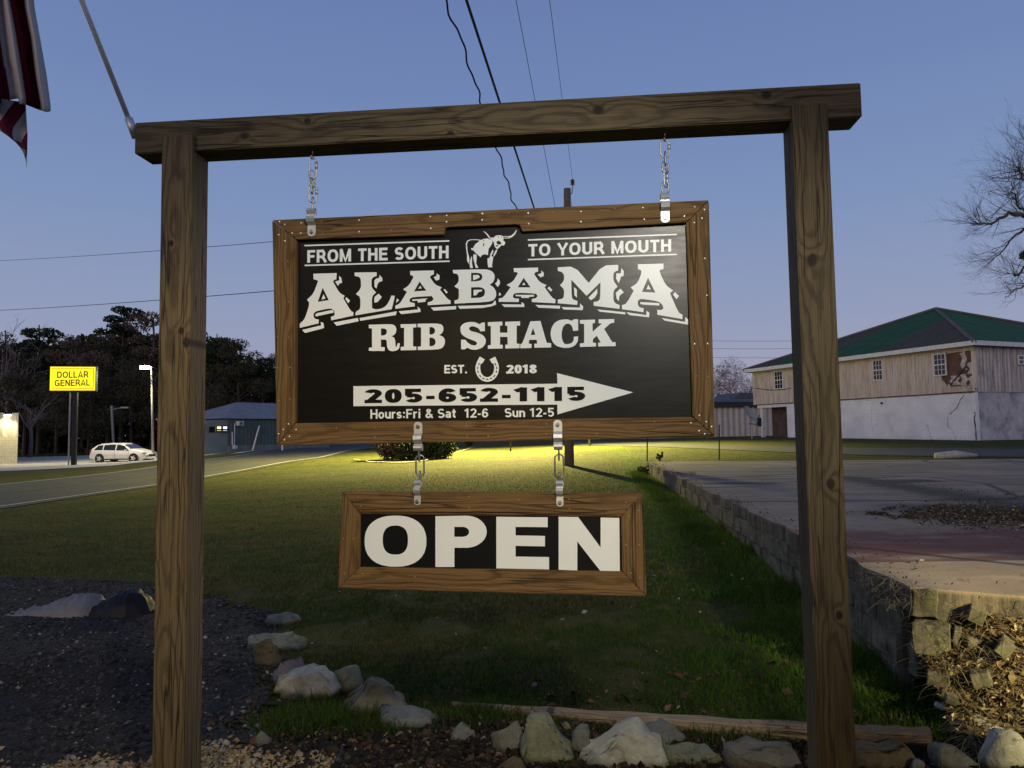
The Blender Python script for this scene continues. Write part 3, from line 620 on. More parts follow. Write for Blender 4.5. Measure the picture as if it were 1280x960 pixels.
grass('grass_tufts', 'longer green grass tufts round the rocks and along the wall', x, y, h, .0028 + 0 * x, c, 1.1)
# dead straw and leaf litter on the bank right of the wall end
def bits(name, label, pts, size, cols, cat, curl=.4, asp=.5):
    n = len(pts); nrm = rng.normal(0, 1, (n, 3)); nrm[:, 2] = abs(nrm[:, 2]) + .6; nrm /= np.linalg.norm(nrm, axis=1)[:, None]
    u = np.cross(nrm, rng.normal(0, 1, (n, 3))); u /= np.linalg.norm(u, axis=1)[:, None]; v = np.cross(nrm, u); s_ = size[:, None]
    V = np.stack([pts - u * s_, pts + v * s_ * asp + nrm * s_ * curl * .5, pts + u * s_, pts - v * s_ * asp + nrm * s_ * curl * .3], 1)
    Fc = (np.array([[0, 3, 2, 1]]) + 4 * np.arange(n)[:, None]); m = big_mesh(name, V.reshape(-1, 3), Fc, M['tint'], False, np.repeat(cols, 4, 0))
    o = obj(name, m, None, kind='stuff'); o['label'] = label; o['category'] = cat; return o
# earth bank against the front of the slab
mb = MB(); ns, ntt = 70, 22; fn = np.array([dirF[1], -dirF[0], 0])  # towards the viewer
def bankp(s_, t):
    s_ = s_ - .03 + .22 * t * max(0, 1 - s_ / 2.5)
    b = k0 + dirF * s_; f = min(1, max(0, (s_ - .30) / .6)); top_ = SZ - .20 + .20 * min(1, max(0, (s_ - .12) / .25)) - .10 * f; p = b + fn * (-.06 + t * (.72 + .25 * f)); g_ = t1(p[0], p[1])
    e_ = (1 - t) ** 1.45; z = g_ - .03 + (top_ - g_) * e_ + .035 * mnoise.noise(Vector((s_ * 6, t * 6, 1))) ; return (p[0], p[1], z)
vs = [bankp(s_, t) for s_ in np.linspace(.06, 5, ns) for t in np.linspace(0, 1, ntt)]
mb.add(vs, [(i * ntt + j, (i + 1) * ntt + j, (i + 1) * ntt + j + 1, i * ntt + j + 1) for i in range(ns - 1) for j in range(ntt - 1)])
M['earth'] = plain('bank_earth', (.10, .075, .045), .95, 0, .5, 14, .8)
obj('earth_bank', mb, M['earth'], kind='structure', smooth=True)
n = 15000; s_ = rng.uniform(.05, 2.2, n); t = rng.beta(1.3, 1.6, n); P = np.array([bankp(a, b) for a, b in zip(s_, t)]); P[:, 2] += rng.uniform(-.005, .02, n)
pc = np.array([(.11, .065, .03), (.06, .038, .018), (.24, .18, .09), (.38, .32, .18), (.03, .02, .012)])[rng.choice(5, n, p=[.3, .22, .24, .12, .12])] * rng.uniform(.6, 1.3, (n, 1))
bits('leaf_litter', 'brown dead leaves piled on the bank in front of the slab', P, rng.gamma(5, .0027, n), pc, 'leaves', .7, .45)
# straw: long thin dead stalks
def stalks(name, label, base, L, cols, r=.0016):
    mb_v, mb_f = [], []; n = len(base)
    for i in range(n):
        a = rng.uniform(0, 6.28); el = rng.uniform(.0, .42); d = np.array([math.cos(a) * math.cos(el), math.sin(a) * math.cos(el), math.sin(el)]); p = base[i]; k = len(mb_v)
        sd_ = np.cross(d, [0, 0, 1.]); sd_ /= np.linalg.norm(sd_) + 1e-9
        for j in range(5):
            u = j / 4; q_ = p + d * L[i] * u - np.array([0, 0, 1.]) * L[i] * .75 * u * u * math.sin(el + .3); mb_v += [q_ - sd_ * r * (1 - .6 * u), q_ + sd_ * r * (1 - .6 * u)]
            if j: mb_f.append((k + 2 * j - 2, k + 2 * j - 1, k + 2 * j + 1, k + 2 * j))
    m = big_mesh(name, mb_v, mb_f, M['tint'], False, np.repeat(cols, 10, 0)); o = obj(name, m, None, kind='stuff'); o['label'] = label; o['category'] = 'dead grass'
n = 2400; s_ = rng.beta(1.0, 1.6, n) * 1.9 + .0; t = rng.uniform(0, 1, n); B = np.array([bankp(max(a, .12), b) for a, b in zip(s_, t)]); B[:, 2] += .02
n2 = 260; B2 = np.array([k0 + dirL * rng.uniform(-.05, .5) + np.array([rng.normal(-.02, .05), 0, rng.uniform(-.12, .03)]) for _ in range(n2)])
B4 = np.array([k0 + dirF * rng.uniform(0, .75) + fn * rng.uniform(.02, .38) + np.array([0, 0, rng.uniform(-.42, .0)]) for _ in range(420)])
n3 = 1500; B3 = np.array([G(rng.uniform(1150, 1300), rng.uniform(835, 905)) + np.array([0, 0, .01]) for _ in range(n3)])
B = np.r_[B, B2, B3, B4]; stalks('dead_grass', 'bleached dead grass stalks hanging over the broken wall corner', B, rng.uniform(.05, .19, len(B)), np.array([[.30, .24, .13]]) * rng.uniform(.35, 1.1, (len(B), 1)))
# debris on the slab: a line of rotten leaves in the low place
def on_slab(u, v): p = atZ(u, v, SZ); return np.array([p[0], p[1], SZ + .004])
P = []; S_ = []
for _ in range(16000):
    u = rng.uniform(1082, 1420); f_ = min(1, (u - 1082) / 110); v = 641 + (u - 1090) * .025 + rng.normal(0, 2.5 + 5 * f_)
    if mnoise.noise(Vector((u * .05, v * .22, 3))) + .8 * f_ - .35 > 0: P.append(on_slab(u, v))
for _ in range(260):
    u = rng.uniform(1070, 1300); v = 597 + (u - 1070) * .12 + rng.normal(0, 2.0); P.append(on_slab(u, v))
for _ in range(260): P.append(on_slab(rng.uniform(840, 870), 592 + rng.normal(0, 1.2)))
for _ in range(260): P.append(on_slab(rng.uniform(830, 1300), rng.uniform(580, 735)))
for _ in range(700):
    a = k0 + dirL * rng.uniform(0, LW) + np.array([abs(rng.normal(0, .12)), 0, 0]); P.append(np.array([a[0], a[1], SZ + .004]))
P = np.array(P); n = len(P); P[:, 2] += rng.uniform(0, .012, n)
pc = np.array([(.07, .05, .03), (.03, .022, .016), (.14, .11, .07), (.30, .26, .18)])[rng.choice(4, n, p=[.4, .35, .18, .07])] * rng.uniform(.6, 1.3, (n, 1))
bits('slab_litter', 'rotten leaves and crumbs lying in streaks on the concrete slab', P, np.minimum(rng.gamma(4, .0026, n), .025), pc, 'leaves', .25, .5)
# pale fallen leaves and scraps strewn on the lawn
X = rng.uniform(-3.5, 2.4, 240); Y = rng.uniform(4.4, 15, 240) ; k = not_blocked(X, Y); X, Y = X[k], Y[k]
bits('fallen_leaves', 'small pale dead leaves scattered over the lawn', np.c_[X, Y, T(X, Y) + .022], rng.gamma(5, .0026, len(X)), np.array([(.40, .38, .33), (.24, .17, .10), (.12, .07, .04)])[rng.integers(0, 3, len(X))], 'leaves', .5, .6)
n = 700; X = rng.uniform(-1.7, 2.0, n); Y = rng.uniform(3.5, 4.9, n); k = ~inside(slab_poly, X, Y); X, Y = X[k], Y[k]
bits('bank_leaves', 'brown dead leaves caught between the rocks and timbers', np.c_[X, Y, T(X, Y) + .02], rng.gamma(5, .0042, len(X)), np.array([(.10, .05, .03), (.16, .09, .05), (.05, .03, .02), (.28, .22, .15)])[rng.choice(4, len(X), p=[.4, .25, .28, .07])], 'leaves', .6, .5)

# ---------------- rocks
def rockmat(name, a, b, spots=.5):
    q = N(name); o_ = q.tc.outputs['Object']; n1 = q.noise(o_, 9, 7, .65); n2 = q.noise(o_, 45, 6, .75); n3 = q.noise(q.mapping(o_, (1, 1, 3), (4, 4, 4)), 16, 5, .7, .8)
    c = q.ramp(n1, [(.3, a), (.7, b)]); c = q.mix(q.math('MULTIPLY', q.step(n2, .52, .72), spots), c, tuple(x * .35 for x in a)); c = q.mix(q.math('MULTIPLY', q.step(n3, .58, .72), .4), c, tuple(min(1, x * 1.5) for x in b))
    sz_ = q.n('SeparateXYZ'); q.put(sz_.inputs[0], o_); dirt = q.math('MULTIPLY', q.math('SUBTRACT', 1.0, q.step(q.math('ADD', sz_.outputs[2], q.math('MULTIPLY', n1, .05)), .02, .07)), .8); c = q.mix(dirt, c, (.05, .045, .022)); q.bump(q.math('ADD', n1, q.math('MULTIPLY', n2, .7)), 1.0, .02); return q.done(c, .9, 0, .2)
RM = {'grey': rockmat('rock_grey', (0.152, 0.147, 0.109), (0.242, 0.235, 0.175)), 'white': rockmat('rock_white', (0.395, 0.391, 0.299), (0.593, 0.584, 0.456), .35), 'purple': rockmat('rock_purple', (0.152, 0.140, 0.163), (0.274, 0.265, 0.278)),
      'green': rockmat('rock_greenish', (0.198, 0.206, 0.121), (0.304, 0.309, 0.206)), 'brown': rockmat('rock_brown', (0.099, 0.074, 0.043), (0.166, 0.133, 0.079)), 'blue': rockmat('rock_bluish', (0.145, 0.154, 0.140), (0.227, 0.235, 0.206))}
def rock(label, u, v, wpx, hpx, kind, seed, ang=0.0, shape=None):
    """u = centre, v = foot; a hull of random points, broken and weathered"""
    p = G(u, v); dist = np.linalg.norm(p - C0); k = dist / F; W_ = wpx * k; H0 = hpx * k * 1.12; H_ = max(.5 * H0, H0 - .20 * W_); p = p + np.array([0, W_ * .26, 0]); p[2] = t1(p[0], p[1]) + .008
    r_ = random.Random(seed); b = bmesh.new()
    if shape:
        pts = []
        for (sx_, sz_) in shape:
            for sy_ in (-1, 1): pts.append(Vector((sx_ * .5, sy_ * .5 * r_.uniform(.5, 1) * (1 - .35 * sz_), sz_ + r_.uniform(-.04, .04))))
    else:
        pts = []
        for _ in range(11):
            a = r_.uniform(0, 6.28); z = r_.random(); rr = math.sqrt(max(0, 1 - z ** 2.2)) * r_.uniform(.8, 1.05); pts.append(Vector((math.cos(a) * rr * .5, math.sin(a) * rr * .5, z)))
    for a in range(7): pts.append(Vector((math.cos(a * .9) * .46, math.sin(a * .9) * .46, -.3)))
    for q_ in pts: b.verts.new((q_.x * W_ * 1.06, q_.y * W_ * .8, q_.z * H_))
    r0 = bmesh.ops.convex_hull(b, input=b.verts); bmesh.ops.delete(b, geom=list({g for g in r0['geom_interior'] + r0['geom_unused'] if isinstance(g, bmesh.types.BMVert)}), context='VERTS')
    bmesh.ops.bevel(b, geom=b.edges[:], offset=min(W_, H_) * .035, segments=2, affect='EDGES', clamp_overlap=True)
    bmesh.ops.triangulate(b, faces=b.faces); bmesh.ops.subdivide_edges(b, edges=[e_ for e_ in b.edges if e_.calc_length() > .012], cuts=2, use_grid_fill=True)
    bmesh.ops.triangulate(b, faces=b.faces)
    for v_ in b.verts:
        d = Vector((seed * 3.7, 0, 0)); v_.co += mnoise.noise_vector(v_.co * 11 + d) * W_ * .10 + mnoise.noise_vector(v_.co * 22 + d) * .012 + mnoise.noise_vector(v_.co * 55 + d) * .005
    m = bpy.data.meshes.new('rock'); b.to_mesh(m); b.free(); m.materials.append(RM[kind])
    o = bpy.data.objects.new('rock', m); col.objects.link(o); o.location = p; o.rotation_euler = (0, 0, ang)
    for f_ in m.polygons: f_.use_smooth = True
    tag(o, label, 'rock', 'rocks edging the gravel bed'); return o
TRI = [(-.95, 0), (-.9, .75), (-.6, .95), (.5, .55), (1, 0), (.2, .8)]
SL = [(-1, 0), (-.95, .8), (-.2, 1), (.6, .85), (1, .1)]
TALL = [(-1, 0), (-.95, .5), (-.75, .95), (-.2, 1), (.1, .8), (.7, .25), (1, 0)]
JAG = [(-1, .0), (-.6, .35), (-.15, .6), (-.1, .95), (.3, 1), (.75, .4), (1, 0)]
BOX = [(-1, 0), (-1, .9), (-.8, 1), (.9, .95), (1, .85), (1, 0)]
rock('low grey slab of rock at the top of the row, edge of the lawn', 351, 782, 36, 15, 'blue', 1, .2, SL)
rock('pale triangular flat rock just above the brownish one', 340, 812, 62, 20, 'green', 2, .1, TRI)
rock('small brownish rock leaning against the gravel below the pale flat rock', 330, 834, 36, 30, 'brown', 3)
rock('purple tinged rock between the flat rock and the long white one', 362, 858, 46, 38, 'purple', 4)
rock('white long rock with bluish left end, right of the purple rock', 386, 873, 66, 34, 'white', 5, -.2, SL)
rock('rounded pale green rock touching the white rock', 432, 864, 44, 30, 'green', 6)
rock('large grey pyramid shaped rock in the bend of the row', 462, 896, 72, 44, 'grey', 7, .2, [(-1, 0), (-.5, .5), (-.05, 1), (.3, .85), (1, .1)])
rock('flat blue grey rock right of the pyramid shaped rock', 508, 913, 64, 24, 'blue', 8, 0, SL)
rock('small grey stone alone below the grass tuft by the left post', 328, 935, 20, 18, 'grey', 9)
rock('knobbly small grey rock half sunk in dark soil', 576, 930, 30, 26, 'blue', 10)
rock('round grey rock left of the tallest rock', 638, 942, 44, 33, 'grey', 11)
rock('tallest angular rock, pale green with a steep right side', 688, 958, 58, 56, 'green', 12, 0, TALL)
rock('egg shaped upright grey rock next to the tallest rock', 727, 944, 30, 38, 'blue', 13, .3)
rock('broad jagged white rock with broken crest', 788, 962, 96, 50, 'white', 14, 0, JAG)
rock('rough blue grey rock behind the jagged white rock', 830, 934, 52, 30, 'blue', 15)
rock('low greenish rock right of the jagged white rock', 868, 960, 62, 24, 'green', 16, 0, SL)
rock('squared grey block of rock left of the right post', 958, 966, 68, 30, 'grey', 17, 0, BOX)
rock('flat brown grey rock right of the right post', 1102, 966, 68, 28, 'brown', 18, 0, BOX)
rock('thin tilted rock lying before the grey stick', 1203, 966, 44, 28, 'grey', 19, 0, TRI)
rock('pale mottled boulder in the bottom right corner', 1266, 968, 48, 46, 'white', 20)
rock('brown stone sunk in front of the round grey rock', 640, 972, 36, 20, 'brown', 21)
rock('sliver of pale rock on the lawn side under the timber', 1148, 968, 22, 14, 'blue', 22)
# white sheet and black bag lying on the gravel at the far left
def lump(name, label, cat, prof, depth, mat, seed, u, v):
    """prof: height profile across; a draped, wrinkled sheet"""
    p = G(u, v); k = np.linalg.norm(p - C0) / F; nx, ny = 60, 22; V = []
    for j in range(ny):
        for i in range(nx):
            a = i / (nx - 1); b = j / (ny - 1) * 2 - 1; xw = prof[0][0] + a * (prof[-1][0] - prof[0][0]); hh = np.interp(xw, [q_[0] for q_ in prof], [q_[1] for q_ in prof])
            X = xw * k; Yy = b * depth * (.35 + .65 * min(1, hh / max(q_[1] for q_ in prof))); Z = hh * k * max(0, 1 - b * b) ** .6
            w_ = mnoise.noise(Vector((X * 14, Yy * 14, seed))) * .018 + abs(mnoise.noise(Vector((X * 30 + Yy * 20, Yy * 9, seed + 4)))) * .03
            V.append((p[0] + X, p[1] + Yy, t1(p[0] + X, p[1] + Yy) + .012 + Z + w_ * (Z > .004)))
    Fc = [(j * nx + i, j * nx + i + 1, (j + 1) * nx + i + 1, (j + 1) * nx + i) for j in range(ny - 1) for i in range(nx - 1)]
    mb = MB().add(V, Fc); o = obj(name, mb, mat, smooth=True); return tag(o, label, cat)
lump('plastic_sheet', 'crumpled off white plastic sheet lying flat on the dark gravel', 'sheet', [(-62, 0), (-45, 2), (-20, 8), (5, 16), (30, 18), (42, 10), (50, 4)], .20, plain('white_sheet', (.15, .15, .145), .5, 0, .12, 20, .4), 2, 80, 768)
lump('plastic_bag', 'shiny black plastic bag heaped beside the white sheet', 'bag', [(-38, 1), (-30, 6), (-14, 14), (4, 23), (20, 24), (32, 13), (38, 2)], .2, plain('black_plastic', (.006, .006, .006), .5, 0, .2, 20, .4, .25), 9, 148, 768)

# ---------------- landscape timbers and the stick
TW = wood('weathered_timber', 0, [(.6, .02, .02), (1.25, -.01, .015)], light=(.30, .24, .16), dark=(.12, .09, .055), ring=.012)
TW2 = wood('brown_timber', 0, light=(.17, .12, .07), dark=(.06, .04, .025), ring=.012)
def timber(name, label, p0, p1, r0, r1, mat, square=False):
    a, b = Vector(p0), Vector(p1); L = (b - a).length; rt_ = math.atan2(b.y - a.y, b.x - a.x); mb = MB(); k = 12
    V = []; nst = 26
    for i in range(nst + 1):
        u = i / nst; r_ = r0 + (r1 - r0) * u
        for j in range(k):
            t = 2 * math.pi * j / k; e_ = .35 if square else .8; c_, s_ = math.cos(t), math.sin(t)
            V.append((u * L, r_ * math.copysign(abs(c_) ** e_, c_) + .004 * math.sin(u * 19 + j), r_ * .85 * math.copysign(abs(s_) ** e_, s_) + .003 * math.sin(u * 31 + j * 2)))
    fs = [(i * k + j, i * k + (j + 1) % k, (i + 1) * k + (j + 1) % k, (i + 1) * k + j) for i in range(nst) for j in range(k)] + [tuple(range(k - 1, -1, -1)), tuple(range(nst * k, nst * k + k))]
    mb.add(V, fs); o = obj(name, mb, mat, smooth=False); o.location = a; o.rotation_euler = (0, -math.asin((b.z - a.z) / L), rt_); return tag(o, label, 'timber', 'landscape timbers edging the lawn')
g0 = G(566, 886) ; g1 = G(1010, 926)
timber('landscape_timber', 'pale rounded weathered timber lying in the grass behind the rocks', g0 + [0, 0, .02], g1 + [0, 0, .035], .022, .058, TW)
g0 = G(1016, 926); g1 = G(1166, 938)
timber('landscape_timber', 'short squared brown timber running out from behind the right post', g0 + [0, 0, .035], g1 + [0, 0, .04], .05, .06, TW2, True)
def stick(name, label, pts, r, mat):
    P = [np.array(G(u, v)) + [0, 0, h] for u, v, h in pts]; Q = []
    for i in range(len(P) - 1):
        for j in range(6):
            u = j / 6; Q.append(P[i] * (1 - u) + P[i + 1] * u + np.array([0, .004 * math.sin(j * 3 + i), .004 * math.sin(j * 5.1 + i)]))
    Q.append(P[-1]); n_ = len(Q); mb = MB().tube(Q, [np.interp(i / (n_ - 1), np.linspace(0, 1, len(r)), r) for i in range(n_)], 8); return tag(obj(name, mb, mat, smooth=True), label, 'branch')
BM_ = plain('driftwood', (.30, .30, .30), .8, 0, .35, 30, .5)
stick('fallen_branch', 'smooth grey curved branch lying in the grass at the bottom right', [(1172, 898, .07), (1200, 916, .10), (1222, 928, .10), (1262, 940, .07)], [.016, .024, .028, .020], BM_)
stick('fallen_branch', 'short pale twig at the thin end of the grey branch', [(1160, 880, .03), (1176, 886, .02), (1192, 888, .02)], [.005, .008, .004], plain('pale_twig', (.42, .38, .30), .8, 0, .2, 30, .3))
stick('fallen_branch', 'thin crooked twig lying on the grass right of the right post', [(1085, 890, .02), (1105, 884, .03), (1126, 884, .02)], [.005, .006, .003], plain('brown_twig', (.20, .16, .12), .8, 0, .2, 30, .3))

# ================================================================== THE GATE
TH = -.0917; GO = np.array([-1.6375, 3.25, 2.991]); GL = 3.07; S = .14
gate_f = upright(GO, TH)
gm = gate_f.matrix()
ground_gate = -GO[2] - .15
root = empty('timber_gantry', 'tall frame of three square treated timbers that the two signs hang from', 'sign frame', matrix=gm @ Matrix.Translation((GL / 2, .07, -GO[2])))
def child_at(o, parent, pos):  # pos in the gantry's old local frame (origin = top left corner of the beam)
    o.parent = parent; o.location = (pos[0] - GL / 2, pos[1] - .07, pos[2] + GO[2])
BEAM = wood('beam_wood', 0, [(.50, -.088, .016), (.78, -.035, .014), (2.02, -.055, .02), (2.70, -.03, .018), (1.4, -.12, .012)], light=(.155, .118, .058), dark=(.036, .026, .014), ring=.009, pith=(-.07, .14))
POSTL = wood('left_post_wood', 2, [(-.93, .10, .014), (-.98, .125, .02), (-.55, .05, .012)], light=(.185, .135, .068), dark=(.042, .029, .014), ring=.008, pith=(.06, .12))
POSTR = wood('right_post_wood', 2, [(-.72, .055, .022), (-1.6, .09, .018), (-2.1, .1, .015)], light=(.145, .106, .052), dark=(.032, .023, .012), ring=.008, pith=(.08, .10))
mb = MB().prism([(0, 0), (GL, 0), (GL, -S), (0, -S)], 0, S); o = obj('beam', mb, BEAM, bevel=.004); child_at(o, root, (0, 0, 0))
for (px_, mat_, top_) in ((.138, POSTL, -.075), (2.791, POSTR, -.085)):
    mb = MB().prism([(-.022, top_), (-.0015, top_), (-.0015, -S - .002), (S - .022, -S - .002), (S - .022, ground_gate), (-.022, ground_gate)], 0, S)
    mb.v = [(y, x, z) for x, y, z in mb.v]; mb.f = [f[::-1] for f in mb.f]
    o = obj('post', mb, mat_, root, bevel=.003); child_at(o, root, (px_, 0, 0))
def nails(pts, fr, parent, y, mat, r=.0042):
    b = bmesh.new(); bmesh.ops.create_uvsphere(b, u_segments=10, v_segments=6, radius=r); [setattr(v.co, 'y', v.co.y * .5) for v in b.verts]
    m = bpy.data.meshes.new('screw'); b.to_mesh(m); b.free(); m.materials.append(mat); m.polygons.foreach_set('use_smooth', [True] * len(m.polygons))
    for p in pts:
        x, z = fr.loc(*p); o = bpy.data.objects.new('screw', m); col.objects.link(o); o.parent = parent; o.location = (x, y, z)
# ---- main sign: its plane is 5 cm behind the beam's front
sc_ = onp = None
n_g = gate_f.M[:, 1]; t_g = gate_f.M[:, 0]
sf = Frame(GO + n_g * .05 + t_g * 1.545 - np.array([0, 0, .915]), gate_f.M)      # origin: middle of the sign, front face of its frame
sign = empty('hanging_sign', 'large black restaurant sign in a brown wooden frame, hung on two chains', 'sign', matrix=sf.matrix())
O4 = [(340, 275), (886, 250), (894, 546.5), (346, 556.5)]; o4 = [sf.loc(*p) for p in O4]
I = lambda u, v: sf.loc(u, v)
top_in = [(370, 299), (555, 292.8), (556.5, 285), (560, 283.8), (646, 280), (650, 281.5), (653, 289), (858, 278)]
gp = .0009
def board(name, pts, fr, y0, y1, mat, parent, bev=.0025):
    P = [fr.loc(*p) for p in pts]; cx = sum(p[0] for p in P) / len(P); cz = sum(p[1] for p in P) / len(P)
    Q = [((x - cx) * (1 - .0012) + 0, (z - cz) * (1 - .004)) for x, z in P]
    o = obj(name, MB().prism(Q, y0, y1), mat, parent, bevel=bev); o.location = (cx, 0, cz); return o
board('frame_board', [O4[0], O4[1]] + top_in[::-1], sf, 0, .038, M['frame_x'], sign, .0015)
board('frame_board', [O4[1], O4[2], (866, 521), (858, 278)], sf, .0004, .038, M['frame_z'], sign)
board('frame_board', [O4[2], O4[3], (369, 529), (866, 521)], sf, 0, .038, M['frame_x'], sign)
board('frame_board', [O4[3], O4[0], (370, 299), (369, 529)], sf, .0004, .038, M['frame_z'], sign)
PY = .026
P = [sf.loc(*p) for p in [(352, 284), (874, 262), (880, 534), (358, 543)]]
obj('panel', MB().prism(P, PY, PY + .008), M['panel'], sign)
sc = lambda pts, x0, y0, k: [(x0 + a / k, y0 + b / k) for a, b in pts]
def P1(pts, x0, y0, k, fr=None): return [(fr or sf).loc(*p) for p in sc(pts, x0, y0, k)]
def quad(pts, fr=None): return [(fr or sf).loc(*p) for p in pts]
LY = PY - .0012; W_ = M['print_white']
words('lettering', 'FROM THE SOUTH', quad([(381.5, 311), (559.5, 305.2), (559.5, 321.2), (381.5, 327)]), LY, W_, sign, .20, .11)
words('lettering', 'TO YOUR MOUTH', quad([(660, 303.4), (839.8, 297), (839.8, 312.8), (660, 319)]), LY, W_, sign, .20, .11)
for a, b in (((378, 305.2), (560.5, 299.2)), ((378.3, 330.2), (560.8, 324.8)), ((659.4, 298.1), (847, 291.1)), ((659.4, 322.9), (847, 316.2))):
    obj('rule_line', MB().prism(quad([(a[0], a[1] - .9), (b[0], b[1] - .9), (b[0], b[1] + .9), (a[0], a[1] + .9)]), LY, LY + .0008), W_, sign)
obj('lettering', text_mesh('EST.', quad([(554, 455.6), (583, 455.4), (583, 466), (554, 466.2)]), LY, .20, .08), W_, sign)
obj('lettering', text_mesh('2018', quad([(632, 455.4), (670.6, 455), (670.6, 466), (632, 466.4)]), LY, .23, .06), W_, sign)
A8 = (430, 460, 3.459)
obj('arrow', MB().prism(P1([(33, 77), (922, 66), (920, 20), (1252, 104), (922, 200), (922, 157), (33, 164)], *A8), LY, LY + .0008), W_, sign)
obj('lettering', text_mesh('205-652-1115', P1([(82, 91), (1043, 79), (1043, 140), (82, 151)], *A8), LY - .0014, .24, .10), M['print_black'], sign)
words('lettering', 'Hours:Fri & Sat  12-6    Sun 12-5', P1([(107, 178), (907, 171), (907, 210), (107, 219)], *A8), LY, W_, sign, .17, .08)
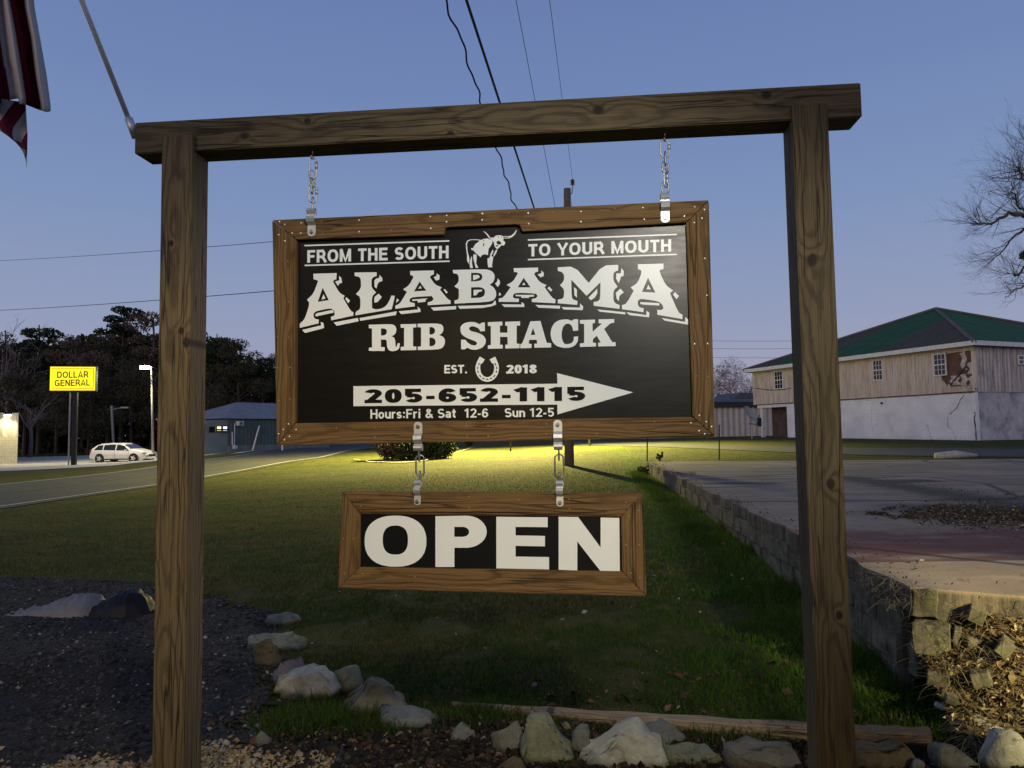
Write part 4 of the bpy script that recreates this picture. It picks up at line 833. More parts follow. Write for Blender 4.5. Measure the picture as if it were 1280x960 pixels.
# ALABAMA: letters with a dropped shadow and hollow counters
c1, c2, c3, c4 = (360, 270, 6.4), (480, 270, 6.4), (600, 270, 6.4), (720, 270, 6.4)
alab = [
 (c1, [[(187,452),(375,447),(372,497),(355,500),(345,515),(395,605),(440,630),(428,648),(438,668),(490,755),(510,762),(508,790),(330,828),(328,800),(355,790),(360,770),(352,745),(325,730),(215,752),(190,768),(188,800),(200,815),(230,822),(228,852),(78,888),(76,855),(100,835),(120,810),(158,690),(135,662),(188,612),(225,510),(205,500),(188,497)], [(262,565),(310,665),(222,678)]]),
 (c1, [[(268,618),(285,652),(250,660)]]), (c1, [[(215,770),(345,742),(352,765),(205,797),(203,780)]]), (c1, [[(395,470),(412,485),(418,525),(398,530),(385,550),(362,515),(395,505)]]), (c1, [[(452,640),(482,668),(468,690),(444,655)]]),
 (c1, [[(245,840),(268,850),(273,890),(120,930),(95,905),(250,868)]]), (c1, [[(350,845),(545,808),(552,835),(375,872)]]),
 (c1, [[(518,442),(697,440),(697,470),(668,480),(655,500),(656,565),(692,603),(658,635),(660,730),(690,740),(730,735),(770,715),(800,670),(815,628),(842,630),(838,660),(818,738),(525,788),(528,758),(558,742),(566,720),(565,640),(530,617),(570,570),(570,500),(558,478),(520,470)]]),
 (c1, [[(718,462),(742,485),(742,510),(715,520),(705,535),(695,572),(678,555),(678,510),(690,492),(718,485)]]), (c1, [[(712,612),(738,640),(705,680),(680,686),(676,665),(680,640)]]), (c1, [[(558,810),(858,755),(852,785),(565,832)]]),
 (c2, [[(198,430),(390,425),(390,458),(368,465),(358,480),(400,540),(455,563),(440,580),(500,655),(525,668),(525,695),(340,706),(340,682),(372,675),(388,655),(372,632),(220,640),(195,655),(195,680),(235,690),(237,715),(80,735),(78,710),(110,695),(130,670),(172,598),(142,578),(190,545),(225,480),(215,465),(200,462)], [(275,515),(328,588),(230,595)]]),
 (c2, [[(280,548),(293,570),(263,573)]]), (c2, [[(215,660),(342,650),(325,660),(322,678),(260,685),(258,668),(218,672)]]), (c2, [[(412,450),(435,465),(435,498),(408,508),(388,480),(412,470)]]), (c2, [[(478,575),(502,602),(490,612),(466,580)]]), (c2, [[(92,650),(110,665),(85,688)]]),
 (c2, [[(258,715),(280,735),(283,760),(128,778),(105,755),(262,740)]]), (c2, [[(365,725),(570,712),(568,738),(388,750)]]),
 (c2, [[(542,422),(800,415),(850,425),(878,455),(880,490),(868,520),(840,540),(875,565),(893,600),(890,640),(868,668),(820,680),(556,693),(556,668),(585,660),(592,640),(590,575),(555,555),(590,518),(590,470),(575,452),(545,448)], [(690,445),(750,445),(775,455),(782,480),(770,505),(740,512),(690,515)], [(690,562),(770,560),(797,575),(803,600),(795,630),(765,645),(690,648)]]),
 (c2, [[(706,462),(750,462),(762,480),(735,495),(706,505)]]), (c2, [[(710,582),(775,580),(780,592),(750,600),(732,625),(710,628)]]), (c2, [[(905,490),(922,510),(922,535),(905,560),(883,530),(900,515)]]), (c2, [[(918,600),(933,622),(912,630)]]), (c2, [[(582,712),(800,705),(860,695),(885,665),(892,700),(855,715),(780,728),(600,735)]]),
 (c3, [[(265,407),(462,402),(462,435),(440,440),(430,455),(475,520),(530,543),(515,562),(575,645),(602,660),(600,690),(412,680),(412,655),(445,650),(458,630),(440,610),(285,605),(262,620),(258,640),(275,652),(308,652),(306,680),(145,678),(145,652),(180,645),(240,560),(208,542),(262,512),(298,450),(290,438),(268,438)], [(345,485),(402,562),(298,562)]]),
 (c3, [[(347,522),(360,542),(332,543)]]), (c3, [[(280,622),(430,622),(430,635),(390,638),(388,647),(328,647),(325,635),(282,633)]]), (c3, [[(488,425),(508,445),(508,470),(482,482),(458,458),(488,448)]]), (c3, [[(550,555),(577,582),(565,597),(538,570)]]), 
 (c3, [[(328,680),(350,695),(352,720),(190,720),(168,698),(330,700)]]), (c3, [[(440,703),(640,710),(638,734),(465,725)]]),
 (c3, [[(620,400),(755,393),(870,525),(983,385),(1108,380),(1108,425),(1086,432),(1068,450),(1070,510),(1103,555),(1068,590),(1070,670),(1088,692),(1120,705),(1118,735),(910,710),(910,680),(948,672),(963,650),(965,520),(853,630),(730,500),(732,640),(745,660),(780,672),(778,703),(620,690),(622,660),(655,655),(670,640),(672,578),(638,545),(670,510),(672,460),(650,435),(622,430)]]),
 (c3, [[(752,560),(775,580),(775,645),(755,625)]]), (c3, [[(938,572),(940,610),(918,645),(886,665),(868,645)]]), (c4, [[(365,405),(385,430),(383,470),(362,475),(345,530),(322,490),(325,450),(362,448)]]), (c4, [[(358,572),(385,602),(350,630),(345,675),(325,650),(322,605)]]),
 (c3, [[(800,690),(825,715),(823,745),(668,740),(650,720),(800,725)]]), (c4, [[(172,740),(397,762),(397,780),(190,757)]]),
 (c4, [[(498,375),(705,370),(705,415),(680,418),(672,435),(720,540),(782,588),(757,607),(825,765),(858,782),(858,818),(655,782),(655,742),(688,745),(705,730),(695,700),(665,675),(520,652),(498,670),(498,700),(510,722),(545,730),(543,762),(370,738),(370,705),(405,695),(465,588),(440,562),(498,525),(530,440),(520,420),(500,417)], [(580,485),(640,605),(532,597)]]),
 (c4, [[(583,540),(603,580),(568,577)]]), (c4, [[(515,680),(670,688),(672,708),(550,702),(520,697)]]), (c4, [[(798,600),(830,630),(810,657),(782,620)]]), (c4, [[(567,750),(590,765),(590,803),(430,785),(405,762),(567,785)]]), (c4, [[(880,800),(903,820),(902,862),(715,830),(690,808),(880,840)]]),
]
for kk, (cc, polys) in enumerate(alab):
    big = len(polys[0]) > 20; shape_mesh('letter' if big else 'letter_shadow', [P1(rnd_poly(p) if big else p, *cc) for p in polys], LY, W_, sign)
c5 = (450, 385, 7.53)
sh = lambda pts: [(a + 1204.8, b) for a, b in pts]
rib = [
 [[(68,150),(270,143),(315,155),(330,190),(325,225),(310,245),(285,258),(310,275),(318,300),(322,355),(332,360),(342,325),(362,325),(358,370),(335,395),(290,402),(255,392),(240,360),(238,300),(225,290),(183,290),(183,362),(218,362),(218,398),(68,398),(68,368),(98,365),(98,185),(68,182)], [(183,185),(215,185),(235,195),(240,215),(232,240),(210,252),(183,252)]],
 [[(368,145),(518,142),(518,175),(487,177),(487,355),(518,357),(518,390),(370,392),(370,360),(402,358),(402,180),(370,178)]],
 [[(530,140),(700,137),(755,145),(775,170),(775,205),(760,232),(735,248),(770,262),(790,290),(788,335),(765,370),(720,385),(532,390),(532,358),(563,355),(563,175),(530,172)], [(643,172),(670,172),(690,185),(697,205),(690,230),(668,242),(643,242)], [(643,272),(670,272),(692,285),(702,308),(697,335),(675,352),(643,353)]],
 [[(1168,128),(1168,210),(1125,212),(1110,185),(1070,165),(1035,165),(1018,180),(1020,198),(1045,212),(1100,225),(1150,248),(1177,285),(1175,330),(1145,368),(1090,388),(1040,385),(1000,368),(980,383),(943,382),(943,292),(983,290),(1005,320),(1045,345),(1080,345),(1095,330),(1088,312),(1050,295),(990,272),(950,245),(935,205),(938,165),(970,135),(1020,122),(1075,125),(1120,145),(1135,130)]],
 [sh([(-8,125),(128,120),(130,155),(105,160),(107,225),(177,225),(177,160),(157,158),(157,122),(297,117),(297,157),(265,158),(265,328),(293,331),(293,372),(157,375),(157,340),(180,338),(178,265),(107,265),(107,340),(133,340),(133,375),(-8,378),(-8,345),(20,342),(20,162),(-8,160)])],
 [sh([(395,117),(490,113),(550,320),(592,325),(592,365),(432,368),(432,330),(460,328),(455,292),(385,293),(378,328),(407,332),(405,370),(299,373),(299,334),(320,325)]), sh([(420,180),(442,245),(398,248)])],
 [sh([(848,97),(848,205),(802,208),(790,160),(765,140),(735,140),(705,165),(690,225),(695,290),(715,330),(745,335),(785,325),(805,300),(808,262),(848,260),(845,310),(815,350),(760,370),(700,368),(640,350),(600,305),(585,240),(595,175),(630,125),(680,102),(740,97),(790,112),(805,98)])],
 [sh([(865,105),(1008,100),(1008,133),(985,137),(985,215),(1075,137),(1042,135),(1042,98),(1190,95),(1190,130),(1155,135),(1095,190),(1172,315),(1203,315),(1205,352),(1038,355),(1038,320),(1063,318),(1025,255),(988,285),(988,320),(1017,322),(1017,355),(865,360),(865,328),(905,322),(905,142),(865,138)])]]
for polys in rib: shape_mesh('letter', [P1(rnd_poly(p), *c5) for p in polys], LY, W_, sign)
shoe = [(1120,452),(1098,490),(1082,530),(1077,570),(1088,622),(1120,665),(1155,685),(1190,692),(1225,685),(1258,665),(1292,622),(1303,570),(1299,530),(1284,490),(1265,452),(1213,478),(1235,515),(1252,520),(1258,560),(1248,608),(1222,638),(1190,648),(1158,638),(1132,608),(1123,560),(1128,520),(1146,515),(1168,478)]
dash = []
for a in (150, 172, 194, 222, 246, 270, 294, 318, 346, 368, 390):
    cx_, cy_ = 1190 + 90 * math.cos(R(a)), 572 - 96 * math.sin(R(a)); tx_, ty_ = -math.sin(R(a)) * 11, -math.cos(R(a)) * 11; nx_, ny_ = math.cos(R(a)) * 5, -math.sin(R(a)) * 5
    dash.append([(cx_ - tx_ - nx_, cy_ - ty_ - ny_), (cx_ + tx_ - nx_, cy_ + ty_ - ny_), (cx_ + tx_ + nx_, cy_ + ty_ + ny_), (cx_ - tx_ + nx_, cy_ - ty_ + ny_)])
shape_mesh('horseshoe_emblem', [P1(rnd_poly(shoe), *c5)] + [P1(p, *c5) for p in dash], LY, W_, sign)
c7 = (570, 275, 14.22)
bull = [
 [[(250,470),(280,480),(330,400),(400,350),(460,315),(540,300),(600,320),(640,330),(630,390),(600,440),(570,480),(560,530),(555,600),(520,590),(490,585),(445,602),(425,640),(330,560),(300,520),(260,505)], [(470,335),(490,330),(480,355)], [(480,375),(492,400),(480,440),(462,440),(470,410)]],
 [[(430,325),(330,315),(230,320),(180,345),(158,400),(165,500),(180,600),(180,700),(210,755),(225,700),(220,640),(190,540),(180,400),(200,350),(250,330),(340,328),(420,345)]],
 [[(300,580),(355,600),(350,680),(345,750),(385,825),(335,830),(300,690),(290,620)]], [[(262,620),(272,640),(268,740),(285,832),(235,832),(225,750),(240,680)]],
 [[(600,600),(650,640),(640,700),(625,790),(640,815),(560,820),(550,760),(545,660),(580,650)]], [[(640,500),(655,530),(620,610),(590,600)]], [[(700,500),(725,510),(700,570),(650,640),(660,580)]],
 [[(650,290),(700,250),(760,240),(830,260),(835,300),(830,340),(865,370),(860,400),(840,430),(800,420),(760,460),(720,500),(680,450),(665,410),(660,370),(640,350)], [(708,360),(750,340),(800,380),(780,408),(740,412),(712,392)], [(735,262),(755,270),(750,285),(730,272)], [(785,265),(808,268),(800,285)], [(690,430),(725,418),(745,430),(715,452)]],
 [[(470,172),(500,180),(550,220),(600,290),(620,310),(580,300),(550,260),(520,220)]], [[(836,258),(900,262),(970,250),(1020,210),(1065,145),(1070,165),(1040,230),(990,275),(930,300),(840,300),(838,290),(920,286),(958,274),(900,275),(836,270)]], [[(600,290),(645,285),(648,320),(610,330)]]]
for polys in bull: shape_mesh('longhorn_emblem', [P1(p, *c7) for p in polys], LY, W_, sign)
n1_ = sc([(82,201),(110,216),(198,208),(150,262),(194,262),(77,271),(110,304),(506,193),(507,254),(886,174),(889,236),(973,168),(973,202),(1163,157),(1163,192)], 330, 230, 4.267)
n2_ = sc([(12,157),(12,191),(257,155),(260,212),(538,147),(538,201),(869,127),(876,188),(1145,121),(1197,136),(1090,171),(1184,182),(1143,206),(1199,397),(1211,594),(1145,853),(1213,852)], 600, 230, 4.267)
n3_ = sc([(72,177),(130,177),(72,340),(138,338),(79,515),(138,507),(130,640),(102,670),(170,670),(77,693),(135,707),(108,725),(385,660),(590,657),(592,709),(1080,648),(1083,706),(1195,649),(1196,703)], 330, 380, 4.267)
n4_ = sc([(1158,383),(1217,388),(1170,594),(1125,635),(1208,629),(1235,655),(1168,677),(1198,693),(930,628),(623,693),(43,650),(43,703),(355,640),(354,694)], 600, 380, 4.267)
nails(n1_ + n2_ + n3_[6:12] + n4_[2:8], sf, sign, 0, M['screw'])
nails(n3_[:6] + n3_[12:] + n4_[:2] + n4_[8:] + sc([(152,155),(389,152),(719,132),(1160,708)], 600, 230, 4.267) + sc([(307,200),(312,262),(680,190),(678,246),(126,411),(130,629),(130,817),(72,817)], 330, 230, 4.267), sf, sign, 0, M['rust'], .0034)

# ---- bent pipe straps, chains
def strap(parent, x, z, up, w_=.036, sc__=1.0):
    """bent zinc strap: flat tab with a bolt, two rolls towards the chain; up = +1 when the chain is above"""
    k = sc__; pr = [(0.0, -.056), (0.0, -.022), (-.006, -.017), (-.020, -.010), (-.025, .004), (-.018, .016), (-.004, .020), (-.004, .026), (-.014, .031), (-.018, .040), (-.012, .050), (.000, .054), (.012, .046), (.010, .026)]
    e_ = empty_part = None; mb = MB(); V = []
    for i, (y, zz) in enumerate(pr):
        for sx_ in (-1, 1): V.append((sx_ * w_ / 2, (y - .0015) * k, zz * k * up))
    n_ = len(pr); thick = .0028; V2 = [(a, b + thick, c_) for a, b, c_ in V]
    fs = []
    for i in range(n_ - 1):
        a = 2 * i; fs += [(a, a + 1, a + 3, a + 2), (a + 2 * n_, a + 2 + 2 * n_, a + 3 + 2 * n_, a + 1 + 2 * n_), (a, a + 2, a + 2 + 2 * n_, a + 2 * n_), (a + 1, a + 1 + 2 * n_, a + 3 + 2 * n_, a + 3)]
    mb.add(V + V2, fs)
    tabz = -.056 * k * up; R_ = w_ / 2; cap = [(R_ * math.cos(t), tabz - up * R_ * .75 * math.sin(t)) for t in np.linspace(0, math.pi, 9)]; mb.prism(cap, -.0015 * k, -.0015 * k + thick)
    o = obj('strap_bracket', mb, M['zinc'], parent, bevel=0); o.location = (x, -.004, z)
    m2 = MB(); b_ = [(0, -.004, 0), (0, -.009, 0)]; m2.tube([(0, .0, -.050 * k * up), (0, -.007, -.050 * k * up)], .009, 6); m2.tube([(0, -.007, -.050 * k * up), (0, -.012, -.050 * k * up)], .0055, 10)
    q_ = obj('bolt', m2, M['dull_steel'], o); return o
def link_mesh(L, W, r, name='chain_link', quick=False):
    pts = []; h_ = L / 2 - W / 2
    for i in range(9): t = math.pi * i / 8; pts.append((W / 2 * math.cos(t), 0, h_ + W / 2 * math.sin(t)))
    for i in range(9): t = math.pi + math.pi * i / 8; pts.append((W / 2 * math.cos(t), 0, -h_ + W / 2 * math.sin(t)))
    mb = MB().tube(pts, r, 8, closed=True)
    if quick: mb.tube([(W / 2, 0, -.002), (W / 2, 0, h_ * .95)], r * 1.9, 6)
    m = mb.mesh(name); m.materials.append(M['dull_steel'] if not quick else M['zinc']); m.polygons.foreach_set('use_smooth', [True] * len(m.polygons)); return m
def chain(label, group, fr, y, items, eye=None):
    """items: (px centre u, v top, v bottom, width px, edge_on, quick)"""
    x0, z0 = fr.loc(items[0][0], items[0][1], off=y); r_ = empty('chain', label, 'chain', matrix=fr.matrix() @ Matrix.Translation((x0, y, z0)), group=group)
    for (u, v0, v1, wp, edge, quick) in items:
        xa, za = fr.loc(u, v0 - 1.2, off=y); xb, zb = fr.loc(u, v1 + 1.2, off=y); L = za - zb
        o = bpy.data.objects.new('quick_link' if quick else 'chain_link', link_mesh(L, wp * .0033, .0036 if quick else .0034, 'quick_link' if quick else 'chain_link', quick)); col.objects.link(o); o.parent = r_
        o.location = ((xa + xb) / 2 - x0, 0, (za + zb) / 2 - z0); o.rotation_euler = (0, 0, R(88) if edge == 1 else (R(12) if not edge else R(edge)))
    if eye:
        mb = MB(); ring = [(.009 * math.cos(t), 0, .009 * math.sin(t)) for t in np.linspace(0, 2 * math.pi, 13)[:-1]]; mb.tube(ring, .003, 6, closed=True); mb.tube([(0, 0, .008), (0, 0, .04)], .003, 6)
        o = obj('eye_bolt', mb, M['dull_steel'], r_, smooth=True); xe, ze = fr.loc(*eye, off=y); o.location = (xe - x0, 0, ze - z0); o.rotation_euler = (0, 0, R(70))
    return r_
for (u, v) in ((390, 276), (831, 258)): x, z = sf.loc(u, v); strap(sign, x, z, 1)
for (u, v) in ((523, 548), (697.5, 546)): x, z = sf.loc(u, v); strap(sign, x, z, -1)
chain('chain of quick links holding the left end of the big sign from the beam', 'chains under the beam', sf, .012, [(391, 199, 222, 9, 0, True), (390.5, 214, 233, 6.5, 30, False), (390, 224, 241, 5, 1, False), (391, 233, 252, 10, 0, True), (391, 248, 264, 4, 1, False)], (390.5, 196))
chain('chain of quick links holding the right end of the big sign from the beam', 'chains under the beam', sf, .012, [(831, 176, 196, 11, 0, True), (831.5, 191, 206, 6, 1, False), (831.5, 203, 215, 8, 0, False), (832, 212, 233, 8, 55, True), (831.5, 229, 241, 9, 0, False)], (831, 174))
# ---- OPEN sign, hanging slightly tilted
def Rm(a, b, c):
    ca, sa, cb, sb, cc, s3 = math.cos(a), math.sin(a), math.cos(b), math.sin(b), math.cos(c), math.sin(c)
    return np.array([[cc, -s3, 0], [s3, cc, 0], [0, 0, 1]]) @ np.array([[cb, 0, sb], [0, 1, 0], [-sb, 0, cb]]) @ np.array([[1, 0, 0], [0, ca, -sa], [0, sa, ca]])
of = Frame((-.1114, 3.10, 1.1707), Rm(-.1003, .0033, -.1784))
op = empty('open_sign', 'small OPEN board with thick white letters in a wooden frame, hanging below the big sign', 'sign', matrix=of.matrix())
Oo = [(427.5, 614.3), (803, 616), (808.3, 745.7), (422.4, 735.4)]; Oi = [(450.5, 642.6), (776.6, 646), (777.6, 714), (450, 708.5)]
for i, mt in ((0, 'frame_x'), (1, 'frame_z'), (2, 'frame_x'), (3, 'frame_z')):
    board('frame_board', [Oo[i], Oo[(i + 1) % 4], Oi[(i + 1) % 4], Oi[i]], of, 0 if i % 2 == 0 else .0004, .036, M[mt], op)
obj('panel', MB().prism([of.loc(*p) for p in [(438, 632), (788, 635), (790, 725), (437, 718)]], .008, .016), M['print_black'], op)
co = (400, 560, 2.909)
Pop = lambda pts: [of.loc(*p, off=.0) for p in sc(pts, *co)]
ell = lambda cx_, cy_, rx, ry, e_=.85: [(cx_ + rx * math.copysign(abs(math.cos(t)) ** e_, math.cos(t)), cy_ + ry * math.copysign(abs(math.sin(t)) ** e_, math.sin(t))) for t in np.linspace(0, 2 * math.pi, 49)[:-1]]
opn = [[ell(272.5, 339, 112.5, 93), ell(272, 335, 46, 53, .8)],
 [[(418,248),(530,246)] + [(530 + 75 * math.cos(t), 304.5 - 58.5 * math.sin(t)) for t in np.linspace(1.4, -1.4, 14)] + [(530,363),(487,363),(487,433),(418,433)], [(487,287),(518,287)] + [(518 + 23 * math.cos(t), 305 - 18 * math.sin(t)) for t in np.linspace(1.3, -1.3, 8)] + [(518,323),(487,323)]],
 [[(640,250),(827,252),(827,288),(710,287),(710,318),(817,320),(817,358),(710,356),(710,395),(832,397),(832,442),(640,438)]],
 [[(867,250),(938,251),(1020,362),(1020,253),(1088,254),(1090,451),(1020,449),(935,340),(935,446),(867,443)]]]
for polys in opn: shape_mesh('letter', [Pop(p) for p in polys], .0068, M['print_white'], op)
nails(sc([(138,178),(148,211),(543,178),(542,218),(722,188),(905,186),(907,222),(1112,197),(1124,248),(1158,228),(1113,352),(1161,352),(1130,455),(1163,472),(345,468),(154,458),(88,455),(85,330),(122,330)], *co), of, op, 0, M['rust'], .0034)
for (u, v) in ((522.5, 614), (700, 615)): x, z = of.loc(u, v); strap(op, x, z, 1, .028, .85)
chain('single steel links joining the signs on the left, below the letters Hours', 'chains between the two signs', sf, .004, [(524, 562, 575, 4, 1, False), (525, 570, 594, 10, 0, False), (525, 590, 604, 4, 1, False)])
chain('single steel links joining the signs on the right, left of the utility pole foot', 'chains between the two signs', sf, .004, [(698.5, 562, 574, 4, 1, False), (699, 569, 596, 11, 0, False), (699.5, 592, 604, 4, 1, False)])

# ---------------- flag on its staff behind the left end of the beam
pb = gate_f.loc(163, 160); A_ = GO + t_g * pb[0] + n_g * .02 + np.array([0, 0, pb[1]])
d_ = ray(102, 0); B_ = C0 + d_ * (np.linalg.norm(A_ - C0) * .985 / np.linalg.norm(d_) * 1.06)
dp = (B_ - A_); dp /= np.linalg.norm(dp); tip = A_ + dp * 1.9
fp = empty('flag_staff', 'thin pale aluminium flag staff leaning up and left from the end of the beam', 'flag pole', tuple(A_))
AL = plain('aluminium', (.72, .72, .70), .4, .25, .1, 20, .05)
obj('staff', MB().tube([(0, 0, 0), tuple(dp * 1.9)], .011, 12), AL, fp, smooth=True)
obj('joint_ring', MB().tube([tuple(dp * .60), tuple(dp * .615)], .0125, 12), M['dull_steel'], fp, smooth=True)
bv, bf = [], None
obj('bracket_cup', MB().tube([tuple(-dp * .035), tuple(dp * .05)], .018, 12), M['zinc'], fp, smooth=True)
obj('finial', MB().tube([tuple(dp * 1.9), tuple(dp * 1.95)], [.018, .004], 10), AL, fp, smooth=True)
# the flag hangs limp from the staff: stripes run down it, gathered in folds
q = N('flag_cloth'); at = q.n('Attribute', attribute_name='stripe'); sx = q.n('SeparateXYZ'); q.put(sx.inputs[0], at.outputs['Vector'])
st = q.math('GREATER_THAN', q.math('FRACT', q.math('MULTIPLY', sx.outputs[0], 6.5)), .5)
c = q.mix(st, (.13, .009, .025), (.44, .41, .39))
can = q.math('MULTIPLY', q.math('LESS_THAN', sx.outputs[0], .54), q.math('LESS_THAN', sx.outputs[1], .40)); c = q.mix(can, c, (.02, .03, .09))
n_ = q.noise(q.tc.outputs['Object'], 300, 2); q.bump(n_, .15, .001)
M['flag'] = q.done(c, .85, 0, .2)
# placed so that its free (striped) edge hangs at the left of the frame
fy = float(A_[1]); FU = lambda u, v, y=3.35: atY(u, v, y)
rows = [(-420, [-60, -30, 0, 25, 50, 60, 52]), (-250, [-50, -30, -5, 10, 22, 34, 30]), (0, [-44, -34, -18, 4, 14, 33, 42]), (45, [-42, -30, -10, 10, 24, 42, 50]), (90, [-40, -25, -2, 16, 32, 47, 58]), (128, [-38, -20, 3, 24, 37, 54, 63])]
nV, stp = [], []; nu = 90; nvv = 70
for j in range(nvv):
    v = -420 + (135 + 420) * j / (nvv - 1)
    for i in range(nu):
        u = i / (nu - 1)
        xs_ = [np.interp(v, [r_[0] for r_ in rows], [r_[1][k] for r_ in rows]) for k in range(7)]
        xx = np.interp(u, np.linspace(0, 1, 7), xs_); y = 3.25 + .05 * math.sin(u * 19 + v * .004) + .02 * math.sin(u * 41 + 1) + .05 * u
        vv = v + 5 * math.sin(u * 8 + .5) * (v > 0) - (7 * (u < .5)) * (v > 90)
        P_ = atY(xx, vv, y); nV.append(P_); stp.append((.535 + .385 * u + .0, .42 + .58 * j / nvv if j > 26 else .2 + .2 * j / 26, 0))
Fq = [(j * nu + i, j * nu + i + 1, (j + 1) * nu + i + 1, (j + 1) * nu + i) for j in range(nvv - 1) for i in range(nu - 1)]
# the corner that hangs lower
base = len(nV); nu2, nv2 = 30, 26
for j in range(nv2):
    b = j / (nv2 - 1)
    for i in range(nu2):
        a = i / (nu2 - 1); xl, xr = np.interp(b, [0, .45, 1], [-40, -30, 33]), np.interp(b, [0, .5, .8, 1], [32, 34.5, 34, 33.5]); top_, bot = 118, 208
        yl = np.interp(b, [0, 1], [118, 209]); yr = np.interp(b, [0, 1], [128, 209]); bb = np.interp(a, [0, 1], [yl - 12 * b * 0, yr])
        P_ = atY(xl + (xr - xl) * a, bb + (1 - a) * (-28) * b, 3.33 + .03 * math.sin(a * 7 + b * 3)); nV.append(P_); stp.append((.55 + .30 * (a * .9 + b * .75), .97, 0))
Fq += [(base + j * nu2 + i, base + j * nu2 + i + 1, base + (j + 1) * nu2 + i + 1, base + (j + 1) * nu2 + i) for j in range(nv2 - 1) for i in range(nu2 - 1)]
fm = big_mesh('flag', nV, Fq, M['flag'], True); at_ = fm.attributes.new('stripe', 'FLOAT_VECTOR', 'POINT'); at_.data.foreach_set('vector', np.array(stp, np.float32).ravel())
fo = obj('flag', fm, None); tag(fo, 'limp red and white striped flag hanging in the top left corner', 'flag')
so_ = fo.modifiers.new('thick', 'SOLIDIFY'); so_.thickness = .0015

# ================================================================== POLE AND WIRES
pp = G(711.5, 582); PD = float(pp[1])
PW = plain('pole_wood', (.12, .09, .065), .9, 0, .35, 6, .5)
pole = empty('utility_pole', 'dark wooden utility pole standing on the lawn behind the signs', 'utility pole', tuple(pp))
ptop = atY(709, 236, PD); px_l = lambda u, v: atY(u, v, PD) - pp
tp = np.array([ptop[0] - pp[0], 0, ptop[2] - pp[2]])
obj('pole_shaft', MB().tube([(0, 0, -.2), tuple(tp * .5), tuple(tp)], [.175, .155, .13], 14), PW, pole, smooth=True)
ins = MB(); b0 = tp + np.array([.14, 0, -.25]); ins.tube([tuple(tp + [.0, -.14, -.35]), tuple(b0 + [0.04, 0, .1]), tuple(b0 + [.06, 0, .42])], .02, 6)
obj('insulator_bracket', ins, M['dull_steel'], pole)
ins = MB()
for k in range(3): ins.tube([tuple(b0 + [.06, 0, .40 + k * .07]), tuple(b0 + [.06, 0, .45 + k * .07])], [.09, .05], 10)
obj('insulator', ins, plain('insulator_glaze', (.05, .05, .06), .3, 0, .1, 20, 0), pole)
obj('ground_wire', MB().tube([tuple(tp * f + np.array([.16, -.02, 0])) for f in (.1, .4, .7, .95)], .008, 5), M['dull_steel'], pole)
WIRE = plain('wire', (.015, .015, .017), .6, 0, .1, 5, 0)
def wire(label, A, Bp, r, sag, twist=0, ext=1.0, group='overhead lines to the utility pole', k=60):
    A = np.array(A); Bp = A + (np.array(Bp) - A) * ext; Q = []
    for i in range(k + 1):
        u = i / k; p = A * (1 - u) + Bp * u - np.array([0, 0, 4 * sag * u * (1 - u)])
        if twist: p = p + np.array([(math.sin(u * 290) + .6 * math.sin(u * 117 + 2) + .5 * math.sin(u * 640)) * twist, 0, math.cos(u * 230) * twist])
        Q.append(p)
    return tag(obj('overhead_wire', MB().tube(Q, r, 5), WIRE, smooth=True), label, 'wire', group)
def through(u1, v1, u2, v2, h):
    """a wire from the pole over the viewer: passes through two sight lines, level with height h above"""
    # point on the pole's vertical plane, extrapolating the picture line down to the pole, and the point where the sight line reaches height h
    d = ray(u2, v2); k = (h - CZ) / d[2]; far = C0 + d * k
    s_ = (u1 - u2) / (v1 - v2); vv = v1
    for _ in range(40): uu = u1 + (vv - v1) * s_; vv = vv + ((711 - uu) / s_) * .5 if abs(s_) > .02 else vv
    return atY(711, vv, PD), far
for (a, lab, r, tw, h, kk) in (((667, 258, 583, 0), 'thick black cable, darkest of the lines over the sign', .017, 0, 6.2, 60), ((645, 260, 559, 0), 'crooked twisted cable, leftmost of the lines over the sign', .011, .016, 6.0, 500),
        ((693, 254, 645, 0), 'thin line between the thick cable and the pole top line', .0065, 0, 9.5, 60), ((713, 240, 687, 0), 'thin line running to the insulator on top of the pole', .0065, 0, 10.2, 60)):
    A, Bp = through(*a, h)
    if 'insulator' in lab: A = pp + b0 + np.array([.06, 0, .6])
    wire(lab, A, Bp, r, .0, tw, 2.2, k=kk)
wire('upper of the two lines crossing the sky on the left', atY(700, 270, PD), atY(0, 323, 70), .017, .3, 0, 1.3, 'distant lines crossing on the left')
wire('lower of the two lines crossing the sky on the left', atY(700, 331, PD), atY(0, 385, 70), .022, .3, 0, 1.3, 'distant lines crossing on the left')
for (v0, v1) in ((423, 425), (433, 434.5), (443.5, 446)):
    wire('faint level wire in the sky between the sign and the right post' if v0 == 423 else ('middle faint level wire left of the green roof' if v0 == 433 else 'lowest faint level wire left of the green roof'), atY(700, v0 - 3, 62), atY(1010, v1, 60), .012, .2, 0, 1.1, 'distant lines by the house')
# ---------------- thin black stakes and little posts
BS = plain('black_stake_metal', (.015, .015, .015), .5, .5, .2, 20, 0)
def stake(name, label, cat, u, v0, v1, r, lean=0, group=None):
    p = G(u, v1); t_ = atY(u + lean, v0, p[1]); o = obj(name, MB().tube([(0, 0, -.1), tuple(t_ - p)], r, 8), BS if r < .1 else PW, loc=tuple(p)); return tag(o, label, cat, group)
stake('metal_stake', 'thin black stake at the far left corner of the slab', 'stake', 809, 536, 579, .022, 0, 'black stakes by the slab')
stake('metal_stake', 'thin black stake farther right, before the cream metal building', 'stake', 899, 531, 575, .022, 0, 'black stakes by the slab')
stake('short_post', 'short wooden post coloured as a backlit silhouette far across the lawn under the sign', 'post', 737, 546, 557, .095)  # black material stands in for the post's unlit, backlit side

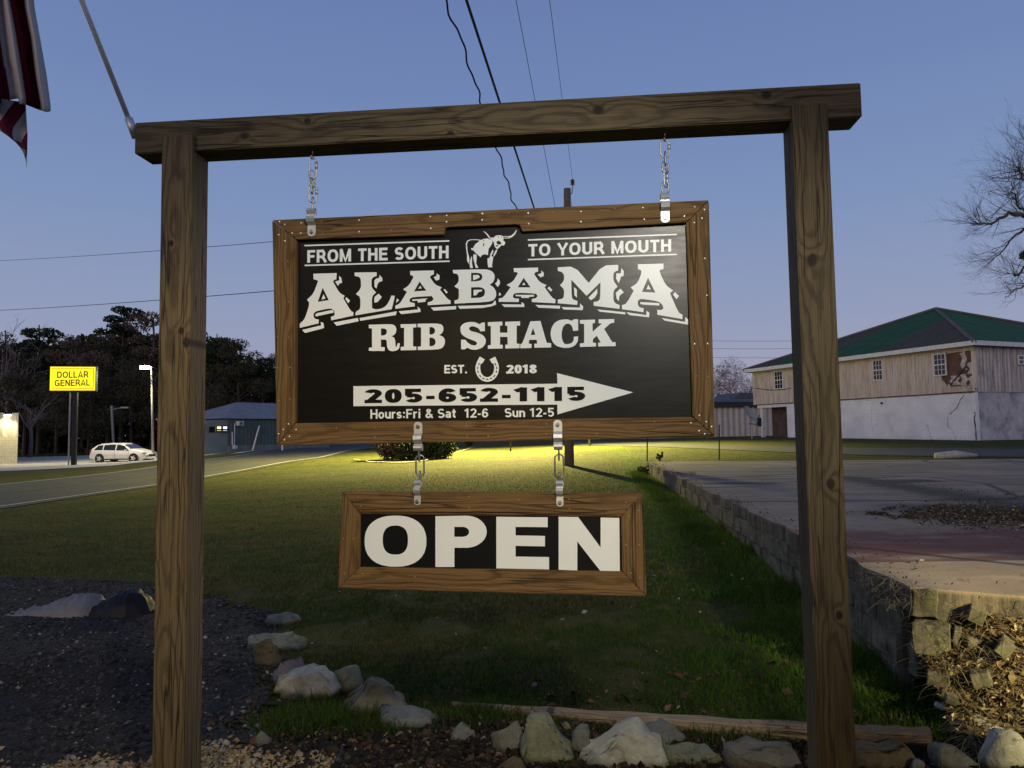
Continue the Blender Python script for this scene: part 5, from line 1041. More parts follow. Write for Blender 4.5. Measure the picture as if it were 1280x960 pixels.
_k0, _k1 = G(1170, 573), G(1221, 571.5); tag(obj('kerb_stone', MB().tube([tuple(_k0 + [0, 0, .06]), tuple((_k0 + _k1) / 2 + [0, 0, .10]), tuple(_k1 + [0, 0, .05])], [.12, .14, .06], 6), M['concrete'], smooth=True), 'pale lump of broken concrete kerb lying at the far side of the slab', 'kerb')
# ================================================================== BUSHES
def leafcloud(cents, n, size, shape=(1, 1, 1)):
    """small leaf faces spread through several lobes; returns verts, faces"""
    V = []; cents = np.array(cents); wv = cents[:, 3] ** 2.0; pick = rng.choice(len(cents), n, p=wv / wv.sum())
    dirv = rng.normal(0, 1, (n, 3)); dirv /= np.linalg.norm(dirv, axis=1)[:, None]; rad = rng.uniform(.35, 1.05, n) ** .6
    P = cents[pick, :3] + dirv * (cents[pick, 3] * rad)[:, None] * np.array(shape)
    u = rng.normal(0, 1, (n, 3)); u /= np.linalg.norm(u, axis=1)[:, None]; v = np.cross(u, rng.normal(0, 1, (n, 3))); v /= np.linalg.norm(v, axis=1)[:, None] + 1e-9
    s_ = (size * rng.uniform(.5, 1.4, n))[:, None]
    V = np.stack([P - u * s_ * .5, P + v * s_ * .4, P + u * s_ * .5, P - v * s_ * .4], 1); return V.reshape(-1, 3), np.array([[0, 1, 2, 3]]) + 4 * np.arange(n)[:, None]
def leafmat(name, a, b):
    q = N(name); n_ = q.noise(q.tc.outputs['Object'], 1.3, 5, .7); m = q.done(q.ramp(n_, [(.35, a), (.7, b)]), .8, 0, .2); return m
LM = {'pine': leafmat('pine_needles', (.018, .030, .010), (.045, .060, .022)), 'dark': leafmat('dark_leaves', (.034, .034, .016), (.095, .078, .044)), 'brown': leafmat('russet_leaves', (.075, .050, .034), (.17, .115, .08)),
      'bush': leafmat('bush_leaves', (.025, .040, .012), (.06, .07, .02)), 'weed': leafmat('weed_leaves', (.03, .06, .01), (.06, .10, .02))}
BARK = plain('bark', (.075, .058, .045), .95, 0, .4, 5, .8); BARKG = plain('grey_bark', (.16, .14, .13), .95, 0, .3, 5, .8)
def bush(label, u, v, wpx, hpx, kind='bush', group='shrubs in the planting bed'):
    p = G(u, v); k = np.linalg.norm(p - C0) / F; Wm, Hm = wpx * k, hpx * k; r_ = empty('shrub', label, 'shrub', tuple(p), group=group)
    cs = [(Wm * rng.uniform(-.28, .28), Wm * rng.uniform(-.25, .25), Hm * rng.uniform(.35, .62), min(Wm, Hm * 1.2) * rng.uniform(.30, .46)) for _ in range(8)] + [(0, 0, Hm * .25, Wm * .42)]
    if kind == 'weed': cs = [(Wm * rng.uniform(-.4, .4), Wm * rng.uniform(-.3, .3), Hm * rng.uniform(.2, .8), Wm * .13) for _ in range(9)]
    V, Fc = leafcloud(cs, 7000 if kind != 'weed' else 260, .11 if kind != 'weed' else .07, (1, 1, .9)); obj('foliage', big_mesh('foliage', V, Fc, LM[kind]), None, r_)
    mb = MB(); [mb.tube([(0, 0, -.05), (c_[0] * .6, c_[1] * .6, c_[2] * .7), (c_[0], c_[1], c_[2])], [.03, .02, .008], 5) for c_ in cs[:5]]; obj('stem', mb, BARK, r_)
bush('brownish rounded shrub, leftmost in the bed by the road', 490, 574, 36, 32, 'brown'); bush('dense dark shrub in the middle of the bed, below Hours', 520, 574, 52, 36)
bush('dark round shrub at the right end of the bed', 547, 573, 38, 32)
bush('tiny dark shrub farther back on the lawn', 586, 557.5, 7, 9)
bush('small weed clump at the far corner of the slab', 812, 592, 34, 9, 'weed', 'weeds')
bush('small leafy weed standing up beyond the slab edge', 825, 576, 9, 14, 'weed', 'weeds')

# ================================================================== BUILDINGS
def vplane(p0, p1):
    """front wall plane through two ground points, x from p0 to p1"""
    d = np.array(p1) - np.array(p0); return upright(p0, math.atan2(d[1], d[0]))
WHITE = plain('white_trim', (.60, .61, .62), .6, 0, .12, 4, .1)
GLASS = plain('dark_glass', (.02, .022, .028), .08, 0, .2, 2, 0, .6)
def window(parent, fr, px, cols_=3, rows_=4, y=0, mid=True, name='window', label=None, face='y'):
    xs_ = [fr.loc(*p)[0] for p in px]; zs_ = [fr.loc(*p)[1] for p in px]; x0, x1, z0, z1 = min(xs_), max(xs_), min(zs_), max(zs_)
    return window_at(parent, x0, x1, z0, z1, cols_, rows_, y, name)
def window_at(parent, x0, x1, z0, z1, cols_=3, rows_=4, y=0, name='window', rot=None):
    W_, H_ = x1 - x0, z1 - z0; t = .055
    mb = MB(); mb.box((W_ / 2, -.02, H_ - t / 2), (W_, .08, t)).box((W_ / 2, -.02, t / 2), (W_, .08, t)).box((t / 2, -.02, H_ / 2), (t, .078, H_ - 2 * t)).box((W_ - t / 2, -.02, H_ / 2), (t, .078, H_ - 2 * t)).box((W_ / 2, -.02, H_ / 2), (W_ - 2 * t, .06, .06))
    o = obj(name, mb, WHITE, parent); o.location = (x0, y, z0)
    if rot: o.rotation_euler = (0, 0, rot)
    g = obj('pane', MB().box((W_ / 2, -.025, H_ / 2), (W_ - t, .01, H_ - t)), GLASS, o)
    mb = MB()
    for i in range(1, cols_): mb.box((t + (W_ - 2 * t) * i / cols_, -.04, H_ / 2), (.022, .03, H_ - 2 * t))
    for i in range(1, rows_):
        if abs(i - rows_ / 2) > .1: mb.box((W_ / 2, -.042, t + (H_ - 2 * t) * i / rows_), (W_ - 2 * t, .025, .022))
    obj('muntins', mb, WHITE, o); return o
# ---- two storey house with the green roof
pB = np.array([24.5, 40.0, 0]); pB[:2] = (C0 + ray(1222, 553) * (40 / ray(1222, 553)[1]))[:2]; pA = np.array([0, 0, 0.]); dA = ray(943, 549); pA[:2] = (C0 + dA * (56 / dA[1]))[:2]
zb = (C0 + ray(1222, 555) * (40 / ray(1222, 555)[1]))[2]; pA[2] = pB[2] = zb
hf = vplane(pA, pB); HL = float(np.linalg.norm(pB - pA))
house = empty('house', 'derelict two storey building with green metal roof, torn siding upstairs and white block wall below', 'building', matrix=hf.matrix())
zE = hf.loc(1222, 429)[1]; zM = hf.loc(1222, 489)[1]; HD = HL
q = N('siding_boards'); o_ = q.tc.outputs['Object']; sx = q.n('SeparateXYZ'); q.put(sx.inputs[0], o_); n1 = q.noise(q.mapping(o_, (1, 1, .12)), 3.5, 6, .7); n2 = q.noise(o_, .5, 4); n3 = q.noise(q.mapping(o_, (6, 6, .4)), 2, 5, .7)
bd = q.n('TexWhiteNoise', noise_dimensions='1D'); q.put(bd.inputs['W'], q.math('FLOOR', q.math('MULTIPLY', q.math('ADD', sx.outputs[0], q.math('MULTIPLY', sx.outputs[1], 1.0)), 5.0)))
c = q.ramp(n1, [(.3, (.32, .25, .20)), (.52, (.52, .45, .38)), (.75, (.68, .62, .55))]); c = q.mix(q.math('MULTIPLY', bd.outputs[0], .30), c, (.62, .58, .52)); c = q.mix(q.math('MULTIPLY', q.step(n3, .5, .7), .65), c, (.19, .13, .095)); M['siding'] = q.done(c, .85, 0, .2)
q = N('painted_block'); o_ = q.tc.outputs['Object']; n1 = q.noise(o_, .8, 6, .65); n2 = q.noise(o_, 7, 6, .7); sx = q.n('SeparateXYZ'); q.put(sx.inputs[0], o_)
br = q.n('TexBrick', offset=.5); br.inputs['Scale'].default_value = 1.0; br.inputs['Mortar Size'].default_value = .008; br.inputs['Brick Width'].default_value = .4; br.inputs['Row Height'].default_value = .2
cv = q.n('CombineXYZ'); q.put(cv.inputs[0], q.math('ADD', sx.outputs[0], sx.outputs[1])); q.put(cv.inputs[1], sx.outputs[2]); q.put(br.inputs['Vector'], cv.outputs[0])
mort = q.math('MULTIPLY', q.math('MULTIPLY', br.outputs['Fac'], q.step(n1, .5, .66)), .7); c = q.ramp(n1, [(.3, (.56, .57, .59)), (.7, (.80, .81, .83))]); c = q.mix(q.math('MULTIPLY', mort, .55), c, (.22, .21, .20)); c = q.mix(q.math('MULTIPLY', q.step(n2, .58, .70), .6), c, (.34, .31, .28))
low_ = q.math('SUBTRACT', 1.0, q.step(sx.outputs[2], .0, .5)); c = q.mix(q.math('MULTIPLY', q.math('MULTIPLY', low_, q.step(n2, .4, .6)), .7), c, (.20, .19, .15)); q.bump(q.math('MULTIPLY', br.outputs['Fac'], -1), .12, .01); M['pblock'] = q.done(c, .85, 0, .2)
q = N('stained_block'); o_ = q.tc.outputs['Object']; n1 = q.noise(o_, 1.2, 7, .7); c = q.ramp(n1, [(.3, (.16, .15, .15)), (.5, (.40, .39, .41)), (.7, (.56, .55, .57))]); M['sblock'] = q.done(c, .9, 0, .2)
sx_ = lambda u, v: hf.loc(u, v)[0]
xP0, xP1 = hf.loc(951, 540)[0], hf.loc(984.5, 540)[0]; xW0 = hf.loc(992, 540)[0]; xS = hf.loc(990, 500)[0]
# lower walls
zP = hf.loc(970, 509)[1]
obj('ground_floor_wall', MB().box(((xP1 + HL) / 2, .12, (zM - .4) / 2), (HL - xP1, .24, zM + .4 - .0)), M['pblock'], house)
obj('ground_floor_wall', MB().box((HL - .12, HD / 2 + .12, (zM - .4) / 2), (.24, HD - .24, zM + .4)), M['sblock'], house)
obj('ground_floor_wall', MB().box(((0 + HL) / 2, HD - .1, (zM - .4) / 2), (HL - .3, .2, zM + .4)), M['pblock'], house)
obj('porch_lintel', MB().box(((xP0 + xP1) / 2 - .1, .1, (zM + zP) / 2), (xP1 - xP0 + .3, .25, zM - zP)), WHITE, house)
obj('porch_post', MB().box((xP0 + .12, .12, (zP - .4) / 2), (.22, .22, zP + .4)), WHITE, house)
obj('porch_inner_wall', MB().box((xP0 + .45 * (xP1 - xP0) - .95 + (xP1 - xP0) * .275 + .45, .9, zM / 2), ((xP1 - xP0) * .55 + .9, .12, zM)), plain('brown_inner', (.08, .055, .045), .9, 0, .3, 3, .2), house)
obj('porch_panel', MB().box((xP0 + 1.1, 1.6, zP / 2), (.5, .06, zP)), plain('grey_panel', (.30, .33, .33), .8, 0, .2, 3, .1), house)
obj('porch_floor', MB().box((1.6, 2.3, .02), (3.2, 4.2, .16)), M['concrete'], house)
obj('handrail', MB().tube([(xP0 + 1.0, 1.2, 1.4), (xP1 - .1, 1.0, 1.0)], .04, 6), WHITE, house)
# upper walls, open where the siding is torn
xD0, xD1 = hf.loc(1177, 470)[0], hf.loc(1219, 470)[0]; zD0, zD1 = hf.loc(1200, 485)[1] + .02, hf.loc(1200, 437)[1]
def boards(x0, x1, z0, z1, y=0, side=False):
    mb = MB(); x = x0; r_ = random.Random(5)
    while x < x1 - .02:
        w_ = min(.2, x1 - x); d = r_.uniform(0, .014)
        if not side: mb.box((x + w_ / 2, y + .03 - d, (z0 + z1) / 2 + r_.uniform(-.02, .0)), (w_ - .012, .05, z1 - z0))
        x += w_
    return mb
obj('siding', boards(.02, xD0, zM + .004, zE, 0), M['siding'], house); obj('siding', boards(HL - .10, HL - .0, zM + .004, zE), WHITE, house)
_r = random.Random(9); _mb = MB(); _x = xD0
while _x < HL - .12:
    _w = min(_r.uniform(.12, .22), HL - .1 - _x); _low = zD1 - _r.choice([0, 0, .08, .15, .3, .5]) * _r.random(); _mb.prism([(_x + .006, zE), (_x + _w - .006, zE), (_x + _w - .006, _low + _r.uniform(-.08, .08)), (_x + _w * .5, _low - _r.uniform(-.06, .12)), (_x + .006, _low)], -.005, .05); _x += _w
obj('siding', _mb, M['siding'], house)
for _k, (_u, _v0, _v1) in enumerate([(1178.5, 478, 485), (1181, 481, 485), (1186, 482.5, 485), (1217.5, 440, 485), (1215.5, 474, 485)]):
    _a = hf.loc(_u, _v0); _b = hf.loc(_u, _v1); obj('torn_board', MB().prism([(_a[0] - .12, _b[1]), (_a[0] + .12, _b[1]), (_a[0] + .10, _a[1]), (_a[0] - .02, _a[1] + .12), (_a[0] - .10, _a[1] - .1)], -.012 - .002 * _k, .03), M['siding'], house)
obj('upper_backing', MB().box((HL / 2, .14, (zM + zE) / 2), (HL - .1, .14, zE - zM - .02)), plain('brown_sheathing', (.115, .065, .045), .9, 0, .35, 2, .3), house)
q = N('insulation'); n1 = q.noise(q.tc.outputs['Object'], 4, 6, .7); c = q.ramp(n1, [(.3, (.26, .19, .16)), (.5, (.52, .46, .43)), (.75, (.68, .63, .60))]); q.bump(n1, 1, .1); M['insul'] = q.done(c, .95)
def batt(px, seed):
    P = [hf.loc(*p) for p in px]; mb = MB(); x0, x1 = min(p[0] for p in P), max(p[0] for p in P); z0, z1 = min(p[1] for p in P), max(p[1] for p in P); nx, nz = 10, 14; V = []
    for j in range(nz):
        for i in range(nx):
            a, b = i / (nx - 1), j / (nz - 1); e_ = (1 - (2 * a - 1) ** 4) * (1 - (2 * b - 1) ** 6); x = x0 + (x1 - x0) * a + .06 * math.sin(b * 9 + seed); V.append((x, .068 - e_ * .06 - .03 * mnoise.noise(Vector((a * 4, b * 5, seed))), z0 + (z1 - z0) * b))
    mb.add(V, [(j * nx + i, j * nx + i + 1, (j + 1) * nx + i + 1, (j + 1) * nx + i) for j in range(nz - 1) for i in range(nx - 1)]); obj('insulation_batt', mb, M['insul'], house, smooth=True)
batt([(1187, 470), (1198, 481)], 1); batt([(1199.5, 441), (1207, 462)], 2); batt([(1200, 468), (1208, 482)], 3); batt([(1209, 453), (1219, 467)], 4); batt([(1210, 470), (1219, 481)], 5)
a_, b_ = hf.loc(1188, 481), hf.loc(1208, 457); obj('brace', MB().tube([(a_[0], .02, a_[1]), (b_[0], .02, b_[1])], .055, 4), plain('old_stud', (.06, .045, .035), .9, 0, .3, 4, .2), house)
mb = MB(); a_ = hf.loc(1176, 484.5); mb.box(((xD0 + HL - .1) / 2, .0, zM + .17), (HL - .1 - xD0, .10, .30)); obj('torn_sill', mb, plain('raw_sill', (.42, .36, .27), .85, 0, .3, 5, .3), house)
mb = MB(); a_ = hf.loc(1184, 437); b_ = hf.loc(1217, 433); mb.add([(a_[0], -.02, a_[1]), (b_[0], -.02, b_[1]), (b_[0], -.02, b_[1] - .18), (a_[0], -.02, a_[1] - .22), (a_[0], .05, a_[1]), (b_[0], .05, b_[1]), (b_[0], .05, b_[1] - .18), (a_[0], .05, a_[1] - .22)], [(0, 3, 2, 1), (4, 5, 6, 7), (0, 1, 5, 4), (3, 7, 6, 2)]); obj('loose_board', mb, M['siding'], house)
# right hand wall: corrugated metal
q = N('corrugated'); o_ = q.tc.outputs['Object']; n1 = q.noise(q.mapping(o_, (1, 3, .15)), 3, 6, .7); n2 = q.noise(o_, 1.0, 4); c = q.ramp(n1, [(.35, (.20, .14, .11)), (.5, (.40, .37, .36)), (.7, (.52, .51, .52))]); c = q.mix(q.math('MULTIPLY', q.step(n2, .5, .7), .5), c, (.16, .10, .08)); M['corr'] = q.done(c, .6, .35)
def corr(L, z0, z1, pitch, amp, fn_):
    V = []; n_ = int(L / pitch * 6)
    for i in range(n_ + 1):
        s_ = L * i / n_; o_ = amp * math.sin(2 * math.pi * s_ / pitch); V += [fn_(s_, o_, z0), fn_(s_, o_, z1)]
    return MB().add(V, [(2 * i, 2 * i + 2, 2 * i + 3, 2 * i + 1) for i in range(n_)])
obj('corrugated_wall', corr(HD, zM - .02, zE, .27, .045, lambda s_, o_, z: (HL + .05 + o_, s_, z)), M['corr'], house, smooth=True)
obj('corrugated_wall', corr(HD, zM, zE, .27, .03, lambda s_, o_, z: (-.0 + o_, HD - s_, z)), M['corr'], house, smooth=True)
obj('upper_back_wall', MB().box((HL / 2, HD, (zM + zE) / 2), (HL, .1, zE - zM)), M['siding'], house)
window(house, hf, [(968, 464.5), (979.5, 486)]); window(house, hf, [(1091, 450.5), (1104.5, 475)]); window(house, hf, [(1167, 443), (1184, 469)], y=-.01)
sfm = Frame(hf.o + hf.M[:, 0] * HL, np.c_[hf.M[:, 1], -hf.M[:, 0], [0, 0, 1]]); wy0 = sfm.loc(1269.5, 452)[0]; wz0, wz1 = sfm.loc(1275, 456)[1], sfm.loc(1275, 444.5)[1]
window_at(house, HL + .12, HL + .12 + 1.5, wz0, wz1, 4, 2, wy0, 'window', R(90))
# ledge between the storeys, cracks, service cable
obj('ledge', MB().box((HL / 2 + xW0 / 2 * 0, -.02, zM - .02), (HL, .07, .06)), plain('dark_ledge', (.05, .045, .04), .9, 0, .2, 4, 0), house)
CR = plain('crack', (.03, .028, .026), .95, 0, .2, 4, 0)
def crack(pts, r=.018, parent=house, fr=hf):
    Q = []
    for i in range(len(pts) - 1):
        (a, b), (c_, d_) = pts[i], pts[i + 1]
        for j in range(5): u = j / 5; Q.append((a + (c_ - a) * u + random.uniform(-1.0, 1.0) * (j > 0), b + (d_ - b) * u + random.uniform(-.4, .4) * (j > 0)))
    Q.append(pts[-1]); P = [(fr.loc(*p)[0], -.003, fr.loc(*p)[1]) for p in Q]; obj('wall_crack', MB().tube(P, [r * random.uniform(.3, .9) for _ in P], 4), CR, parent)
crack([(1205, 494), (1200, 502), (1196, 510), (1192, 514), (1187, 518)], .03); crack([(1185, 520), (1184, 527), (1185, 533)], .022); crack([(1185, 533), (1190, 537), (1193, 545), (1194, 552)], .016); crack([(1158, 530), (1162, 540), (1165, 552)], .013); crack([(1212, 492), (1216, 488)], .03); crack([(1218, 515), (1219, 530), (1220, 552)], .05); crack([(1082, 500), (1090, 501), (1089, 520), (1092, 540)], .008)
obj('pipe_hole', MB().tube([(hf.loc(1102.5, 504)[0], -.06, hf.loc(1102.5, 504)[1]), (hf.loc(1102.5, 504)[0], .05, hf.loc(1102.5, 504)[1])], .07, 8), CR, house)
P = [(a, .0) for a in (945, 955, 965, 975, 985, 990)]; obj('service_cable', MB().tube([(hf.loc(u, 485 + 2.5 * math.sin((u - 945) / 45 * 3.1))[0], -.05, hf.loc(u, 485 + 2.5 * math.sin((u - 945) / 45 * 3.1))[1]) for u in range(945, 993, 4)], .02, 5), WIRE, house)
# roof: hipped, standing seam sheets, some of them faded brown
rz0 = zE + .02; ov = .45; ax_, ay_ = HL / 2, HD / 2; apx = hf.loc(1170, 387, off=HD / 2); rzt = apx[1]; ax_ = apx[0]
RG = plain('green_roof', (.009, .075, .022), .85, .1, .25, 1.5, .1); RB = plain('brown_roof', (.055, .048, .034), .85, .1, .25, 2, .1); RC = plain('ridge_cap', (.10, .085, .075), .7, .1, .2, 2, .1)
cn = [(-ov, -ov), (HL + ov, -ov), (HL + ov, HD + ov), (-ov, HD + ov)]
roof = obj('roof', MB().add([(x, y, rz0) for x, y in cn] + [(ax_, ay_, rzt)], [(0, 1, 4), (1, 2, 4), (2, 3, 4), (3, 0, 4)]), RB, house)
def sheets(i0, brown, nsh=20):
    a, b = np.array(cn[i0]), np.array(cn[(i0 + 1) % 4]); L = np.linalg.norm(b - a); u = (b - a) / L; ap = np.array([ax_, ay_]); sa = (ap - a) @ u; base = a + u * sa; up_ = ap - base; H_ = np.linalg.norm(up_); up_ /= H_
    for k in range(nsh):
        s0, s1 = L * k / nsh + .012, L * (k + 1) / nsh - .012; hh = lambda s_: max(0.0, (s_ / sa if s_ < sa else (L - s_) / (L - sa))) * H_
        xs_ = [s0] + ([sa] if s0 < sa < s1 else []) + [s1]; top_ = [(x, hh(x)) for x in xs_]; V = []
        for (x, h_) in [(s0, 0), (s1, 0)] + top_[::-1]:
            P_ = a + u * x + up_ * h_; z = rz0 + (rzt - rz0) * h_ / H_; V.append((P_[0], P_[1], z))
        n_ = len(V); Vt = [(x, y, z + .03 + .006 * (k % 2)) for x, y, z in V]; Vb = [(x, y, z + .012) for x, y, z in V]
        obj('roof_sheet', MB().add(Vt + Vb, [tuple(range(n_))] + [(i, n_ + i, n_ + (i + 1) % n_, (i + 1) % n_) for i in range(n_)]), RB if k in brown else RG, roof)
sheets(0, {0, 1, 2, 6, 7, 13, 14, 15, 16, 17, 18, 19}); sheets(1, {12, 13}); 
for i in (0, 1, 2, 3): obj('ridge_cap', MB().tube([(cn[i][0], cn[i][1], rz0 + .04), (ax_, ay_, rzt + .05)], .13, 4), RC, roof)
fz = rz0 - .02; obj('fascia', MB().box((HL / 2, -ov, fz), (HL + 2 * ov + .06, .06, .24)).box((HL + ov, HD / 2, fz + .002), (.06, HD + 2 * ov - .06, .24)).box((-ov, HD / 2, fz + .002), (.06, HD + 2 * ov - .06, .24)), WHITE, house)
obj('soffit', MB().box((HL / 2, -ov / 2, fz - .10), (HL + .3, ov - .06, .02)).box((HL + ov / 2 + .03, HD / 2, fz - .098), (ov - .1, HD, .02)), plain('soffit_paint', (.30, .29, .28), .8, 0, .3, 2, 0), house)

# ---- cream metal building behind, left of the house
q0 = G(893, 547.5); q0 = C0 + ray(893, 546) * (72 / ray(893, 546)[1]); q1 = C0 + ray(990, 545) * (74 / ray(990, 545)[1]); q1[2] = q0[2]
mf = vplane(q0, q1); ML = float(np.linalg.norm(q1 - q0)); zt = mf.loc(900, 508.5)[1]
mbld = empty('metal_building', 'low cream metal sided building with dark eave between the sign and the house', 'building', matrix=mf.matrix())
CM = plain('cream_metal', (.42, .39, .36), .6, .2, .12, 1.5, 0); DK = plain('dark_eave', (.03, .03, .035), .6, 0, .2, 3, 0); BLUE = plain('blue_grey_roof', (.10, .14, .21), .6, .1, .15, 1, 0)
obj('metal_wall', corr(ML + 6, -1.0, zt, .6, .05, lambda s_, o_, z: (s_ - 6, -o_, z)), CM, mbld); obj('eave', MB().box((ML / 2 - 3, -.1, zt + .22), (ML + 6.6, .5, .48)), DK, mbld)
obj('metal_wall', MB().box((ML / 2 - 3, 5, zt / 2 - .5), (ML + 5.9, 9.8, zt + 1)), CM, mbld)
obj('roof', MB().add([(-6.3, -.1, zt + .44), (ML + .3, -.1, zt + .44), (ML + .3, 6, zt + 1.0), (-6.3, 6, zt + 1.0)], [(0, 1, 2, 3)]), DK, mbld)
tt = empty('rooftop_unit', 'blue grey sheet metal roof volume seen over the cream building', 'roof unit', matrix=mf.matrix() @ Matrix.Translation((0, 12, zt)))
a_ = mf.loc(893, 496, off=12); b_ = mf.loc(917, 496, off=12)
obj('unit_wall', MB().box(((a_[0] + b_[0]) / 2 - 2, 0, .3), (b_[0] - a_[0] + 4, 5, 2.0)), BLUE, tt); obj('unit_roof', MB().prism([(b_[0] - 2.2, .9), (b_[0] - .6, 1.9), (b_[0] + 1.6, 1.8), (b_[0] + 3.0, .4)], -2.6, 2.4), plain('slate_roof', (.07, .08, .10), .7, 0, .2, 1, 0), tt)

# ---- satellite dish beside the porch
dq = C0 + ray(940, 548) * (52 / ray(940, 548)[1])
dish = empty('satellite_dish', 'old grey satellite dish on a short post left of the porch', 'satellite dish', tuple(dq)); DM = plain('dish_grey', (.30, .33, .36), .5, .2, .15, 8, 0)
V = []; nr, na = 5, 20
for i in range(nr + 1):
    r_ = .75 * i / nr
    for j in range(na): t = 2 * math.pi * j / na; V.append((r_ * math.cos(t), .22 * (r_ / .75) ** 2, r_ * math.sin(t) * .9))
m_ = MB().add(V, [(i * na + j, i * na + (j + 1) % na, (i + 1) * na + (j + 1) % na, (i + 1) * na + j) for i in range(nr) for j in range(na)])
o = obj('reflector', m_, DM, dish, smooth=True); o.location = (-.1, .1, 1.55); o.rotation_euler = (R(35), 0, R(-130))
obj('mast', MB().tube([(0, 0, -.2), (0, 0, 1.0)], .04, 6), DM, dish); obj('feed_arm', MB().tube([(-.2, 0, 1.0), (.35, -.1, .95), (.5, -.2, 1.6)], .03, 5).box((.5, -.15, 1.1), (.22, .2, .6)), BS, dish)

# ---- grey building on the left beyond the road
g0 = C0 + ray(345, 562) * (68 / ray(345, 562)[1]); g1 = C0 + ray(284, 566) * (64 / ray(284, 566)[1]); g1[2] = g0[2]
gf = vplane(g1, g0); GLn = float(np.linalg.norm(g1 - g0)) + 6; ze = gf.loc(300, 524)[1]; GM = plain('grey_green_metal', (.10, .125, .115), .7, .1, .18, .8, .0); GRF = plain('blue_metal_roof', (.18, .185, .185), .5, .3, .2, 1, 0)
gb = empty('grey_building', 'grey metal building with pale blue roof and a lit window across the road', 'building', matrix=gf.matrix())
obj('metal_wall', corr(GLn, 0, ze, .35, .02, lambda s_, o_, z: (s_, -o_, z)), GM, gb); obj('metal_wall', MB().box((GLn / 2, 4.05, ze / 2), (GLn - .02, 8, ze - .02)), GM, gb)
zr = gf.loc(300, 503, off=4)[1]; xa = gf.loc(277, 523)[0]; xb = gf.loc(296, 503, off=4)[0]
obj('roof', MB().add([(xa, -.3, ze + .05), (GLn + .3, -.3, ze + .05), (GLn + .3, 4, zr), (xb, 4, zr), (xa, 8.3, ze + .05), (GLn + .3, 8.3, ze + .05)], [(0, 1, 2, 3), (3, 2, 5, 4), (0, 3, 4)]), GRF, gb)
# side wing, slightly lower, with the windows
x0_ = gf.loc(258, 530)[0]; zw = gf.loc(262, 527)[1]; obj('wing_wall', MB().add([(x0_, .25, -.3), (0, .0, -.3), (0, .0, ze), (x0_, .25, zw), (x0_, 7, -.3), (0, 7, -.3), (0, 7, ze), (x0_, 7, zw)], [(0, 1, 2, 3), (4, 7, 6, 5), (0, 3, 7, 4), (3, 2, 6, 7)]), plain('pale_grey_green', (.17, .205, .20), .7, .1, .12, 1, 0), gb)
obj('base_course', MB().box((GLn / 2, -.08, .0), (GLn, .12, .9)), plain('base_block', (.22, .22, .19), .85, 0, .2, 2, .1), gb)
LIT = emit('lit_window', (1.0, .90, .45), 1.3); LITW = emit('lit_window_white', (.9, .95, 1.0), 1.1)
for (px, mt) in (([(262, 534), (268, 540)], GLASS), ([(270.5, 533), (276.5, 540)], LIT), ([(278, 533), (284, 540)], LITW)):
    P = [gf.loc(*p) for p in px]; x0, x1 = P[0][0], P[1][0]; z0, z1 = P[1][1], P[0][1]; o = obj('window', MB().box(((x0 + x1) / 2, -.02, z1 + .02), (x1 - x0 + .1, .08, .05)).box(((x0 + x1) / 2, -.02, z0 - .02), (x1 - x0 + .1, .08, .05)).box((x0, -.02, (z0 + z1) / 2), (.05, .078, z1 - z0)).box((x1, -.02, (z0 + z1) / 2), (.05, .078, z1 - z0)), BS, gb)
    obj('pane', MB().box(((x0 + x1) / 2, -.0, (z0 + z1) / 2), (x1 - x0, .03, z1 - z0)), mt, o); obj('blind', MB().box(((x0 + x1) / 2, -.025, z0 + (z1 - z0) * .42), (x1 - x0, .02, .12)).box(((x0 + x1) / 2, -.025, z0 + (z1 - z0) * .12), (x1 - x0, .02, .10)), BS, o)
P = [gf.loc(*p) for p in [(294.5, 526.5), (301.5, 532)]]; ac = obj('air_conditioner', MB().box(((P[0][0] + P[1][0]) / 2, -.2, (P[0][1] + P[1][1]) / 2), (P[1][0] - P[0][0], .4, P[0][1] - P[1][1])), WHITE, gb, bevel=.02)
obj('grille', MB().box(((P[0][0] + P[1][0]) / 2, -.405, (P[0][1] + P[1][1]) / 2), ((P[1][0] - P[0][0]) * .6, .02, (P[0][1] - P[1][1]) * .6)), plain('grille', (.12, .12, .12), .6, 0, .1, 5, 0), ac)
P = [gf.loc(*p) for p in [(292.5, 529), (292, 560)]]; obj('conduit', MB().tube([(P[0][0], -.1, P[0][1]), (P[1][0], -.1, P[1][1])], .045, 6), WHITE, gb); P = [gf.loc(*p) for p in [(289.5, 540), (289.5, 556)]]; obj('conduit', MB().tube([(P[0][0], -.1, P[0][1]), (P[1][0], -.1, P[1][1])], .05, 6), WHITE, gb)
P = gf.loc(291.8, 559); obj('meter_box', MB().box((P[0], -.2, P[1]), (.34, .3, .34)), WHITE, gb, bevel=.04)
P = [gf.loc(*p, off=-.5) for p in [(327.5, 531), (313, 562)]]; PL = empty('leaning_pole', 'pale pole leaning against the wall of the grey building', 'pole', matrix=gf.matrix() @ Matrix.Translation((P[1][0], -.8, P[1][1] - .1)))
obj('shaft', MB().tube([(0, 0, 0), (P[0][0] - P[1][0], .7, P[0][1] - P[1][1])], .07, 8), plain('pale_pole', (.80, .76, .60), .7, 0, .1, 4, 0), PL)
P = C0 + ray(353, 562) * (60 / ray(353, 562)[1]); tag(obj('bollard', MB().tube([(0, 0, -.3), (0, 0, .62)], [.09, .08], 8), WHITE, loc=tuple(P)), 'short white marker post beside the road near the big sign frame', 'post')

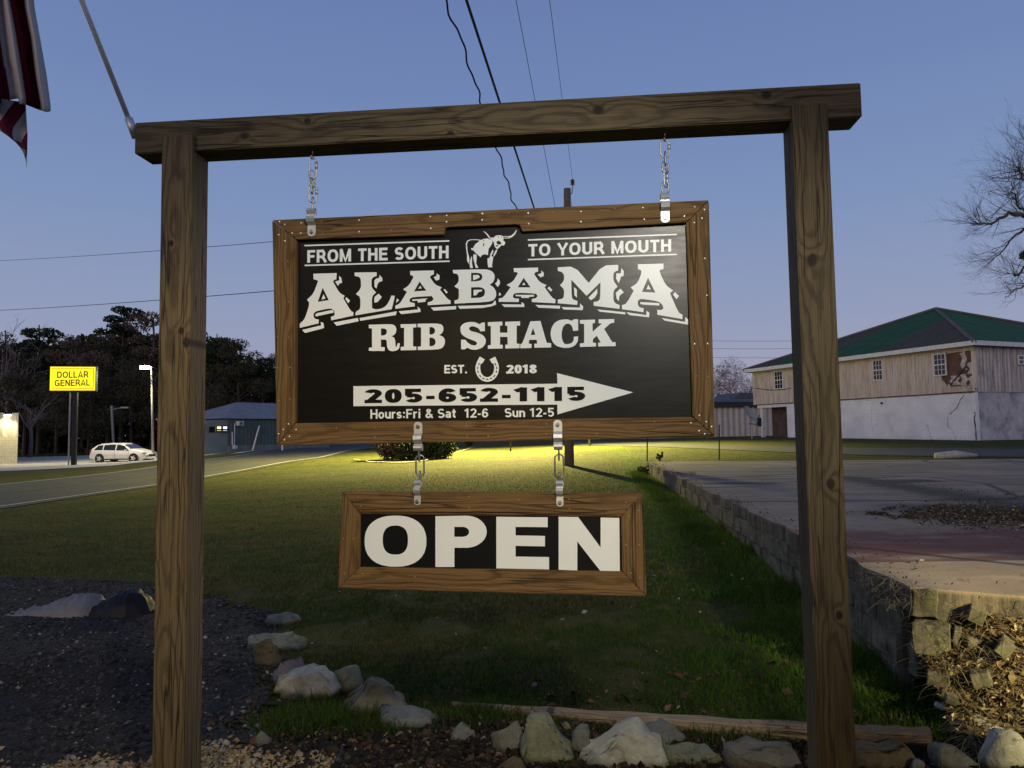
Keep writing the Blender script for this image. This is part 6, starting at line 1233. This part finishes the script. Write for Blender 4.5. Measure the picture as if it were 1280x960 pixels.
# ---- store on the far left, its lit corner
s0 = C0 + ray(21.5, 577) * (58 / ray(21.5, 577)[1]); s0[2] = t1(s0[0], s0[1]); stf = upright(s0 + np.array([0, 0, 0]), R(37)); zt = stf.loc(15, 516)[1]; zm = stf.loc(15, 545)[1]
store = empty('store', 'store building at the left edge, yellow lit block wall below corrugated cream metal', 'building', matrix=stf.matrix())
q = N('split_block'); o_ = q.tc.outputs['Object']; br = q.n('TexBrick', offset=.5); br.inputs['Scale'].default_value = 1; br.inputs['Mortar Size'].default_value = .012; br.inputs['Brick Width'].default_value = .4; br.inputs['Row Height'].default_value = .2; sx = q.n('SeparateXYZ'); q.put(sx.inputs[0], o_); cv = q.n('CombineXYZ'); q.put(cv.inputs[0], q.math('ADD', sx.outputs[0], sx.outputs[1])); q.put(cv.inputs[1], sx.outputs[2]); q.put(br.inputs['Vector'], cv.outputs[0])
n1 = q.noise(o_, 3, 5, .7); c = q.mix(q.math('MULTIPLY', br.outputs['Fac'], .5), q.ramp(n1, [(.3, (.46, .42, .30)), (.7, (.60, .56, .42))]), (.25, .22, .16)); q.bump(q.math('MULTIPLY', br.outputs['Fac'], -1), .5, .03); M['split'] = q.done(c, .85)
obj('block_wall', MB().box((-10, 10, zm / 2), (20, 20, zm)), M['split'], store); obj('metal_panel', corr(20, zm, zt, .45, .04, lambda s_, o_, z: (s_ - 20, .02 - o_, z)), plain('store_metal', (.50, .46, .38), .5, .1, .1, 1, 0), store)
obj('metal_panel', MB().box((-10, 10.1, (zm + zt) / 2), (19.98, 20, zt - zm - .01)), plain('store_metal_side', (.40, .37, .31), .5, .1, .1, 1, 0), store)
P = stf.loc(10, 516.5); wl = obj('wall_lamp', MB().box((P[0], -.12, P[1]), (.45, .25, .22)), BS, store, bevel=.03); obj('lens', MB().box((P[0], -.16, P[1] - .13), (.4, .2, .05)), emit('lamp_lens', (1, .95, .75), 14), wl)
def spot(name, loc, tgt, watts, color, ang, blend=.5, size=.1):
    l = bpy.data.lights.new(name, 'SPOT'); l.energy = watts; l.color = color; l.spot_size = R(ang); l.spot_blend = blend; l.shadow_soft_size = size
    o = bpy.data.objects.new(name, l); col.objects.link(o); o.location = loc; o.rotation_euler = (Vector(tgt) - Vector(loc)).to_track_quat('-Z', 'Y').to_euler(); return o
wlp = np.array((stf.matrix() @ Vector((P[0], -.5, P[1] - .15)))); spot('wall_lamp_light', tuple(wlp), tuple(wlp + np.array([0, -.25, -1])), 420, (1, .86, .45), 150, .6)

# ---- roadside sign box of the store
sg = C0 + ray(91, 581) * (53 / ray(91, 581)[1]); sg[2] = t1(sg[0], sg[1]); sgf = upright(sg, R(14)); ssg = empty('pylon_sign', 'lit yellow sign box on a black pole beside the parking lot', 'sign', matrix=sgf.matrix())
Q4 = [sgf.loc(*p) for p in [(63, 459), (119.5, 458), (119.5, 487), (63.5, 489)]]; bx0, bx1, bz0, bz1 = Q4[0][0], Q4[1][0], (Q4[3][1] + Q4[2][1]) / 2, (Q4[0][1] + Q4[1][1]) / 2
obj('sign_box', MB().box(((bx0 + bx1) / 2, .22, (bz0 + bz1) / 2), (bx1 - bx0 + .1, .42, bz1 - bz0 + .1)), BS, ssg); q = N('lit_yellow_face'); sx = q.n('SeparateXYZ'); q.put(sx.inputs[0], q.tc.outputs['Generated'])
q.b.inputs['Emission Color'].default_value = (1.0, .80, .010, 1); q.b.inputs['Emission Strength'].default_value = 1.15; M['yface'] = q.done((.8, .6, .02), .4)
obj('lit_face', MB().box(((bx0 + bx1) / 2, -.0, (bz0 + bz1) / 2), (bx1 - bx0, .03, bz1 - bz0)), M['yface'], ssg)
obj('inner_border', MB().box(((bx0 + bx1) / 2, -.018, bz1 - .12), (bx1 - bx0 - .2, .006, .03)).box(((bx0 + bx1) / 2, -.018, bz0 + .12), (bx1 - bx0 - .2, .006, .03)).box((bx1 - .12, -.018, (bz0 + bz1) / 2), (.03, .006, bz1 - bz0 - .3)), plain('border_olive', (.20, .16, .02), .6, 0, .1, 3, 0), ssg)
BLK = plain('letter_black', (.02, .018, .01), .6, 0, .1, 3, 0)
obj('lettering', text_mesh('DOLLAR', [sgf.loc(*p) for p in [(71.5, 464.5), (110.5, 464), (110.5, 472), (71.5, 472.5)]], -.025, .17, .12), BLK, ssg); obj('lettering', text_mesh('GENERAL', [sgf.loc(*p) for p in [(68.5, 475), (112.5, 474), (112.5, 482), (68.5, 483)]], -.025, .17, .12), BLK, ssg)
obj('sign_pole', MB().box((0, .22, bz0 / 2 - .1), (.30, .30, bz0 + .2)), BS, ssg); obj('side_pipe', MB().tube([(-.33, .2, 0), (-.33, .2, bz0)], .05, 6), M['dull_steel'], ssg)
# ---- lit street lamp and the dead one
lp = C0 + ray(191.5, 574) * (60 / ray(191.5, 574)[1]); lamp = empty('street_lamp', 'tall lit lamp on a pale pole, just left of the left post', 'street lamp', tuple(lp)); PG = plain('pole_grey', (.26, .26, .24), .5, .2, .1, 4, 0)
lt = atY(189.5, 461, lp[1]) - lp; obj('lamp_post', MB().tube([(0, 0, -.5), tuple(lt)], [.10, .07], 8), PG, lamp, smooth=True); ar = atY(184, 458.5, lp[1]) - lp
obj('lamp_arm', MB().tube([tuple(lt), tuple(ar)], .05, 6), PG, lamp); hd = obj('lamp_head', MB().box(tuple(ar + [-.1, 0, .02]), (.7, .35, .12)), PG, lamp, bevel=.03); obj('lens', MB().box(tuple(ar + [-.1, -.04, -.10]), (.75, .4, .12)).box(tuple(ar + [-.1, -.21, -.02]), (.7, .05, .14)), emit('lamp_glow', (1, .93, .68), 40), hd)
hp = lp + ar; spot('street_lamp_light', (hp[0] - .8, hp[1] - 1.0, hp[2] - .2), (hp[0] - 1.5, hp[1] - 3, 0), 3000, (1, .88, .55), 140, .5)
l2 = C0 + ray(142.5, 560) * (80 / ray(142.5, 560)[1]); dead = empty('street_lamp', 'unlit street light with short arm, behind the white car', 'street lamp', tuple(l2)); a_ = atY(139.5, 507, 80) - l2
obj('lamp_post', MB().tube([(0, 0, -.5), tuple(a_)], .13, 8), PG, dead); b1 = atY(143, 511, 80) - l2; b2 = atY(156, 509.5, 80) - l2; obj('lamp_arm', MB().tube([tuple(a_ - [0, 0, .5]), tuple(b1), tuple(b2)], .05, 6), PG, dead); obj('lamp_head', MB().box(tuple(b2), (.9, .35, .16)), PG, dead, bevel=.05)

# ---------------- the white car
cp = C0 + ray(155, 578) * (60 / ray(155, 578)[1]); cp[2] = cp[2]
car = empty('parked_car', 'white estate car parked on the lit lot, facing right', 'car', tuple(cp), R(-8))
CL, CWd, CH = 4.75, 1.84, 1.50
prof_top = [(-2.35, .62), (-2.34, .95), (-2.22, 1.10), (-1.95, 1.36), (-1.55, 1.47), (-.6, 1.52), (.15, 1.49), (.55, 1.40), (1.15, 1.07), (1.35, 1.01), (2.0, .88), (2.28, .74), (2.37, .58)]
def top_at(x): return float(np.interp(x, [p[0] for p in prof_top], [p[1] for p in prof_top]))
belt = lambda x: float(np.interp(x, [-2.37, -2.2, -1, 1.1, 1.5, 2.37], [.90, .98, .96, .90, .9, .55]))
V = []; xs_ = np.linspace(-2.37, 2.37, 48); NS = 15
for x in xs_:
    zt_ = top_at(x); zb_ = .24 + .06 * (abs(x) > 2.1); zl = min(belt(x), zt_ - .02); ew = 1 - .10 * (abs(x) / 2.37) ** 6 - .10 * max(0, x / 2.37) ** 4; hw = CWd / 2 * ew
    for wx, wd_ in ((-1.45, 0), (1.42, 0)): pass
    tumb = max(0, (zt_ - zl)) * .42
    sec = [(hw * .90, zb_), (hw * .99, zb_ + .12), (hw, (zb_ + zl) / 2), (hw * .985, zl - .06), (hw * .955, zl), (hw * .955 - tumb * .55, zl + (zt_ - zl) * .55), (hw * .93 - tumb, zt_ - .05 * (zt_ - zl > .2)), (hw * .6 - tumb * .3, zt_ + .01)]
    ring_ = [(y, z) for y, z in sec] + [(-y, z) for y, z in sec[::-1]]
    V += [(x, y, z) for y, z in ring_]
k_ = 16; nxs = len(xs_); fs = [(i * k_ + j, i * k_ + j + 1, (i + 1) * k_ + j + 1, (i + 1) * k_ + j) for i in range(nxs - 1) for j in range(k_ - 1)] + [(i * k_ + k_ - 1, i * k_, (i + 1) * k_, (i + 1) * k_ + k_ - 1) for i in range(nxs - 1)] + [tuple(range(k_)), tuple(range((nxs - 1) * k_, nxs * k_))[::-1]]
q = N('car_paint'); q.b.inputs['Coat Weight'].default_value = .6; CP_ = q.done((.72, .70, .64), .3, 0, .5)
obj('body', MB().add(V, fs), CP_, car, smooth=True)
DKG = plain('car_glass', (.012, .013, .015), .06, 0, .1, 1, 0, .8); BLKP = plain('black_trim', (.02, .02, .02), .6, 0, .1, 5, 0)
def glass_side(x0, x1, sd_, rake0, rake1):
    V = []; n_ = 12
    for i in range(n_ + 1):
        x = x0 + (x1 - x0) * i / n_; zl = belt(x) + .03
        for f_ in (0, 1):
            xx = x + (rake0 * (1 - i / n_) + rake1 * i / n_) * f_; zt_ = top_at(xx); zlb = min(belt(xx), zt_ - .02); z = zl if f_ == 0 else zt_ - .10; hw = CWd / 2 * (1 - .1 * (abs(xx) / 2.37) ** 6 - .10 * max(0, xx / 2.37) ** 4); tumb = max(0, (zt_ - zlb)) * .42; fr_ = (z - zlb) / max(.05, zt_ - zlb); y = hw * .955 - tumb * fr_ + .008; V.append((xx, sd_ * y, z))
    return MB().add(V, [(2 * i, 2 * i + 2, 2 * i + 3, 2 * i + 1) if sd_ < 0 else (2 * i, 2 * i + 1, 2 * i + 3, 2 * i + 2) for i in range(n_)])
for sd_ in (-1, 1):
    obj('side_window', glass_side(-2.0, -1.25, sd_, .28, 0), DKG, car, smooth=True); obj('side_window', glass_side(-1.17, -.18, sd_, 0, 0), DKG, car, smooth=True); obj('side_window', glass_side(-.10, 1.02, sd_, 0, -.50), DKG, car, smooth=True)
    obj('mirror', MB().box((.80, sd_ * 1.0, .98), (.16, .2, .13)), CP_, car, bevel=.03); obj('door_line', MB().box((-.14, sd_ * .925, .62), (.012, .01, .6)).box((.98, sd_ * .92, .6), (.012, .01, .5)), BLKP, car)
    obj('door_handle', MB().box((-.35, sd_ * .93, .80), (.2, .03, .03)), CP_, car); obj('sill', MB().box((0, sd_ * .90, .27), (2.0, .06, .08)), BLKP, car)
    obj('roof_rail', MB().tube([(-1.6, sd_ * .62, 1.50), (-.5, sd_ * .62, 1.56), (.3, sd_ * .62, 1.50)], .02, 6), M['dull_steel'], car)
    obj('headlight', MB().box((2.13, sd_ * .66, .72), (.34, .26, .14)), plain('headlight_lens', (.5, .5, .5), .1, .2, .1, 3, 0), car, bevel=.04); obj('tail_light', MB().box((-2.28, sd_ * .78, .92), (.16, .16, .24)), plain('tail_lens', (.35, .02, .02), .2, 0, .1, 3, 0), car, bevel=.03)
V = []
for x in (.52, 1.17):
    z = top_at(x) + .02; hw = .66 if x < .8 else .80; V += [(x, -hw, z), (x, hw, z)]
obj('windscreen', MB().add(V, [(0, 2, 3, 1)]), DKG, car); V = [(-2.24, -.7, 1.1), (-2.24, .7, 1.1), (-1.93, .58, 1.40), (-1.93, -.58, 1.40)]; obj('rear_window', MB().add(V, [(0, 1, 2, 3)]), DKG, car)
obj('front_grille', MB().box((2.36, 0, .55), (.05, .8, .18)), BLKP, car)
TY = plain('tyre', (.015, .015, .015), .8, 0, .1, 5, 0); RIM = plain('rim', (.55, .55, .55), .3, .8, .1, 5, 0)
for wx in (-1.45, 1.42):
    for sd_ in (-1, 1):
        w_ = obj('wheel', MB().tube([(0, -.11, 0), (0, .11, 0)], .335, 24), TY, car); w_.location = (wx, sd_ * .84, .335)
        obj('rim', MB().tube([(0, sd_ * .112, 0), (0, sd_ * .118, 0)], .15, 12), RIM, w_); [0]
        sp_ = MB(); [sp_.tube([(0, sd_ * .117, 0), (.23 * math.cos(a), sd_ * .117, .23 * math.sin(a))], .035, 4) for a in np.linspace(0, 2 * math.pi, 6)[:-1]]; obj('spokes', sp_, RIM, w_)
        arch = [(.40 * math.cos(t), 0, .40 * math.sin(t)) for t in np.linspace(0, math.pi, 14)]; am = obj('wheel_arch', MB().tube([(0, -.02, .0), (0, .0, .0)], .385, 24), BLKP, car); am.location = (wx, sd_ * .905, .345)

# ================================================================== TREES
def branches(mb, p, d, L, r, depth, rr, spread=.55, kids=(2, 3), droop=0, k=5, tips=None):
    pts = [p]; q_ = np.array(p, float); dd = np.array(d, float); n_ = 4
    for i in range(n_):
        dd = dd + np.array([rr.gauss(0, .10), rr.gauss(0, .10), rr.gauss(0, .08) + droop]); dd /= np.linalg.norm(dd); q_ = q_ + dd * L / n_; pts.append(q_.copy())
    mb.tube([tuple(x) for x in pts], [r * (1 - .45 * i / n_) for i in range(n_ + 1)], max(3, k), cap=False)
    if tips is not None and depth <= 1: tips.append(q_.copy())
    if depth <= 0: return
    for _ in range(rr.randint(*kids)):
        a = rr.choice([1, 2, 3, 4, 4]); s_ = pts[a]; nd = dd + np.array([rr.gauss(0, spread), rr.gauss(0, spread), rr.gauss(.10, spread * .7)]); nd /= np.linalg.norm(nd)
        branches(mb, s_, nd, L * rr.uniform(.55, .85), r * rr.uniform(.42, .62), depth - 1, rr, spread, kids, droop, k - 1, tips)
def bare_tree(name, label, base, H_, r, seed, mat, depth=5, lean=(0, 0), group=None, spread=.55, crown=None):
    rr = random.Random(seed); t_ = empty(name, label, 'tree', tuple(base), group=group); mb = MB(); p0 = np.array([0, 0, -.3]); top_ = np.array([lean[0], lean[1], H_ * .42])
    mb.tube([tuple(p0), tuple(top_ * .5 + [.1, 0, 0]), tuple(top_)], [r, r * .8, r * .6], 8); obj('trunk', mb, mat, t_, smooth=True); mb = MB()
    for i in range(6):
        a = i * 1.05 + rr.random(); st = top_ * rr.uniform(.6, 1); branches(mb, st, np.array([math.cos(a) * .65, math.sin(a) * .65, rr.uniform(.45, 1.1)]), H_ * rr.uniform(.22, .30), r * .38, depth, rr, spread)
    o = obj('crown', mb, mat, t_); return t_
def leafy_tree(name, label, base, H_, Wd, seed, kind, group, pine=False, thin=1.0):
    rr = random.Random(seed); t_ = empty(name, label, 'tree', tuple(base), group=group); mb = MB(); mb.tube([(0, 0, -.5), (rr.uniform(-.3, .3), 0, H_ * .5), (rr.uniform(-.3, .3), 0, H_ * .92)], [H_ * .018, H_ * .013, H_ * .004], 7)
    cs = []
    nc = 24 if not pine else 18
    for i in range(nc):
        f_ = rr.uniform(.28, 1.0) if not pine else rr.uniform(.55, 1.0); w_ = Wd * (1.05 - .75 * max(0, f_ - .45) / .55) * .5; a = rr.uniform(0, 6.28); q_ = rr.uniform(.2, .95)
        c_ = (math.cos(a) * w_ * q_, math.sin(a) * w_ * q_, H_ * f_ * .93, Wd * rr.uniform(.08, .18) * (1.1 - .3 * f_)); cs.append(c_); mb.tube([(0, 0, c_[2] - H_ * .10), c_[:3]], [H_ * .005, H_ * .002], 4)
    obj('trunk', mb, BARK, t_); V, Fc = leafcloud(cs, int((9500 if not pine else 6500) * thin), H_ * .0145, (1.15, 1.15, .75 if not pine else .5)); obj('crown', big_mesh('crown', V, Fc, LM[kind]), None, t_)
def at_px(u, dist, v=None): p = C0 + ray(u, 545) * (dist / ray(u, 545)[1]); return np.array([p[0], p[1], t1(p[0], p[1])])
def hgt(u, v, dist): return (C0 + ray(u, v) * (dist / ray(u, v)[1]))[2] - at_px(u, dist)[2]
GW = 'trees behind the store and the parking lot'
tl = [(-70, 400, 95, 14, 'dark', 0, 'dark tree left of the store, mostly out of frame'), (5, 412, 92, 11, 'brown', 0, 'russet brown leafed tree behind the store corner'), (48, 392, 96, 9, 'pine', 1, 'tall pine rising right of the store corner'), (92, 425, 90, 11, 'brown', 0, 'brown tree right behind the yellow sign box'),
      (152, 374, 100, 10, 'pine', 1, 'tallest pine with open crown, left of the street lamp'), (135, 415, 93, 11, 'dark', 0, 'dark tree beneath the tallest pine'), (190, 396, 96, 11, 'brown', 0, 'brownish tree half behind the left post'), (232, 392, 99, 11, 'dark', 0, 'dark broad tree right behind the left post'),
      (272, 405, 97, 9, 'pine', 1, 'pine just right of the left post'), (300, 430, 94, 10, 'dark', 0, 'dark tree over the roof of the grey building'), (328, 436, 100, 8, 'pine', 1, 'small pine over the right end of the grey building'), (352, 448, 104, 9, 'dark', 0, 'dark tree mostly behind the frame of the big sign'), (400, 500, 130, 14, 'dark', 0, 'low dark tree hidden behind the big sign'), 
      (30, 450, 84, 9, 'dark', 0, 'low dark tree near the bare trunks by the store'), (110, 462, 84, 10, 'dark', 0, 'low dark tree behind the sign pole'), (165, 455, 86, 10, 'dark', 0, 'low dark tree behind the white car'), (218, 460, 86, 9, 'dark', 0, 'low dark tree behind the left post'), (262, 470, 84, 9, 'dark', 0, 'low dark tree at the left end of the grey building'), (70, 470, 80, 8, 'dark', 0, 'low dark tree left of the sign pole')]
for i, (u, v, dist, wd_, kind, pn, lab) in enumerate(tl): leafy_tree('pine_tree' if pn else 'broadleaf_tree', lab, at_px(u, dist), hgt(u, v, dist) * (1.0 if pn else 1.08), wd_, 40 + i, kind, GW, bool(pn))
bare_tree('bare_tree', 'pale bare tree forking just right of the store corner', at_px(38, 74), hgt(38, 470, 74), .22, 5, BARKG, 3, group=GW)
bare_tree('bare_tree', 'leafless grey tree left of the store corner with fine twigs', at_px(8, 88), hgt(8, 400, 88) * 1.05, .3, 8, BARKG, 4, group=GW)
# a dense dark understorey beyond them, one mass nobody could count
V_, F_ = [], []; off_ = 0
cs = []
for u in range(-120, 470, 9):
    dist = 108 + rng.uniform(-3, 6); p = at_px(u, dist); H_ = max(2.5, hgt(u, float(np.interp(u, [-120, 0, 60, 150, 240, 300, 345, 400, 470], [430, 440, 432, 420, 420, 455, 470, 520, 535])), dist)); 
    for z in np.arange(.5, H_, 1.8): cs.append((p[0], p[1], p[2] + z, 1.7))
V, Fc = leafcloud(cs, 46000, .75, (1, .6, 1)); o = obj('woodland', big_mesh('woodland', V, Fc, LM['dark']), None, kind='stuff'); o['label'] = 'dark mass of woodland behind the separate trees on the left'; o['category'] = 'woodland'
# far right: reddish bare trees behind the cream building, big bare tree at the edge
REDB = plain('reddish_twigs', (.22, .14, .13), .95, 0, .2, 3, 0)
for i, (u, v, dist, lab) in enumerate([(905, 442, 95, 'reddish bare tree behind the cream building, next to the big sign'), (930, 452, 92, 'reddish bare tree behind the cream building, next to the house'), (880, 455, 98, 'reddish bare tree mostly hidden by the right edge of the big sign'), (955, 478, 99, 'low reddish bare tree behind the left end of the house')]):
    bare_tree('bare_tree', lab, at_px(u, dist), hgt(u, v, dist) * .92, .16, 60 + i, REDB, 5, group='reddish bare trees behind the cream building', spread=.5)
    b_ = at_px(u, dist); H_ = hgt(u, v, dist); tr_ = [o for o in bpy.data.objects if o.name.startswith('bare_tree') and o.get('label') == lab][0]
    V, Fc = leafcloud([(rng.uniform(-2.4, 2.4), rng.uniform(-2, 2), H_ * rng.uniform(.45, .88), rng.uniform(1.0, 1.9)) for _ in range(9)], 2600, .30); V = V.reshape(-1, 4, 3); cn_ = V.mean(1, keepdims=True); ax2 = V[:, 2:3] - V[:, 0:1]; V[:, 1:2] = cn_ + (V[:, 1:2] - cn_) * .14; V[:, 3:4] = cn_ + (V[:, 3:4] - cn_) * .14; V[:, 0:1] -= ax2 * .4; V[:, 2:3] += ax2 * .4
    o = obj('twigs', big_mesh('twigs', V.reshape(-1, 3), Fc, REDB), None, tr_)
# big tree: trunk out of frame to the right, limbs reaching in
big = empty('bare_tree', 'large leafless tree whose branches reach in at the right edge', 'tree', (0, 0, 0)); rr = random.Random(12); BDIST = 21.0
tb = C0 + ray(1420, 545) * (BDIST / ray(1420, 545)[1]); tb[2] = t1(tb[0], tb[1]); big.location = tb; mb = MB(); tpz = lambda u, v, dd=0: (C0 + ray(u, v) * ((BDIST + dd) / ray(u, v)[1])) - tb
TBARK = plain('twig_bark', (.085, .068, .062), .95, 0, .2, 3, 0)
fork = tpz(1400, 400); mb.tube([(0, 0, -.3), tuple(fork * .5), tuple(fork)], [.42, .34, .28], 10); obj('trunk', mb, BARK, big, smooth=True); mb = MB()
def limb(pts, r0, r1, nside, seed, tw=1.0):
    rr = random.Random(seed); P = [tpz(u, v, dd) for u, v, dd in pts]; Q = []
    for i in range(len(P) - 1):
        for j in range(6): u = j / 6; Q.append(P[i] * (1 - u) + P[i + 1] * u + np.array([rr.gauss(0, .02), rr.gauss(0, .03), rr.gauss(0, .02)]))
    Q.append(P[-1]); n_ = len(Q); r0 = r0 * .6; nside = int(nside * 1.7); rad = [r0 + (r1 - r0) * i / (n_ - 1) for i in range(n_)]; mb.tube([tuple(x) for x in Q], rad, 6)
    for _ in range(nside):
        i = rr.randint(int(n_ * .35), n_ - 2); d = Q[i + 1] - Q[i]; d = d / np.linalg.norm(d); nd = d * .8 + np.array([rr.gauss(0, .4), rr.gauss(0, .5), rr.gauss(.18, .45)]); nd /= np.linalg.norm(nd)
        branches(mb, Q[i], nd, rr.uniform(.35, .75) * tw, min(.010, rad[i] * .5), 4, rr, .42, (2, 3), .015, 4)
limb([(1400, 400, 0), (1350, 300, 0), (1300, 272, 0), (1262, 266, 0), (1238, 281, 0), (1216, 277, 0)], .20, .008, 22, 1); limb([(1350, 300, 0), (1295, 278, .3), (1278, 262, .3), (1266, 240, .3), (1262, 222, .3)], .10, .006, 18, 2)
limb([(1400, 400, 0), (1330, 280, -.5), (1290, 235, -.5), (1278, 218, -.4), (1268, 208, -.4)], .14, .006, 20, 3); limb([(1390, 380, .5), (1310, 270, .5), (1268, 295, .5), (1250, 316, .5), (1233, 332, .5)], .08, .006, 12, 4, .8)
limb([(1400, 400, .2), (1320, 350, .2), (1285, 330, .2), (1270, 345, .2), (1258, 342, .2)], .10, .006, 16, 5, .8); limb([(1400, 400, -.2), (1320, 370, -.2), (1284, 355, -.2), (1266, 365, -.2), (1257, 374, -.2)], .08, .006, 10, 6, .7)
limb([(1400, 380, .8), (1340, 250, .8), (1300, 205, .8), (1280, 180, .8)], .12, .01, 14, 7); obj('crown', mb, TBARK, big)
p_ = tpz(1281, 319); V, Fc = leafcloud([(p_[0], p_[1], p_[2], .14)], 260, .06); obj('mistletoe', big_mesh('mistletoe', V, Fc, LM['weed']), None, big)

# ================================================================== the shack behind the viewer (seen mirrored in the glossy sign) and the lamps
SHK = plain('shack_boards', (.24, .17, .11), .85, 0, .3, 2, .3); shack = empty('shack', 'brown board front of the restaurant behind the viewer', 'building', (0, -4.2, 0))
for i in range(40): obj('wall_board', MB().box((-8 + .4 * i + .2, 0, 1.7), (.39, .05 + .01 * (i % 2), 3.4)), SHK, shack)
obj('unseen_shade_roof', MB().box((0, 2.3, 3.45), (16.4, 5.0, .12)), RB, shack)  # unseen roof added over the viewer, keeps sky light off the near ground
# yard floodlight beyond the lawn, hidden behind the big sign
fl = empty('yard_light', 'floodlight on a pole far across the lawn, hidden by the big sign', 'lamp', (-.15, 47, t1(-.15, 47)))
obj('light_pole', MB().tube([(0, 0, -.3), (0, 0, 8.5)], .05, 8), BS, fl); obj('lamp_head', MB().box((0, -.1, 8.6), (.5, .3, .3)), PG, fl, bevel=.03)
fz_ = t1(-.15, 47) + 8.3; spot('yard_light_beam', (-.15, 46.7, fz_), (-.8, 45.1, 0), 105000, (1.0, .85, .24), 142, .45, .15)
# porch lamps of the shack: one aimed at the signs, one washing the ground in front of them
spot('sign_light', (.75, -.35, 3.25), (-.1, 3.1, 1.75), 345, (1.0, .94, .82), 64, .7, .12).scale = (1.0, .68, 1.0)
spot('porch_downlight', (-.6, -.6, 3.3), (-1.3, 2.4, 0), 150, (1.0, .70, .32), 72, .35, .03)
spot('slab_warm_fill', (5.2, -3.7, 3.15), (5.0, 7.5, .4), 1900, (1.0, .84, .52), 62, .8, .1)  # unseen wide lamp added as a warm fill on the slab
spot('side_floodlight', (4.6, -2.4, 3.2), (2.95, 3.78, .38), 5200, (1.0, .84, .42), 16, .6, .05)
